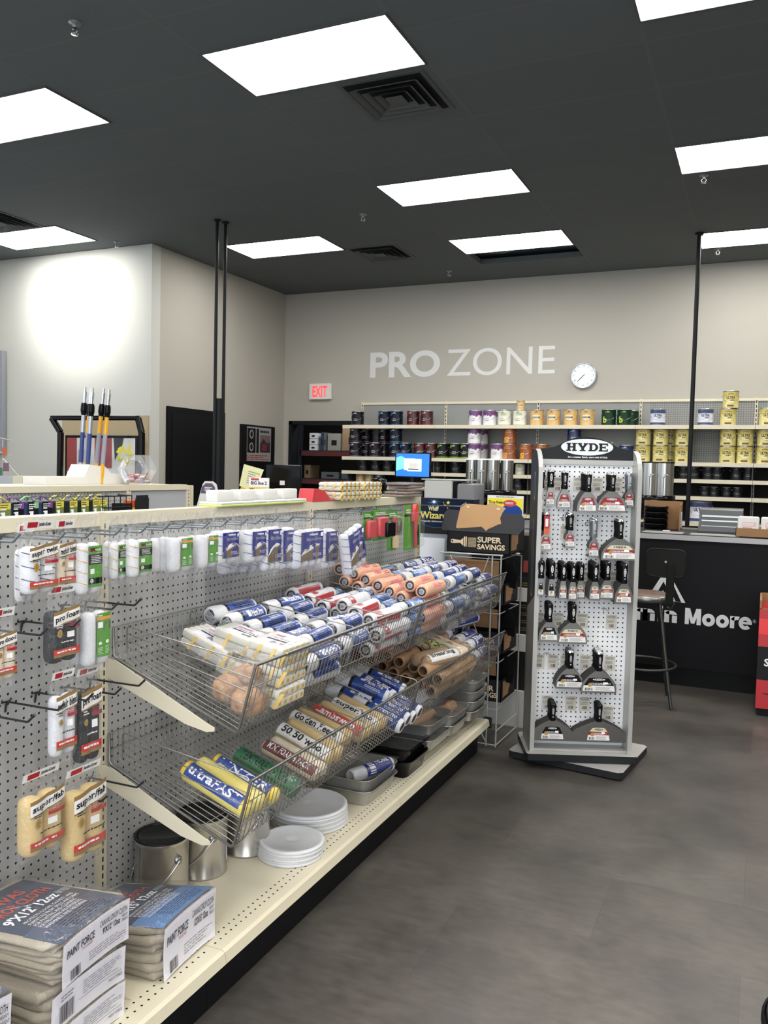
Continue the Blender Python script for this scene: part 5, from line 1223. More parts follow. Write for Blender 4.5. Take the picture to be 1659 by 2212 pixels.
    for zz, k1, k2 in ((-.0005, .99, .99), (Hh*.15, 1.045, 1.05), (Hh*.5, 1.04, 1.06), (Hh*.85, 1.05, 1.05), (Hh+.004, .97, 1.0), (Hh+.007, .55, .6), (Hh+.006, .05, .05)):
        ring = []
        for i in range(N):
            a = 2*PI*i/N; cx, sy = math.cos(a), math.sin(a); e = .3
            ring.append((math.copysign(abs(cx)**e, cx)*D/2*k1+rr.uniform(-.003, .003), math.copysign(abs(sy)**e, sy)*W/2*k2+rr.uniform(-.004, .004), max(zz+rr.uniform(-.002, .003), .0002)))
        R.append(ring)
    f.rings(R, FILM2, True)
    f.rings([[(D/2*.9, W/2*1.03, Hh*.2), (D/2*.6, W/2*1.03, Hh*.1), (D/2*.3, W/2*1.04, Hh*.5)], [(D/2*.95, W/2*1.22, Hh*.05), (D/2*.5, W/2*1.30, Hh*.12), (D/2*.2, W/2*1.2, Hh*.35)]], FILM, True)
    shear(f).build('plastic_wrap', t)
    return t
drop_cloth(-1.535, 1.800, .191, .345, .265, .150, 'folded canvas drop cloth with pale blue card, alone to the right of the stack', "12'X15' 12oz", .05, True, 5, 6, .42)
drop_cloth(-1.530, 1.430, .191, .34, .26, .092, 'folded canvas drop cloth, lowest of the three in the main stack', "9'X12' 12oz", .03, False, 2, 4)
drop_cloth(-1.525, 1.425, .286, .34, .26, .090, 'folded canvas drop cloth with barcode label, middle of the main stack', "9'X12' 12oz", .02, False, 3, 4)
drop_cloth(-1.530, 1.435, .379, .36, .25, .108, 'folded canvas drop cloth with slate card, topmost of the main stack', "9'X12' 12oz", .06, True, 4, 8, .25)
drop_cloth(-1.520, 1.080, .191, .34, .26, .140, 'folded canvas drop cloth, lower one at the bottom left corner of the photo', "4'X15' 12oz", .02, False, 7, 5)
drop_cloth(-1.510, 1.075, .334, .34, .26, .130, 'folded canvas drop cloth, upper one at the bottom left corner of the photo', "4'X15' 12oz", .02, True, 8, 5)

# ================================================================== SPONGE REFILL BRICKS (upper basket and on top of the run)
foamw = mat('foam_white', '#cfccc1', .8); foamy = mat('foam_yellow', '#e2c474', .8); foamh = mat('foam_core_hole', '#b98a3c', .8)
def refill_box(lb, L=.19, W=.11, Hh=.062, labelled=True, M=None, grp=None):
    """L along x (roll ends face +x), W along y"""
    t = thing('mini_roller_pack', lb, 'roller refill pack', M=M, group=grp); n = 5; r = W/n/2
    b = MB()
    for row in range(2):
        for i in range(n):
            cy = -W/2 + r + 2*r*i; cz = Hh*.27 + row*Hh*.46
            b.rbox((0, cy, cz), (L, 2*r-.0006, Hh*.45), .007, foamw, axis=0)
    b.build('foam_rolls', t)
    g = MB()
    for row in range(2):
        for i in range(n):
            cy = -W/2 + r + 2*r*i; cz = Hh*.27 + row*Hh*.46
            g.ell(cy, cz, r*.55, r*.6, foamy, plane_fn((L/2+.0008, 0, 0), (0, 1, 0), (0, 0, 1)), 0, 14); g.ell(cy, cz, r*.28, r*.32, foamh, plane_fn((L/2+.0008, 0, 0), (0, 1, 0), (0, 0, 1)), .0004, 12)
    fl = plane_fn((0, -W/2-.0006, 0), (1, 0, 0), (0, 0, 1)); ft = plane_fn((0, 0, Hh*.96), (0, 1, 0), (-1, 0, 0))
    for s_ in (-.3, .1, .42):
        g.poly([(L*s_-.006, .004), (L*s_+.006, .004), (L*s_+.03, Hh*.9), (L*s_+.018, Hh*.9)], foamy, fl)
    g.build('yellow_stripes', t)
    if labelled:
        g = MB(); a, c, d, e = -W*.42, W*.42, -L*.36, L*.36
        g.quad(a, c, d, e, lblw, ft, 1, .0004); g.quad(a+.004, c-.004, e-.0045, e-.0035, redl, ft, 1, .0008); g.quad(a+.004, c-.004, d+.0035, d+.0045, redl, ft, 1, .0008)
        f2 = plane_fn((0, 0, Hh*.96), (1, 0, 0), (0, 1, 0))
        g.txt('WHIZZ', -L*.30, -L*.02, W*.14, W*.26, redl, f2, True, .001); g.txt('4" Fabric Mini Roller', -L*.30, L*.28, -W*.02, W*.10, INK, f2, False, .001); g.quad(-L*.30, L*.28, -W*.14, -W*.06, INK, f2, 1, .001); g.bars(-L*.05, L*.12, -W*.34, -W*.18, f2, 12, .001); g.txt('10', L*.2, L*.3, -W*.33, -W*.18, redl, f2, True, .001)
        g.build('label', t)
    g = MB(); rr = random.Random(4); R = []
    for zz, k in ((-.0003, .98), (Hh*.1, 1.03), (Hh*.5, 1.035), (Hh*.9, 1.03), (Hh+.002, .97), (Hh+.003, .05)):
        R.append([(math.copysign(abs(math.cos(a))**.25, math.cos(a))*L/2*k+rr.uniform(-.001, .002), math.copysign(abs(math.sin(a))**.25, math.sin(a))*W/2*k*1.03+rr.uniform(-.001, .002), zz) for a in [2*PI*i/24 for i in range(24)]])
    g.rings(R, FILM2, True)
    g.rings([[(-L*.2, -W*.53, Hh*.6), (L*.1, -W*.53, Hh*.55), (L*.4, -W*.53, Hh*.5)], [(-L*.15, -W*.8, Hh*.25), (L*.1, -W*.86, Hh*.2), (L*.45, -W*.75, Hh*.1)]], FILM, True); g.build('clear_bag', t)
    return t
bf = math.atan(.333)
GB = 'bagged mini roller refills in the upper basket'
refill_box('bagged yellow striped mini roller pack, rear one nearest the pegboard in the basket', M=TRS((-1.565, 2.175, zfl(-1.565, 0)+.03), rz=-.12, ry=bf*.9), grp=GB)
refill_box('bagged yellow striped mini roller pack under the rear labelled ones', labelled=False, M=TRS((-1.43, 2.175, zfl(-1.43, 0)+.008), rz=-.05, ry=bf), grp=GB)
refill_box('bagged yellow striped mini roller pack, middle one lying high in the basket', M=TRS((-1.45, 2.19, zfl(-1.45, 0)+.088), rz=.02, ry=bf*.7), grp=GB)
refill_box('bagged yellow striped mini roller pack, lowest of the front pile in the basket', labelled=False, L=.12, W=.16, M=TRS((-1.318, 2.14, zfl(-1.318, 0)+.012), rz=0, ry=.15), grp=GB)
refill_box('bagged yellow striped mini roller pack, middle of the front pile in the basket', labelled=False, L=.12, W=.16, M=TRS((-1.312, 2.14, zfl(-1.312, 0)+.076), rz=0.03, ry=.12), grp=GB)
refill_box('bagged yellow striped mini roller pack, top of the front pile in the basket', L=.12, W=.16, M=TRS((-1.308, 2.145, zfl(-1.308, 0)+.138), rz=-.02, ry=.15), grp=GB)
spg = mat('sea_sponge', '#b58f6e', 1.0, bump=(90, 1.0), noise=(30, 1, '#84603f'))
def sponge(lb, M, r=.045, seed=1):
    t = thing('sea_sponge', lb, 'sponge', M=M, group='bagged natural sponges'); rr = random.Random(seed); b = MB(); R = []
    for i in range(1, 10):
        ph = PI*i/10; R.append([(r*1.1*math.sin(ph)*math.cos(a)*rr.uniform(.88, 1.1), r*.95*math.sin(ph)*math.sin(a)*rr.uniform(.88, 1.1), r*.85+r*.85*-math.cos(ph)+rr.uniform(-.003, .003)) for a in [2*PI*j/16 for j in range(16)]])
    b.rings(R, spg, True, True, True); b.build('sponge_body', t)
    g = MB(); R = []
    for z, k in ((0.001, .9), (r*.4, 1.25), (r*1.0, 1.3), (r*1.6, 1.15), (r*2.0, .55), (r*2.3, .3), (r*2.7, .55)):
        R.append([(r*1.05*k*math.cos(a)*rr.uniform(.92, 1.06), r*k*math.sin(a)*rr.uniform(.92, 1.06), z) for a in [2*PI*j/14 for j in range(14)]])
    g.rings(R, FILM, True); g.build('clear_bag', t); return t
sponge('bagged natural sponge lying left in the front of the near basket', TRS((-1.385, 2.005, zfl(-1.385, 0)+.004)), .048, 1)
sponge('bagged natural sponge pressed against the front wires of the near basket', TRS((-1.305, 1.985, zfl(-1.305, 0)+.006)), .050, 2)
sponge('bagged natural sponge between the other two and the refill pile', TRS((-1.345, 2.045, zfl(-1.345, 0)+.05)), .045, 3)

# ================================================================== LOWER BASKET PACKS
def flat_pack(lb, n, r, L, napm, band, bandtxt, x, y, z, rz=0.0, tiltx=bf, band2=None, cap=None, name='roller_pack', bandw=.55, tc=None):
    """rollers lie along x (towards the aisle), side by side in y, a printed band runs along the near side"""
    t = thing(name, lb, 'roller pack', M=TRS((x, y, z), rz=rz, ry=tiltx), group='roller packs lying in the lower basket'); W = 2*r*n
    for i in range(n):
        b = MB(); cy = -W/2+r+2*r*i; rd_ = random.Random(i+5)
        b.lathe([(.0, -L/2), (r*.6, -L/2), (r*.95, -L/2+.008), (r, -L/2+.02), (r, 0), (r, L/2-.02), (r*.95, L/2-.008), (r*.6, L/2), (0, L/2)], napm, 18, Matrix.Translation((0, cy, r)), axis='X', jit=.0005, rnd=rd_)
        b.build('roller', t)
    def F(u, v, l=0.0):     # u along x, v climbs the near roller round from the side to the top
        a = -PI + .1 + v/r; return Vector((u, -W/2+r+(r+.001+l)*math.cos(a)*-1*-1, r-(r+.001+l)*math.sin(a)))
    h = r*PI*bandw; b = MB()
    b.quad(-L*.46, L*.46, 0, h, band, F, 12, 0, 8)
    b.txt(bandtxt, -L*.40, L*.36, h*.25, h*.80, tc or pr, F, True, .0012)
    if band2: b.quad(-L*.46, L*.46, h, h*1.22, band2, F, 12, 0, 2); b.lines(-L*.3, L*.4, h*1.02, h*1.2, 2, INK, F, .001, .4)
    if cap: b.quad(L*.40, L*.48, 0, h*1.3, cap, F, 2, .0008, 6); b.quad(-L*.49, -L*.44, 0, h*1.3, cap, F, 2, .0008, 6)
    b.build('label', t)
    g = MB(); rr = random.Random(int(L*900)+n); R = []
    for xx, k in ((-L*.62, .2), (-L*.56, .75), (-L*.5, 1.03), (-L*.2, 1.05), (L*.2, 1.04), (L*.5, 1.04), (L*.55, .7), (L*.6, .2)):
        R.append([(xx+rr.uniform(-.003, .003), math.copysign(abs(math.cos(a))**.5, math.cos(a))*W/2*k*1.03+rr.uniform(-.002, .002), max(r+math.copysign(abs(math.sin(a))**.6, math.sin(a))*r*k*1.05, .0005)+rr.uniform(0, .002)) for a in [2*PI*i/20 for i in range(20)]])
    g.rings(R, FILM2, True); g.build('plastic_wrap', t)
    return t
dz = -.315
Z = lambda X: zfl(X, dz)
flat_pack('yellow fleece roller pack with bold blue band, nearest in the lower basket', 2, .029, .25, yel2, bluel, 'ultraFAST', -1.435, 2.045, Z(-1.435)+.004, -.04, bf, None, yel)
flat_pack('yellow roller pack with blue band behind the bold blue one', 1, .027, .24, yel2, bluel, 'LINZER', -1.42, 2.14, Z(-1.42)+.002, .0, bf, None, yel)
flat_pack('green wrapped texture roller pack in the near lower basket', 1, .032, .24, napm_ if False else mat('texture_green', '#4d7258', .8), grnd, 'TEXTURE MAKER', -1.40, 2.225, Z(-1.40)+.004, .0, bf, None, None, tc=INK)
flat_pack('brown and white mini roller multipack in the near lower basket', 2, .024, .22, napc, mat('wrap_redbrown', '#6e2f2b', .4), 'MINI FOAM 6 PACK', -1.40, 2.40, Z(-1.40)+.003, .0, bf, mat('wrap_whiteband', '#e4e2df', .4), None)
flat_pack('golden fleece roller pack with black lettering, first of four in the lower basket', 2, .030, .23, napy, mat('wrap_whiteband', '#e4e2df', .4), '50/50 wool', -1.42, 2.535, Z(-1.42)+.003, -.05, bf, navyl, None, tc=INK)
flat_pack('golden fleece roller pack, second of four in the lower basket', 2, .029, .23, napy, mat('wrap_whiteband', '#e4e2df', .4), 'Golden Fleece', -1.45, 2.67, Z(-1.45)+.003, .05, bf, redl, None, tc=INK)
flat_pack('golden fleece roller pack with red band, third of four in the lower basket', 2, .029, .23, napy, mat('wrap_vermilion', '#c0352c', .35), 'Lambswool', -1.43, 2.80, Z(-1.43)+.003, .0, bf, mat('wrap_whiteband', '#e4e2df', .4), None)
flat_pack('golden fleece roller pack, fourth of four in the lower basket', 2, .029, .22, napy, mat('wrap_whiteband', '#e4e2df', .4), 'super/fab', -1.42, 2.925, Z(-1.42)+.003, .0, bf, redl, None, tc=INK)
for i, (x, y, z, rz, st) in enumerate([(-1.60, 3.02, .0, .1, 0), (-1.60, 3.08, .0, -.05, 0), (-1.58, 3.16, .0, 0, 0), (-1.57, 3.05, .056, .15, 0), (-1.56, 3.13, .056, -.1, 0), (-1.58, 3.22, .0, 0, 0), (-1.56, 3.20, .056, .1, 0)]):
    put_roller('navy' if i % 3 == 1 else 'blue', ('navy' if i % 3 == 1 else 'blue') + ' banded roller cover lying crosswise in the middle of the lower baskets, ' + ORD[i], TRS((x, y, Z(x)+.030+z), rz=rz, ry=bf))
for i in range(4): put_roller('blue', 'blue wrapped roller cover at the front wires of the lower basket, %s of four' % ORD[i], TRS((-1.335, 2.985+.062*i, Z(-1.335)+.035), rz=0, ry=-.35) if False else TRS((-1.36, 3.00+.062*i, Z(-1.36)+.035+.01*(i % 2)), rz=.0, ry=bf) @ Matrix.Translation((-.12, 0, 0)))
flat_pack('tan long nap roller pack with grey lettering leaning in the far lower basket', 2, .030, .23, napt, mat('wrap_whiteband', '#e4e2df', .4), 'Shearling', -1.33, 3.55, Z(-1.33)+.14, 1.3, 0, None, None, tc=INK)
flat_pack('cream roller pack with yellow and pink wrap in the far lower basket', 3, .029, .23, napc, mat('wrap_paleyellow', '#dcd88f', .4), 'PRO DOOZ', -1.40, 3.80, Z(-1.40)+.115, 0, .30, pinkl, None, tc=grnd)

# ================================================================== ITEMS ON TOP OF THE RUN
TOP = 1.382
limem = mat('lime_edge', '#c5d47a', .5); whp = mat('plastic_white', '#d2d1cd', .45)
for i, (xa, xb) in enumerate([(445, 532), (532, 580), (580, 622), (622, 665)]):
    A = onX([461, 512, 562, 606][i], 1075, -1.755); B = onX([512, 560, 606, 648][i], 1075, -1.755)
    t = thing('pad_painter', 'white block pad on a lime edged base, %s of four on the shelf top' % ORD[i], 'paint pad', ((GX-.02), (A.y+B.y)/2, TOP), 0, 'white pads on top of the shelving')
    hw = (B.y-A.y)/2
    MB().rbox((0, 0, .004), (.10, hw*2*1.06, .008), .01, limem).build('lime_pad', t)
    MB().rbox((0, 0, .012), (.10, hw*2*1.0, .008), .01, whp).build('base_plate', t)
    MB().rbox((-.010, 0, .036), (.05, hw*2*.74, .042), .008, whp).build('handle_block', t)
t = thing('sanding_block', 'red plastic hand tool lying on the shelf top, right of the white pads', 'hand tool', (GX-.02, onX(690, 1085, -1.755).y, TOP)); rp_ = mat('plastic_red', '#c33a42', .4)
b = MB(); b.prism([(-.10, 0), (-.085, .055), (-.05, .055), (.01, .045), (.06, .012), (.10, .010), (.11, .004), (.11, 0)], -.035, .035, rp_, Matrix(((0, 0, 1, 0), (1, 0, 0, 0), (0, 1, 0, 0), (0, 0, 0, 1)))); b.build('body', t)
b = MB(); b.lathe([(.016, 0), (.016, .004), (.010, .004), (.010, 0)], rp_, 16, Matrix.Translation((0, .115, .003))); b.build('hang_loop', t)
y0 = onX(712, 1085, -1.76).y
GB2 = 'bagged mini roller refills on top of the shelving'
for i, (dy, dzz) in enumerate([(0, 0), (0, .041), (.235, 0), (.235, .041)]):
    refill_box('bagged yellow striped mini roller pack on the shelf top, ' + ['near lower', 'near upper', 'far lower', 'far upper'][i], .11, .215, .040, False, TRS((GX-.015, y0+.11+dy, TOP+.001+dzz)), GB2)
trm = mat('tray_brown', '#7d6a5e', .35)
for i in range(5):
    y = onX(868, 1080, -1.76).y; W = [.26, .24, .20, .20, .22][i]
    t = thing('wrapped_tray', 'clear wrapped brown mini tray on the shelf top, %s from the bottom' % ORD[i], 'paint tray', (GX-.01, y+[.0, .02, .06, .05, .04][i], TOP+.0005+.0155*i), [0, .05, -.04, .03, 0][i], 'wrapped mini trays on top of the shelving')
    MB().rbox((0, 0, .006), (.13, W, .011), .012, trm).build('tray_pan', t); MB().rbox((0, 0, .0075), (.14, W*1.06, .0145), .014, FILM2).build('shrink_wrap', t)
# hanging tools at the far end
def card_tool(px1, px2, py1, py2, X, lb, fn, cat='hand tool', nm='carded_tool'):
    A = onX(px1, (py1+py2)/2, X); B = onX(px2, (py1+py2)/2, X); T = onX((px1+px2)/2, py1, X); D = onX((px1+px2)/2, py2, X)
    W = B.y-A.y; L = T.z-D.z; t = thing(nm, lb, cat, (X, (A.y+B.y)/2, T.z), 0, 'carded painting tools at the far end')
    MB().bb((-.004, -W/2, -L), (-.002, W/2, 0), greenl).build('backing_card', t); b = MB(); f = plane_fn((-.0018, 0, 0), (0, 1, 0), (0, 0, 1))
    b.quad(-W*.5, W*.5, -L*.25, -L*.20, blk_l, f); b.lines(-W*.4, W*.4, -L*.18, -L*.08, 2, pr, f); b.build('card_print', t); fn(t, W, L); g = MB(); g.rbox((.012, 0, -L*.55), (.03, W*.9, L*.8), .012, FILM2, axis=0); g.build('blister', t); return t
def red_box(t, W, L): MB().rbox((.012, 0, -L*.60), (.025, W*.75, L*.60), .012, rp_, axis=0).build('tool_body', t)
def red_dark(t, W, L): MB().rbox((.012, -W*.12, -L*.55), (.025, W*.55, L*.62), .012, rp_, axis=0).build('tool_body', t); MB().rbox((.03, W*.14, -L*.66), (.022, W*.5, L*.5), .012, blkp, axis=0).build('foam_grip', t)
def brushy(t, W, L): b = MB(); b.rbox((.01, 0, -L*.42), (.015, W*.22, L*.45), .004, rp_, axis=0); b.build('handle', t); MB().rbox((.01, W*.15, -L*.80), (.012, W*.5, L*.3), .004, mat('bristle_cream', '#cdb98c', .8), axis=0).build('bristles', t)
def scr(t, W, L):
    b = MB(); b.prism([(-.035, 0), (.03, 0), (.026, .05), (.012, .085), (-.008, .085), (-.022, .06)], 0, .018, rp_, Matrix(((0, 0, 1, .002), (1, 0, 0, 0), (0, 1, 0, -L*.36), (0, 0, 0, 1)))); b.build('scraper_head', t)
    b = MB(); b.tube([(.012, 0, -L*.34), (.014, -.002, -L*.5), (.012, .006, -L*.72), (.010, .022, -L*.95)], .0115, rp_, 10); b.build('handle', t); MB().tube([(.020, .006, -L*.44), (.022, .006, -L*.62), (.018, .02, -L*.9)], .008, blkp, 8).build('grip', t)
card_tool(786, 807, 1105, 1168, -1.60, 'red tool on a green card, leftmost of the carded tools', red_box)
card_tool(808, 842, 1100, 1166, -1.585, 'red and black foam tool on a green card, second of the carded tools', red_dark)
card_tool(838, 858, 1100, 1188, -1.60, 'small brush with red handle on a green card, third of the carded tools', brushy)
card_tool(853, 870, 1110, 1155, -1.66, 'little green carded blade pack before the scraper', lambda t, W, L: MB().rbox((.006, 0, -L*.6), (.01, W*.4, L*.5), .003, steel, axis=0).build('blade', t))
card_tool(874, 909, 1091, 1186, -1.57, 'red and black handled scraper on a green card, last at the end of the run', scr)
for i, q in enumerate([(779, 1101), (808, 1098), (845, 1096), (872, 1095), (973, 1088)]):
    P = onX(q[0], q[1], -1.53) if i < 4 else None
    if P: peg_hook(P.y, P.z-.018, .22, 'grey wire hook above the carded tools, %s from the left' % ORD[i])
peg_hook(4.27, 1.335, .30, 'longest grey wire hook at the far end, in front of the navy sign box')

# ================================================================== END DISPLAYS BEYOND THE RUN
kraft = mat('cardboard', '#c49a6c', .8); kraftd = mat('cardboard_shade', '#8d6a48', .85); bcard = mat('black_card', '#1e1e20', .55); bcard2 = mat('black_card_matt', '#37373a', .7); crm = mat('print_cream', '#e3cda8', .5)
nvy = mat('sign_navy', '#0b1730', .35); sblu = mat('sign_blue', '#3f7fb0', .4); scrm = mat('sign_cream', '#d9d3a0', .5); sylw = mat('sign_yellow', '#d8c860', .5)
t = thing('sign_box', 'navy odour eliminator display box with starry wizard lettering', 'display box', (-1.845, 4.60, 1.155))
MB().bb((0, 0, 0), (.335, .10, .208), nvy).bb((0, -.001, 0), (.24, .0, .04), bcard).build('box', t)
b = MB(); f = plane_fn((0, -.0015, 0), (1, 0, 0), (0, 0, 1))
b.txt('Whiff', .055, .12, .135, .162, scrm, f, True); b.txt('Wizard', .003, .172, .088, .130, sylw, f, True, .0008); b.txt('magically eliminates odors', .012, .19, .066, .078, pr, f, False, .0008)
for i in range(12):
    a = i*PI/6+.2; L_ = .035 if i % 2 else .05; b.poly([(.09, .186), (.09+L_*math.cos(a), max(min(.186+L_*.6*math.sin(a), .207), .15)), (.09+.006*math.cos(a+1.2), max(min(.186+.004*math.sin(a+1.2), .207), .15))], sblu, f, .0004)
b.ell(.09, .188, .010, .008, pr, f, .001, 14)
for x, z, r in ((.178, .185, .014), (.160, .17, .006), (.150, .185, .004), (.175, .155, .006), (.153, .176, .003)):
    b.poly([(x+r*(1 if k % 2 == 0 else .42)*math.cos(PI/2+k*PI/5), z+r*(1 if k % 2 == 0 else .42)*math.sin(PI/2+k*PI/5)) for k in range(10)], sylw, f, .001)
pts = [(.105+.085*math.cos(a), .065-.028*math.sin(a)) for a in [PI*i/14 for i in range(15)]]
b.tube([f(u, v, .001) for u, v in pts], .0008, sblu, 4); b.build('sign_print', t)
t = thing('display_rack', 'white moulded plastic end rack under the navy sign box', 'rack', (-1.88, 4.62, 0))
wpl = mat('rack_white', '#c9cdd4', .45)
b = MB(); b.bb((0, .02, 0), (.34, .06, 1.155), wpl); b.build('back_board', t)
b = MB(); b.rbox((.105, .0, .98), (.19, .03, .30), .012, mat('rack_white2', '#dadde3', .4), axis=1); b.build('front_plate', t)
b = MB()
for k in range(9): b.bb((.22, .005, .55+.062*k), (.33, .02, .585+.062*k), wpl)
for k in range(9): b.bb((.0, .005, 1.02+0*k), (.0, .02, 1.02), wpl)
b.build('slat', t)
# wire stand
whw = mat('wire_white', '#b9b9b6', .35, .4)
t = thing('wire_stand', 'grey white wire floor stand carrying the super savings boxes', 'wire stand', (0, 0, 0))
X0, X1, Y0, Y1 = -1.62, -1.285, 4.415, 4.80
for nm, pts in (('leg', [(X1, Y0, 0.01), (X1, Y0, 1.07)]), ('leg', [(X1-.055, Y0, 0.01), (X1-.05, Y0, 1.065)]), ('leg', [(X1+.01, Y1, .01), (X1+.01, Y1, 1.04), (X1, Y0+.02, 1.08)]), ('leg', [(X0, Y0, .02), (X0, Y0, 1.065)]), ('leg', [(X0, Y1, .02), (X0, Y1, 1.05)])):
    MB().tube(pts, .005, whw, 6).build(nm, t)
b = MB()
for z in (.02, .10): b.tube([(X1, Y0, z), (X1+.01, Y1, z)], .004, whw, 6); b.tube([(X0, Y0, z), (X1, Y0, z)], .004, whw, 6) if z < .05 else None
b.tube([(X0-.02, Y0, 1.067), (X1+.01, Y0, 1.072)], .005, whw, 6); b.tube([(X0, Y1, 1.05), (X1, Y1, 1.05)], .004, whw, 6); b.tube([(X0, Y0, .02), (X0, Y1, .02)], .004, whw, 6); b.build('cross_rail', t)
b = MB()
for p, q in (((X0+.04, Y0, 1.06), (X1-.12, Y0, .62)), ((X1-.07, Y0, 1.06), (X0+.12, Y0, .62)), ((X0+.12, Y0, .62), (X1-.06, Y0, .12)), ((X1-.22, Y0, .30), (X1-.055, Y0, .03))): b.tube([p, q], .0035, whw, 6)
b.build('brace', t)
for z in (.22, .48, .75, 1.05): MB().tube([(X0, Y0, z), (X1, Y0, z), (X1, Y1, z), (X0, Y1, z)], .003, whw, 6, True).build('shelf_frame', t)
def brush_box(x, y, z, W, lb, flap=True, rz=0.0, D=.30, Hh=.125):
    t = thing('display_carton', lb, 'cardboard box', (x, y, z), rz, 'super savings display cartons')
    b = MB(); b.bb((0, 0, 0), (W, .004, Hh), bcard).bb((0, 0, 0), (.004, D, Hh), bcard).bb((W-.004, 0, 0), (W, D, Hh), bcard).bb((0, 0, 0), (W, D, .004), bcard).bb((0, D-.004, 0), (W, D, Hh), bcard); b.build('carton', t)
    f = plane_fn((0, -.0012, 0), (1, 0, 0), (0, 0, 1)); g = MB(); k = W/.35; h = Hh/.125
    g.poly([(.020*k, .052*h), (.022*k, .068*h), (.03*k, .072*h), (.075*k, .066*h), (.092*k, .080*h), (.092*k, .036*h), (.075*k, .052*h), (.03*k, .048*h)], crm, f); g.ell(.030*k, .060*h, .005, .005, bcard, f, .0008, 12)
    g.quad(.096*k, .103*k, .030*h, .088*h, crm, f); g.quad(.106*k, .112*k, .030*h, .088*h, crm, f); g.quad(.096*k, .112*k, .030*h, .034*h, crm, f)
    for i in range(13): g.quad(.118*k, .165*k, (.032+.0042*i)*h, (.0335+.0042*i)*h, crm, f)
    g.txt('SUPER', .172*k, .305*k, .060*h, .092*h, crm, f, True); g.txt('SAVINGS', .172*k, .325*k, .022*h, .052*h, crm, f, True); g.build('print', t)
    g = MB(); fr = plane_fn((W+.0006, 0, 0), (0, 1, 0), (0, 0, 1)); g.poly([(.03, .02), (.14, .02), (.15, .05), (.17, .05), (.17, .10), (.03, .11)], kraftd, fr); g.build('side_window', t)
    return t
t = brush_box(-1.605, 4.43, 1.075, .36, 'top super savings carton with brush print and open black lid')
b = MB(); MF = Matrix(((1, 0, 0, 0), (0, 0, -1, 0), (0, 1, 0, 0), (0, 0, 0, 1)))
b.prism([(-.03, .118), (-.035, .125), (-.02, .215), (.0, .235), (.42, .225), (.44, .20), (.44, .15), (.41, .115)], .0, .004, bcard2, MF @ Matrix.Translation((0, 0, .002))); b.build('lid_flap', t)
b = MB(); pts = [(.052, .138), (.070, .225), (.078, .260), (.095, .272), (.225, .268), (.255, .285), (.30, .268), (.335, .255), (.318, .232), (.305, .20), (.312, .170)]
pts += [(.300-.0085*i, .165-.0042*i+(.004 if i % 2 else 0)) for i in range(9)] + [(.228, .125), (.212, .140), (.20, .148), (.062, .132)]
b.prism(pts, .006, .010, kraft, MF); f = plane_fn((0, -.0105, 0), (1, 0, 0), (0, 0, 1)); b.quad(.112, .128, .250, .260, scrm, f); b.quad(.285, .302, .245, .255, scrm, f); b.build('torn_cardboard', t)
for i, (z, h) in enumerate([(.79, .12), (.52, .12), (.255, .12)]):
    tt = brush_box(-1.60, 4.44, z, .33, 'super savings carton, %s below the top one on the wire stand' % ['second tier', 'third tier', 'lowest tier'][i], Hh=h, D=.28)
    b = MB(); b.bb((-.01, .02, h+.02), (.29, .026, h+.125), kraftd); b.build('inner_cardboard', tt)
    b = MB(); b.prism([(.22, h-.01), (.35, h-.03), (.36, h+.05), (.33, h+.12), (.24, h+.13)], -.06, -.055, blkp, MF @ Matrix.Translation((.02, 0, -.03))); b.build('black_flap', tt)
# white shelf unit behind the stand, with dark panels
t = thing('floor_display', 'white and black cardboard floor display behind the wire stand', 'floor display', (-1.62, 4.86, 0))
cw = mat('card_white', '#b9b8b2', .6)
MB().bb((0, .0, 0), (.42, .30, .22), cw).bb((0, .0, .46), (.42, .30, .56), cw).bb((0, .02, .22), (.42, .30, .46), bcard).build('lower_body', t)
MB().bb((.0, .02, .56), (.42, .30, .9), bcard).bb((.10, .0, .76), (.43, .02, .84), cw).build('middle_body', t)
MB().bb((0, .05, .9), (.42, .30, 1.15), bcard).build('upper_body', t)
f = plane_fn((0, .018, 0), (1, 0, 0), (0, 0, 1)); b = MB(); ol = mat('print_yellow', '#8f8230', .5)
for k in range(7): b.lines(.33, .42, .58+.045*k, .605+.045*k, 2, ol, f, .0008, .3)
b.quad(.33, .42, .93, 1.0, mat('print_redpanel', '#9c3c3a', .5), plane_fn((0, .048, 0), (1, 0, 0), (0, 0, 1)), 1, .0008); b.txt('n', .36, .40, 1.06, 1.10, ol, plane_fn((0, .048, 0), (1, 0, 0), (0, 0, 1)), True); b.build('display_print', t)
t = thing('sign_card', 'yellow and blue product sign card standing behind the torn cardboard', 'sign', (-1.678, 5.395, 1.12)); MB().bb((0, 0, 0), (.245, .01, .25), lblw).build('card', t)
f = plane_fn((0, -.0008, 0), (1, 0, 0), (0, 0, 1)); b = MB(); b.quad(.003, .242, .09, .232, mat('sign_bright_yellow', '#e7d92c', .5), f); b.txt('Tape Keeper', .01, .13, .19, .215, INK, f, True, .0006); b.lines(.06, .19, .236, .246, 1, MATS['print_grey'], f, .0006, .5)
b.ell(.165, .14, .075, .055, bluel, f, .0006, 24); b.ell(.155, .20, .045, .022, rp_, f, .001, 20); b.lines(.125, .185, .192, .208, 2, pr, f, .0014, .5)
b.poly([(.10, .10), (.17, .13), (.19, .06), (.12, .04)], mat('sign_tool_blue', '#1d4f92', .5), f, .0016); b.ell(.205, .06, .04, .045, mat('sign_pale', '#c8cdd6', .5), f, .0012, 20); b.ell(.12, .04, .05, .03, mat('sign_pale', '#c8cdd6', .5), f, .0013, 20); b.build('card_print', t)
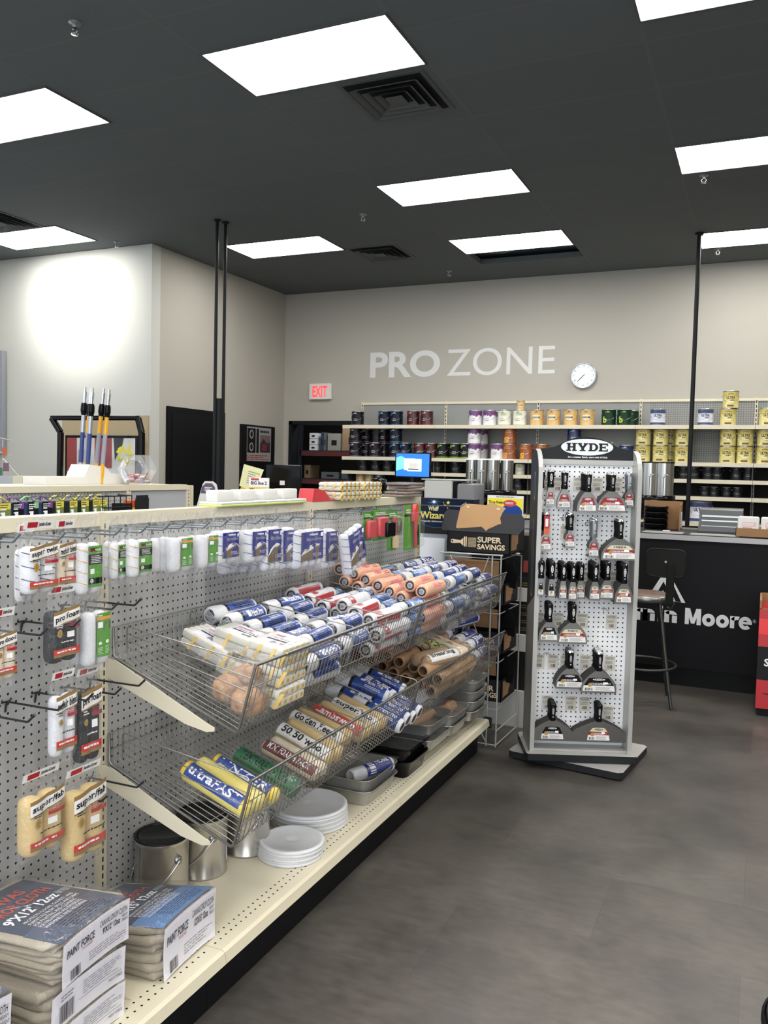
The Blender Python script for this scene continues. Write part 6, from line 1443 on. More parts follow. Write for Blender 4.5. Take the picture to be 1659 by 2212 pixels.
t = thing('side_table', 'dark cabinet behind the end displays that carries the sign card and machines', 'cabinet', (-2.95, 5.35, 0)); MB().bb((0, 0, 0), (1.52, .55, 1.08), mat('cabinet_dark', '#222325', .6)).build('carcass', t); MB().bb((-.01, -.02, 1.08), (1.54, .57, 1.115), mat('cabinet_top', '#4a4a4b', .5)).build('top', t)
t = thing('flatbed_box', 'small cream paper box on the cabinet left of the yellow sign', 'box', (-1.80, 5.42, 1.116)); MB().bb((0, 0, 0), (.09, .12, .035), scrm).build('carton', t); MB().bb((-.001, -.001, .02), (.091, .121, .036), mat('box_lid_cream', '#d8cfa6', .6)).build('box_lid', t)

# ================================================================== CHECKOUT AREA IN THE MIDDLE
dsk = mat('desk_black', '#1b1c1f', .5)
t = thing('checkout_counter', 'black checkout counter half hidden behind the shelving run', 'counter', (-4.9, 6.05, 0)); MB().bb((0, 0, 0), (2.9, .6, 1.10), dsk).build('carcass', t); MB().bb((-.02, -.02, 1.10), (2.92, .62, 1.14), mat('counter_top_grey', '#5d5d5e', .45)).build('top', t)
def brochure():
    t = thing('brochure_stand', 'purple and white brochure holder on the checkout counter', 'brochure stand', (-4.63, 6.17, 1.14)); pu = mat('print_purple', '#5c4a62', .5)
    MP = Matrix(((1, 0, 0, 0), (0, 0, -1, 0), (0, 1, 0, 0), (0, 0, 0, 1)))
    MB().prism([(0, 0), (.19, 0), (.225, .16), (.21, .215), (.17, .24), (.09, .24), (.065, .21)], 0, .012, whp, MP).build('backing', t); f = plane_fn((0, -.0125, 0), (1, 0, 0), (0, 0, 1)); b = MB()
    b.poly([(.045, .13), (.21, .13), (.20, .19), (.17, .222), (.10, .222), (.06, .19)], pu, f); b.lines(.09, .18, .15, .19, 3, pr, f, .0008, .5); b.build('print', t); MB().cyl((.15, -.03, 0), (.15, -.03, .10), .022, pu).cyl((.15, -.03, .10), (.15, -.03, .12), .026, whp).build('sample_bottle', t)
brochure()
t = thing('note_sheet', 'pale yellow sheet with printed text leaning on the checkout counter', 'paper sheet', (-4.17, 6.2, 1.33)); MP = Matrix(((1, 0, 0, 0), (0, 0, -1, 0), (0, 1, 0, 0), (0, 0, 0, 1)))
ysh = mat('paper_yellow', '#d9d7a6', .6); b = MB(); b.prism([(-.03, .02), (.015, .21), (.22, .165), (.13, -.04)], 0, .002, ysh, MP); b.build('sheet', t); b = MB(); f = plane_fn((.0, -.0028, 0), (.97, 0, -.22), (.22, 0, .97)); b.lines(.03, .15, .05, .17, 6, MATS['print_grey'], f, .0006, .35); b.build('print', t)
t = thing('counter_display', 'yellow counter display box left of the pale yellow sheet', 'display box', (-4.28, 6.22, 1.141)); MB().prism([(0, 0), (.30, 0), (.30, .23), (.11, .26)], 0, .12, yel, MP @ Matrix.Translation((0, 0, -.12))).build('carton', t); f = plane_fn((0, -.0015, 0), (1, 0, 0), (0, 0, 1)); b = MB(); b.ell(.15, .20, .025, .012, INK, f); b.lines(.12, .28, .21, .235, 1, INK, f); b.quad(.20, .30, .08, .165, lblw, f, 1, .0004); b.txt('TAPE', .21, .29, .09, .11, redl, f, True, .0008); b.build('print', t)
t = thing('flashlight_sign', 'small black and yellow lumen sign on a stem beside the yellow sheet', 'sign', (-4.03, 6.10, 1.141)); MB().cyl((.1, 0, 0), (.1, 0, .16), .012, blkp).build('stem', t); MB().bb((.0, -.008, .15), (.20, .0, .285), pr).build('sign_plate', t)
f = plane_fn((0, -.0085, 0), (1, 0, 0), (0, 0, 1)); b = MB(); b.txt('BIG line 2', .02, .18, .225, .255, INK, f, True); b.txt('800 LUMEN', .01, .19, .165, .195, INK, f, True, .0008); b.quad(.0, .20, .15, .205, yel, f); b.quad(.02, .10, .262, .28, rp_, f); b.build('sign_letters', t)
t = thing('monitor', 'black back of a display screen behind the lumen sign', 'monitor', (-4.02, 6.45, 1.141)); MB().rbox((.12, 0, .27), (.36, .03, .26), .01, blkp, axis=1).build('screen_back', t); MB().cyl((.1, 0, 0), (.1, 0, .18), .03, blkp).build('stand', t); MB().bb((.09, -.017, .22), (.14, -.0155, .26), lblw).build('sticker', t)
t = thing('card_terminal', 'black barcode scanner on the counter behind the red tool', 'scanner', (-3.05, 6.25, 1.141)); MB().cyl((0, 0, 0), (0, 0, .02), .06, blkp).build('base', t); MB().tube([(0, 0, .02), (0, .01, .10), (.02, .0, .16)], .012, blkp, 8).build('neck', t); MB().rbox((.05, -.02, .18), (.14, .07, .05), .02, mat('scanner_black', '#2a2b2e', .35), axis=0).build('head', t)
t = thing('barcode_scanner', 'black barcode scanner with white emblem beside the blue screen', 'scanner', (-3.22, 7.0, 1.05)); MB().lathe([(0, 0), (.07, 0), (.07, .02), (.03, .05), (.03, .25), (.07, .28), (.085, .33), (.07, .38), (0, .40)], blkp, 18).build('body', t); MB().bb((-.06, -.088, .31), (.05, -.084, .335), pr).build('emblem', t)
# blue screen
t = thing('computer_monitor', 'computer monitor showing a blue desktop with open windows', 'monitor', (-3.31, 7.6, 1.46)); MB().rbox((.175, .012, .11), (.375, .03, .245), .006, blkp, axis=1).build('bezel', t); MB().cyl((.17, .03, -.35), (.17, .03, 0), .03, blkp).bb((.05, -.05, -.41), (.30, .1, -.34), blkp).build('stand', t)
sm = mat('screen_blue', '#1b5fc4', .3, emit='#1f66d8', es=.75); sm2 = mat('screen_light', '#7fc0f0', .3, emit='#4aa0ea', es=.75); sw_ = mat('screen_window', '#d8e2f0', .3, emit='#cfdcf0', es=.6)
b = MB(); f = plane_fn((0, -.0035, 0), (1, 0, 0), (0, 0, 1)); b.quad(0, .35, .0, .222, sm, f); b.poly([(0, .05), (.10, .08), (.13, .16), (.05, .20), (0, .18)], sm2, f, .0004); b.quad(.085, .20, .06, .175, sw_, f, 1, .0008); b.quad(.12, .27, .05, .17, sw_, f, 1, .0006); b.quad(.14, .23, .08, .13, mat('screen_dialog', '#b9b6a8', .3, emit='#b9b6a8', es=.4), f, 1, .0012); b.quad(.13, .24, .065, .076, mat('screen_dark', '#3a4048', .3), f, 1, .0014); b.build('screen', t)
t = thing('label_printer', 'grey and white label printer on the counter right of the blue screen', 'printer', (-2.89, 7.3, 1.10)); MB().rbox((.14, .15, .17), (.28, .30, .33), .02, mat('printer_white', '#b9b8b4', .5), axis=1).build('housing', t); MB().rbox((.30, .15, .165), (.05, .28, .31), .01, blkp, axis=1).build('label_slot', t); MB().rbox((.41, .15, .16), (.17, .30, .30), .02, mat('printer_grey', '#77787a', .5), axis=1).build('side_module', t); MB().bb((-.03, .0, .335), (.42, .3, .345), mat('printer_white', '#b9b8b4', .5)).build('top_lid', t)
t = thing('back_counter', 'dark back counter that carries screen, printer and tint machine', 'counter', (-3.6, 7.05, 0)); MB().bb((0, 0, 0), (3.05, 1.1, 1.03), dsk).build('carcass', t); MB().bb((-.02, -.02, 1.03), (3.07, 1.22, 1.05), mat('counter_top_grey', '#5d5d5e', .45)).build('top', t)
cyl_s = mat('canister_steel', '#a4a29d', .22, 1.0)
def tint(x, n, lb, off=0.0, r=.062, sp=.148):
    t = thing('tint_dispenser', lb, 'tint machine', (x, 7.8, 1.05))
    for i in range(n):
        cx = sp*i; cy = .06*abs(i-(n-1)/2); b = MB(); b.cyl((cx, cy, .30), (cx, cy, .585), r, cyl_s, n=24); c = b.build('canister', t); MB().lathe([(r+.004, .585), (r+.004, .598), (0, .600)], wlid if n > 2 else blkp, 24, Matrix.Translation((cx, cy, 0))).build('canister_lid', c)
        g = MB(); g.tube([(cx+.01, cy-r-.012, .30), (cx+.01, cy-r-.012, .46), (cx+.02, cy-r-.02, .49), (cx+.045, cy-r-.02, .48)], .004, ch, 6); g.lathe([(0, 0), (.01, .002), (.01, .012), (0, .014)], ch, 10, Matrix.Translation((cx+.01, cy-r-.015, .46))); g.build('pump_lever', t)
    W = sp*(n-1)
    MB().lathe([(.0, 0), (W/2+.09, 0), (W/2+.09, .04), (.08, .07), (.08, .22), (W/2+.10, .24), (W/2+.10, .30), (0, .30)], blkp, 28, Matrix.Translation((W/2, .07, 0))).build('turntable', t); MB().bb((W/2-.03, -.12, .18), (W/2+.02, -.05, .26), mat('nozzle_grey', '#6d6e70', .4)).build('nozzle', t); return t
tint(-2.62, 4, 'paint tint dispenser with four steel canisters and white lids', sp=.118)
tint(-.93, 2, 'paint tint dispenser with dark lidded steel canister right of the knife stand', r=.085, sp=.12)
tc_ = mat('counter_face', '#0c0d10', .6)
# ---- front counter with lettering
def ring_seg(b, cu, cv, ro, ri, a0, a1, m, f, sy=1.0, n=16, l=0.0004):
    A = [a0+(a1-a0)*i/n for i in range(n+1)]
    vs = [f(cu+ro*math.cos(a), cv+ro*sy*math.sin(a), l) for a in A] + [f(cu+ri*math.cos(a), cv+ri*(sy*1.0)*math.sin(a), l) for a in A]
    b.add(vs, [(i, i+1, n+2+i, n+1+i) for i in range(n)], m)
def brand(b, m, f):
    B, X, K, s = .412, .112, .150, .034     # baseline, x-height, cap height, stem
    f0 = f; sc_ = lambda o, k, t_: (lambda u, v, l=0.0: f0(t_+(u-o)*k, .462+(v-.412)*.78, l)); f = sc_(-.476, .82, -.476); g_ = sc_(-.515, 1.0, -.530)
    def n_(u, w):      # arch letter of width w
        b.quad(u, u+s, B, B+X, m, f, 1, .0004); b.quad(u+w-s, u+w, B, B+X-w/2+s*.2, m, f, 1, .0004); ring_seg(b, u+w/2, B+X-w/2, w/2, w/2-s, 0, PI*.86, m, f)
    def o_(u, w): ring_seg(b, u+w/2, B+X/2-.001, w/2, w/2-s, 0, 2*PI, m, f, (X+.006)/w, 28)
    # M
    u = -.476; b.quad(u, u+s, B, B+K, m, f, 1, .0004); b.quad(u+.132-s, u+.132, B, B+K, m, f, 1, .0004)
    b.poly([(u+s*.2, B+K), (u+s+.006, B+K), (u+.066+.014, B+.01), (u+.066-.014, B+.01)], m, f, .0006); b.poly([(u+.132-s-.006, B+K), (u+.132-s*.2, B+K), (u+.066+.014, B+.01), (u+.066-.014, B+.01)], m, f, .0008)
    o_(-.334, .105); o_(-.222, .105)
    u = -.108; b.quad(u, u+s, B, B+X, m, f, 1, .0004); ring_seg(b, u+.055, B+X-.055, .055, .055-s*.95, PI*.38, PI*.86, m, f)
    u = -.040; ring_seg(b, u+.0525, B+X/2-.001, .0525, .0525-s*.9, .12, 2*PI-.75, m, f, (X+.006)/.105, 26); b.quad(u+.012, u+.1045, B+X/2-.010, B+X/2+.012, m, f, 1, .0006)
    f = g_; n_(-.603, .088); b.quad(-.648, -.648+s, B, B+X, m, f, 1, .0004); b.quad(-.648, -.648+s, B+X+.012, B+X+.038, m, f, 1, .0004)
    u = -.805; n_(u, .085); n_(u+.085-s, .085)
    b.txt('Benja', -1.22, -.845, .375, .562, m, f, True)
t = thing('service_counter', 'long black service counter with grey edge and big white brand lettering', 'counter', (0, 0, 0))
MB().bb((-1.35, 6.375, .14), (2.2, 7.0, 1.067), tc_).build('carcass', t); MB().bb((-1.35, 6.42, 0), (2.2, 7.0, .14), mat('counter_kick', '#08090a', .5)).build('kick_plate', t); MB().bb((-1.37, 6.355, 1.067), (2.22, 7.02, 1.104), mat('counter_edge', '#9b9b9d', .35)).bb((-1.365, 6.36, 1.104), (2.215, 7.015, 1.108), mat('counter_top_black', '#232427', .4)).build('top', t)
f = plane_fn((0, 6.3745, 0), (1, 0, 0), (0, 0, 1)); lw_ = mat('letter_silver', '#c9cbcb', .35); b = MB(); brand(b, lw_, f)
b.txt('R', -.021, -.012, .518, .532, lw_, f, True); b.tube([f(-.0165+.0105*math.cos(a), .525+.012*math.sin(a), .0005) for a in [2*PI*i/18 for i in range(18)]], .0009, lw_, 4, True); b.build('lettering', t)
b = MB(); b.poly([(-.745, .625), (-.640, .812), (-.590, .812), (-.477, .614)], lw_, f); b.poly([(-.700, .624), (-.632, .758), (-.568, .621)], tc_, f, .0006); b.poly([(-.668, .623), (-.634, .695), (-.598, .622)], lw_, f, .0012); b.poly([(-.598, .735), (-.575, .762), (-.505, .616), (-.545, .619)], tc_, f, .0008); b.build('emblem', t)
# ---- stool
gm = mat('stool_metal', '#4c4d4a', .38, .8); gm2 = mat('stool_dark', '#131512', .55, 0); wood = mat('stool_wood', '#6a5344', .5, noise=(30, 1, '#4a3527'))
cx, cy = -.70, 5.86
t = thing('shop_stool', 'worn grey metal shop stool with a round wooden seat and back rest', 'stool', (cx, cy, 0))
b = MB(); b.lathe([(.0, .738), (.155, .738), (.17, .732)], wood, 36); b.build('seat', t); b = MB(); b.lathe([(.17, .732), (.180, .722), (.183, .695), (.170, .690), (.16, .70)], mat('stool_rim', '#7f7f7d', .3, .9), 36); b.build('seat_rim', t)
for a in (-.62, .95, 2.5, -2.2):
    b = MB(); c_, s_ = math.cos(a), math.sin(a); b.tube([(c_*.13, s_*.13, .70), (c_*.235, s_*.235, .12)], .0135, gm, 8); b.tube([(c_*.232, s_*.232, .14), (c_*.262, s_*.262, .004)], .0105, gm, 8); b.build('leg', t)
MB().tube([(.218*math.cos(2*PI*i/40), .218*math.sin(2*PI*i/40), .255) for i in range(40)], .009, gm, 8, True).build('foot_ring', t)
b = MB(); b.bb((.165, -.11, .69), (.215, -.10, .95), gm2, Matrix.Rotation(-.15, 4, 'Z')); b.tube([(.16, -.10, .66), (.19, -.12, .655), (.20, -.12, .70)], .012, gm, 8); b.build('back_post', t)
b = MB(); pts = []
for sx, sz, st in ((1, 1, 0), (-1, 1, 1), (-1, -1, 2), (1, -1, 3)):
    for i in range(5): q = (st+i/4)*PI/2; pts.append((.17+sx*.085+.035*math.cos(q), .955+sz*.055+.035*math.sin(q)))
MR = Matrix.Translation((-.03, -.115, 0)) @ Matrix(((1, 0, 0, 0), (0, 0, -1, 0), (0, 1, 0, 0), (0, 0, 0, 1))); b.prism(pts, 0, .008, gm2, MR); b.tube([(x, y, .004) for x, y in pts], .006, gm2, 6, True, MR); b.cyl((.17, .965, .008), (.17, .965, .014), .008, ch, M=MR, n=10); b.build('back_rest', t)
# ---- things on the counter
t = thing('mini_mixer_box', 'grey slanted metal cabinet with two light strips on the counter', 'cabinet', (-.43, 6.62, 1.108)); gcab = mat('cabinet_grey', '#3d4043', .4); gst = mat('strip_light', '#b9bdbf', .3)
b = MB(); b.prism([(0, 0), (.40, 0), (.40, .18), (.16, .18), (.13, .17)], 0, .30, gcab, Matrix(((0, 0, 1, 0), (1, 0, 0, 0), (0, 1, 0, 0), (0, 0, 0, 1)))); b.build('cabinet_body', t)
f = plane_fn((0, -.001, 0), (1, 0, 0), (0, .13/.214, .17/.214)); b = MB(); b.quad(.02, .28, .15, .165, gst, f); b.quad(.02, .28, .11, .122, gst, f); b.quad(.02, .28, .065, .07, gst, f); b.quad(.0, .30, .0, .02, mat('cabinet_edge', '#26282a', .5), f); b.build('trim_strip', t)
t = thing('cardboard_tray', 'low cardboard tray at the right end of the counter holding white packages', 'cardboard box', (-.165, 6.40, 1.109)); MB().bb((0, 0, 0), (.42, .004, .062), kraftd).bb((0, 0, 0), (.42, .25, .004), kraftd).bb((0, 0, 0), (.004, .25, .062), kraftd).bb((0, .246, 0), (.42, .25, .062), kraftd).bb((.416, 0, 0), (.42, .25, .062), kraftd).build('tray_sides', t)
for i, x in enumerate((-.155, -.005)):
    t = thing('white_package', ['left', 'right'][i] + ' white wrapped package standing in the low cardboard tray', 'package', (x, 6.42, 1.114), 0, 'white packages in the counter tray'); MB().rbox((.07, .03, .07), (.14, .05, .14), .014, whp, axis=1).build('package_body', t); f = plane_fn((0, .0035, 0), (1, 0, 0), (0, 0, 1)); b = MB(); b.quad(.03, .12, .07, .10, mat('label_pinkish', '#cfa9a4', .5), f); b.lines(.035, .115, .055, .065, 1, redl, f, .0005); b.lines(.035, .115, .075, .095, 3, pr, f, .0006); b.build('package_label', t)
t = thing('black_bin_stack', 'short stack of black plastic bins on the counter beside a carton', 'bin', (-.86, 6.78, 1.108)); 
for k in range(4): MB().lathe([(.0, .045*k), (.085, .045*k), (.092, .045*k+.035), (.097, .045*k+.043), (.090, .045*k+.044)], blkp, 20, Matrix.Translation((.1, .1, 0))).build('bin', t)
t = thing('carton', 'open brown carton standing behind the black bins on the counter', 'cardboard box', (-.86, 6.90, 1.108)); MB().bb((0, 0.05, 0), (.29, .06, .22), kraftd).bb((.28, -.1, 0), (.29, .06, .20), kraftd).build('carton_sides', t); MB().bb((0.29, -.08, .02), (.291, .04, .14), lblw).build('paper_label', t)
t = thing('counter_mat', 'pale sheet of printed papers lying along the front counter', 'papers', (-.80, 6.38, 1.1085)); MB().bb((0, 0, 0), (.28, .22, .002), mat('paper_grey', '#8d8e8a', .4)).bb((.33, .0, 0), (.66, .2, .002), mat('paper_grey', '#8d8e8a', .4)).build('sheet', t); MB().bb((.12, .24, 0), (.17, .30, .004), lblw).build('card', t)
# ---- red boxed display at the right edge
rdm = mat('display_red', '#b3272d', .35); rdm2 = mat('display_red_light', '#e0363c', .3)
t = thing('floor_display', 'red and black cardboard floor display at the right edge', 'floor display', (.012, 5.85, 0)); MB().bb((0.01, .01, 0), (.50, .40, .05), mat('display_base', '#0c0c0d', .5)).build('base', t); MB().bb((0, 0, .05), (.51, .42, .235), rdm).build('lower_body', t); MB().bb((0, .0, .235), (.51, .42, .45), bcard).build('middle_band', t)
b = MB(); b.bb((0, 0, .45), (.51, .42, .53), rdm); b.bb((0, 0, .53), (.51, .42, .63), rdm2); b.bb((0, 0, .63), (.51, .42, .69), rdm); b.build('upper_body', t); MB().bb((0, .0, .69), (.51, .015, .695), kraftd).bb((0, 0, .69), (.012, .42, .745), kraftd).bb((0, .40, .69), (.51, .42, .745), kraftd).build('rim', t)
f = plane_fn((0, -.001, 0), (1, 0, 0), (0, 0, 1)); b = MB(); b.txt('STAIN', .04, .22, .325, .375, pr, f, True); b.quad(.04, .3, .145, .150, bcard, f, 1, .0004); b.build('print', t)
t = thing('waste_bin', 'black rounded plastic bin cut by the bottom right corner', 'bin', (.235, 1.90, 0)); MB().lathe([(0, 0), (.14, 0), (.155, .01), (.175, .38), (.185, .40), (.180, .415), (.165, .40), (.150, .05), (0, .03)], mat('bin_black', '#101113', .3), 40).build('bin_shell', t); MB().lathe([(.186, .38), (.192, .385), (.192, .40), (.186, .405)], mat('bin_black', '#101113', .3), 40).build('rim', t)

# ================================================================== STOCK ROOM THROUGH THE OPENING
rb = mat('beam_red', '#5d1c1c', .5); up_ = mat('rack_upright', '#22262c', .5)
t = thing('pallet_rack', 'red beamed storage rack seen through the stock room opening', 'rack', (0, 0, 0))
for z in (1.27, 1.70): MB().bb((-6.55, 11.3, z), (-4.95, 11.35, z+.07), rb).build('beam', t); MB().bb((-6.55, 11.3, z+.07), (-4.95, 11.9, z+.085), mat('deck_dark', '#2b2a28', .8)).build('deck', t)
for x in (-6.56, -4.96): MB().bb((x-.03, 11.3, 0), (x+.03, 11.36, 2.6), up_).build('upright', t)
stk = mat('carton_dim', '#8a7458', .85)
for i, (x, z, W, Hh, m, lb, cat) in enumerate([(-6.42, 1.787, .13, .085, pr, 'small white parts bin, bottom of three in the stock room', 'bin'), (-6.42, 1.877, .13, .085, pr, 'small white parts bin, middle of three in the stock room', 'bin'), (-6.42, 1.967, .13, .085, pr, 'small white parts bin, top of three in the stock room', 'bin'),
      (-6.22, 1.787, .04, .28, mat('binder_blue', '#2d3f52', .6), 'dark blue binder standing on the stock room rack', 'binder'), (-6.17, 1.787, .04, .27, mat('binder_grey', '#5f6468', .6), 'grey binder standing beside the blue one', 'binder'), (-6.10, 1.787, .22, .26, mat('box_clear', '#8d8b80', .5), 'pale plastic box between binders and cartons', 'box'),
      (-5.85, 1.787, .36, .34, stk, 'large brown carton on the upper stock room beam', 'cardboard box'), (-6.20, 1.357, .30, .10, mat('packs_grey', '#5b6166', .5), 'low grey package on the lower stock room beam', 'package'), (-5.85, 1.357, .30, .12, mat('packs_blue', '#4c565e', .5), 'bluish package on the lower stock room beam', 'package'), (-6.50, 1.357, .10, .20, stk, 'narrow brown carton at the left on the lower beam', 'cardboard box')]):
    t = thing('stored_box' if cat not in ('binder',) else 'ring_binder', lb, cat, (x, 11.36, z), 0, 'stock room goods'); MB().bb((0, 0, 0), (W, .3, Hh), m).build('box_body', t); MB().bb((W*.3, -.002, Hh*.3), (W*.7, 0, Hh*.6), INK).build('front_mark', t)
pl = bpy.data.lights.new('stock_room_lamp', 'POINT'); plo = bpy.data.objects.new('stock_room_lamp', pl); C.objects.link(plo); pl.energy = 14; pl.shadow_soft_size = .2; plo.location = (-5.6, 10.95, 2.6)

# ================================================================== GOODS ON THE OTHER AISLE
gbl = mat('glove_navy', '#1b2d55', .7); ggr = mat('glove_green_black', '#1d241d', .7); pvl = mat('tag_purple', '#7a4390', .5); glm = mat('tag_lightgreen', '#86b98a', .5); ytg = mat('tag_yellow', '#cfc34a', .5); ogl = mat('tag_olive', '#6f7d3c', .5)
def glove(px_, w, kind, lb):
    X = G2+.12; A = onX(px_, 1060, X); t = thing('work_gloves', lb, 'gloves', (X, A.y, 1.335), 0, 'packs of work gloves'); body, tagm = (gbl, pvl) if kind == 'p' else ((gbl, glm) if kind == 'g' else (ggr, ytg))
    b = MB(); b.rbox((0, 0, -.16), (.035, w, .25), .02, body, axis=0)
    for k in range(4): b.rbox((0, -w*.36+w*.24*k, -.305), (.03, w*.2, .09), .012, body, axis=0)
    b.build('glove_pair', t); MB().tube([(0.005, -w*.40, -.032), (0.005, -w*.1, -.006), (0.005, w*.1, -.006), (0.005, w*.40, -.032)], .005, tagm, 6).build('hang_strap', t)
    g = MB(); f = plane_fn((.019, 0, 0), (0, 1, 0), (0, 0, 1)); g.quad(-w*.05, w*.45, -.20, -.035, blk_l if body is gbl else ogl, f); g.quad(-w*.05 if body is ggr else w*.25, w*.45, -.070, -.036, tagm, f, 1, .0004); g.lines(-w*.0, w*.25, -.14, -.06, 4, pr, f, .0006, .4); g.quad(w*.05, w*.20, -.115, -.085, MATS['price_sticker'], f, 1, .001); g.lines(.0, w*.4, -.065, -.042, 2, INK if body is ggr else pr, f, .0008, .4); g.build('tag', t)
for i, (px_, k) in enumerate([(-5, 'y'), (24, 'p'), (57, 'g'), (88, 'p')]): glove(px_, .15, k, ['yellow tagged glove pack cut by the left edge', 'blue glove pack with purple tag, left one', 'blue glove pack with green tag between the purple ones', 'blue glove pack with purple tag, right one'][i])
for i, px_ in enumerate((117, 147, 172, 197, 212)): glove(px_, .12, 'y', 'green and black glove pack with yellow tag, %s from the left' % ORD[i])
for i, q in enumerate([38, 77, 115, 143, 165, 193, 220, 247]):
    P = onX(q, 1060, G2+.2); peg_hook(P.y, 1.325, .24, 'light wire hook across the aisle, %s from the left' % ORD[i], wire, G2)
bw = mat('wire_black', '#121214', .5)
t = thing('hanging_wire_rack', 'black wire rack hanging right of the gloves across the aisle', 'wire rack', (G2+.02, onX(243, 1070, G2+.1).y, 1.05)); b = MB()
for k in range(6): b.tube([(.12, -.13+.052*k, -.05), (.12, -.13+.052*k, .27)], .003, bw, 5)
for z in (.27, .20, .0): b.tube([(.0, -.13, z), (.12, -.13, z), (.12, .13, z), (.0, .13, z)], .004, bw, 5)
b.build('wire_front', t); MB().bb((.02, .06, .0), (.10, .16, .22), bcard).build('black_pocket', t)
t = thing('carded_goods', 'orange packaged blades hanging beside the black wire rack', 'package', (G2+.10, onX(283, 1075, G2+.1).y, 1.08)); MB().rbox((0, 0, .08), (.02, .12, .26), .01, mat('pack_orange', '#c8532c', .45), axis=0).build('package_body', t); MB().bb((.0105, -.055, .12), (.0115, .055, .16), yel).bb((.0105, -.05, .02), (.0115, .05, .07), pr).build('package_label', t)
t = thing('sprocket_wire_loop', 'black wire basket handle rising before the plain grey panel', 'wire rack', (G2+.12, onX(302, 1070, G2+.1).y, 1.06)); MB().tube([(0, -.06, -.05), (0, -.06, .24), (0, .06, .24), (0, .06, -.05)], .004, bw, 6).build('loop', t); MB().bb((-.004, -.055, .14), (.004, .055, .26), bcard).build('end_plate', t)
# extension poles
polem = mat('pole_alu', '#a9adb4', .3, .7); poleb = mat('pole_blue_label', '#24366e', .4); poley = mat('pole_yellow', '#dca21e', .35)
for i, (xt, yt, xb, kind, d) in enumerate([(184, 836, 172, 'a', 5.5), (200, 838, 187, 'a', 5.42), (196, 840, 183, 'y', 5.7), (224, 839, 204, 'y', 5.5), (236, 841, 218, 'y', 5.46)]):
    d += .45; r1 = ray(xt, yt); r1.normalize(); r2 = ray(xb, 1045); r2.normalize(); T = Vector((0, 0, H))+r1*d; Bq = Vector((0, 0, H))+r2*d; Bq = T + (Bq-T)*1.45; ax = (Bq-T).normalized(); P = lambda s_: T + ax*s_
    t = thing('extension_pole', ['silver extension pole with blue label, left one', 'silver extension pole with blue label, right one', 'yellow extension pole hidden behind the silver ones', 'yellow extension pole, left of the two in front', 'yellow extension pole, rightmost of the group'][i], 'extension pole', tuple(Bq), 0, 'paint roller extension poles'); o = lambda v: v-Bq
    mm = polem if kind == 'a' else poley
    MB().cyl(o(P(.12)), o(P((Bq-T).length)), .0135, mm, n=14).build('pole_tube', t); MB().cyl(o(P(0)), o(P(.03)), .008, ch, n=12).cyl(o(P(.03)), o(P(.07)), .0125, ch, n=12).cyl(o(P(.07)), o(P(.115)), .010, ch, n=12).build('threaded_tip', t)
    MB().cyl(o(P(.105)), o(P(.115)), .017, blkp, n=14).cyl(o(P(.115)), o(P(.155)), .020, blkp, n=14, r2=.022).cyl(o(P(.155)), o(P(.185)), .022, blkp, r2=.016, n=14).build('grip_collar', t); MB().cyl(o(P(.30)), o(P(.50)), .0142, poleb if kind == 'a' else mat('pole_clear_label', '#8d8f9c', .3), n=14).build('pole_label', t)
    if i == 0: PB = Bq
t = thing('pole_holder', 'white moulded holder standing behind the shelf top under the poles', 'holder', (G2-.30, 3.98, 1.38)); MB().prism([(-.1, 0), (.36, 0), (.36, .02), (.28, .07), (.18, .075), (.12, .12), (-.02, .13), (-.06, .06)], -.08, .08, whp, Matrix(((0, 0, 1, 0), (1, 0, 0, .25), (0, 1, 0, 0), (0, 0, 0, 1)))).build('holder_body', t); MB().bb((-.1, -.15, 0), (.1, .2, .05), whp).build('socket_block', t)
# hexagonal jar
t = thing('candy_jar', 'clear six sided plastic jar with wrapped sweets standing on the far shelf top', 'jar', M=TRS((onX(297, 1018, -3.93).x, onX(297, 1018, -3.93).y, 1.383), rz=.35)); jm = film_mat('jar_clear', '#ffffff', .22, .05, (6, .15)); b = MB(); Rh = .115
def hexr(y, k): return [(Rh*k*math.cos(PI/6*0+i*PI/3), y, Rh*.87+Rh*k*math.sin(i*PI/3)) for i in range(6)]
b.rings([hexr(-.075, .6), hexr(-.08, .95), hexr(-.07, 1.0), hexr(.07, 1.0), hexr(.08, .95)], jm, True, False, True, smooth=False); b.build('jar_body', t); MB().lathe([(.07, -.09), (.074, -.088), (.07, -.075)], jm, 28, Matrix.Translation((0, 0, Rh*.87)), axis='Y').build('mouth', t)
b = MB(); rr = random.Random(2); cols = [mat('sweet_purple', '#8a5a94', .5), mat('sweet_pink', '#c9a0b4', .5), mat('sweet_orange', '#c98a55', .5), mat('sweet_white', '#d8d4d0', .5)]
for k in range(46): b.rbox((rr.uniform(-.06, .06), rr.uniform(-.055, .055), .012+rr.uniform(0, .055)), (.03, .02, .012), .004, cols[k % 4], Matrix.Translation((0, 0, 0)))
sw = b.build('sweets', t); sw['kind'] = 'stuff'
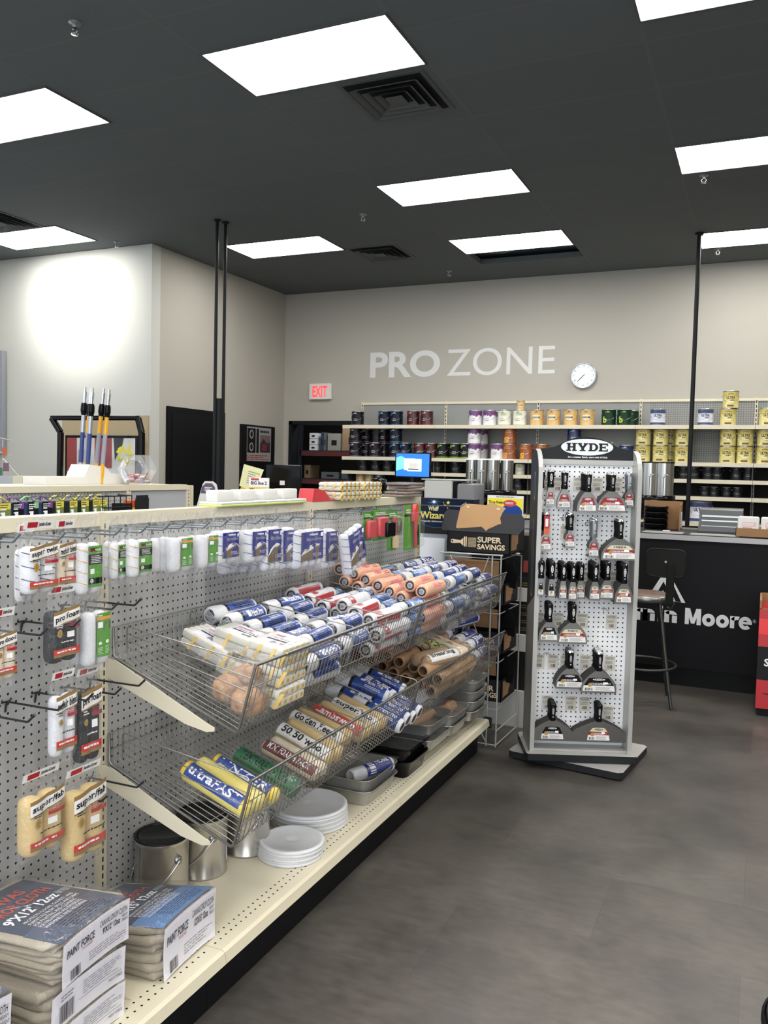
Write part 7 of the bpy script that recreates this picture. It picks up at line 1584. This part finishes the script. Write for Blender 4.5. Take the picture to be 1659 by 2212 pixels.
# kiosk frame with poster
t = thing('kiosk_frame', 'black square tube frame with a lit poster in front of the white wall', 'display stand', (0, 0, 0)); P_ = lambda x, y: onY(x, y, 6.9); 
b = MB()
for a, c in (((112, 903), (298, 903)), ((112, 903), (131, 934)), ((298, 903), (306, 934)), ((131, 934), (129, 1060)), ((306, 934), (305, 1060))):
    p, q = P_(*a), P_(*c); b.cyl(p, q, .034, blkp, n=4)
p, q = P_(129, 1060), P_(305, 1060); b.cyl(p, (p.x, p.y, .02), .034, blkp, n=4); b.cyl(q, (q.x, q.y, .02), .034, blkp, n=4); b.build('tube_frame', t)
p, q = onY(141, 940, 7.45), onY(297, 940, 7.45); z1 = p.z; z0 = 1.0
MB().bb((p.x, 7.45, z0), (q.x, 7.48, z1), blkp).build('poster_frame', t); b = MB(); f = plane_fn((p.x, 7.448, z0), (1, 0, 0), (0, 0, 1)); W = q.x-p.x; Hh = z1-z0; bg = mat('poster_pale', '#c9c8c4', .2, coat=.5); rsd = mat('poster_siding', '#8e2f33', .3, coat=.4); b.quad(.03, W-.03, .03, Hh-.03, bg, f)
b.quad(.03, W*.17, Hh*.5, Hh-.03, rsd, f, 1, .0006); b.quad(W*.42, W*.66, Hh*.55, Hh-.03, rsd, f, 1, .0006); b.quad(.03, W*.30, .03, Hh*.42, rsd, f, 1, .0006); b.quad(W*.19, W*.28, Hh*.62, Hh*.80, mat('poster_window', '#8b8f94', .3), f, 1, .0008); b.poly([(W*.68, Hh-.03), (W*.82, Hh-.03), (W*.80, Hh*.86), (W*.70, Hh*.66)], mat('poster_roof', '#35373c', .4), f, .0008); b.txt('COLOR', W*.05, W*.22, Hh*.44, Hh*.49, pr, f, True, .001)
yl = mat('poster_flower', '#d9cf45', .4); rr = random.Random(6)
for k in range(34): b.ell(W*rr.uniform(.74, .93), Hh*rr.uniform(.62, .86), .022, .02, yl, f, .0009+.00005*k, 7)
b.build('poster_print', t)
# rack bits at the left edge
t = thing('literature_rack', 'white wire rack with small colourful leaflets at the left edge', 'wire rack', (0, 0, 0)); P2 = lambda x, y: onY(x, y, 5.9); b = MB()
for a, c in (((-5, 945), (28, 952)), ((6, 950), (6, 1045)), ((-5, 975), (25, 985)), ((6, 990), (42, 1030))): b.tube([P2(*a), P2(*c)], .005, whw, 6)
p = P2(6, 1045); b.tube([p, (p.x, p.y, 0.02)], .006, whw, 6); b.build('wire_frame', t)
def leaf(a, c, m, nm='leaflet'):
    p, q = P2(*a), P2(*c); MB().bb((p.x, 5.88, q.z), (q.x, 5.884, p.z), m).build(nm, t)
leaf((8, 967), (18, 983), mat('leaf_orange', '#b5522e', .5)); leaf((10, 1000), (22, 1018), mat('leaf_purple', '#6e4a5c', .5)); leaf((-4, 1010), (7, 1036), grnd, 'green_box')
t = thing('gondola_shelving', 'low cream shelving end farther back at the left edge', 'shelving', (0, 0, 0)); p, q = onY(8, 1028, 5.4), onY(37, 1028, 5.4); p2 = onY(52, 1030, 5.4); MB().bb((p.x-.6, 5.4, .1), (q.x, 5.43, p.z), MATS['panel_grey']).build('back_panel', t); MB().bb((q.x-.03, 5.38, 0), (p2.x, 5.5, q.z), cream2).build('end_post', t); r_ = onY(112, 1040, 6.2)
t = thing('wire_shelf', 'thin white wire shelf top left of the black frame', 'wire rack', (0, 0, 0)); a = onY(55, 1035, 5.9); c = onY(112, 1032, 5.9); b = MB(); b.tube([a, c, (c.x, c.y, .02)], .006, whw, 6).tube([(a.x, a.y, .02), a], .006, whw, 6).tube([(a.x, 6.2, a.z), (c.x, 6.2, c.z)], .005, whw, 6); b.build('wire_frame', t)
t = thing('wall_panel', 'narrow grey wall panel cut by the left edge of the photo', 'panel', (0, 0, 0)); p = onY(4, 757, 7.5); MB().bb((p.x-.5, 7.50, 1.6), (p.x, 7.56, p.z), mat('panel_bluegrey', '#8d9098', .5)).build('panel_face', t); MB().bb((p.x-.5, 7.56, 1.7), (p.x-.02, 7.579, p.z-.1), lfr).build('mounting', t)
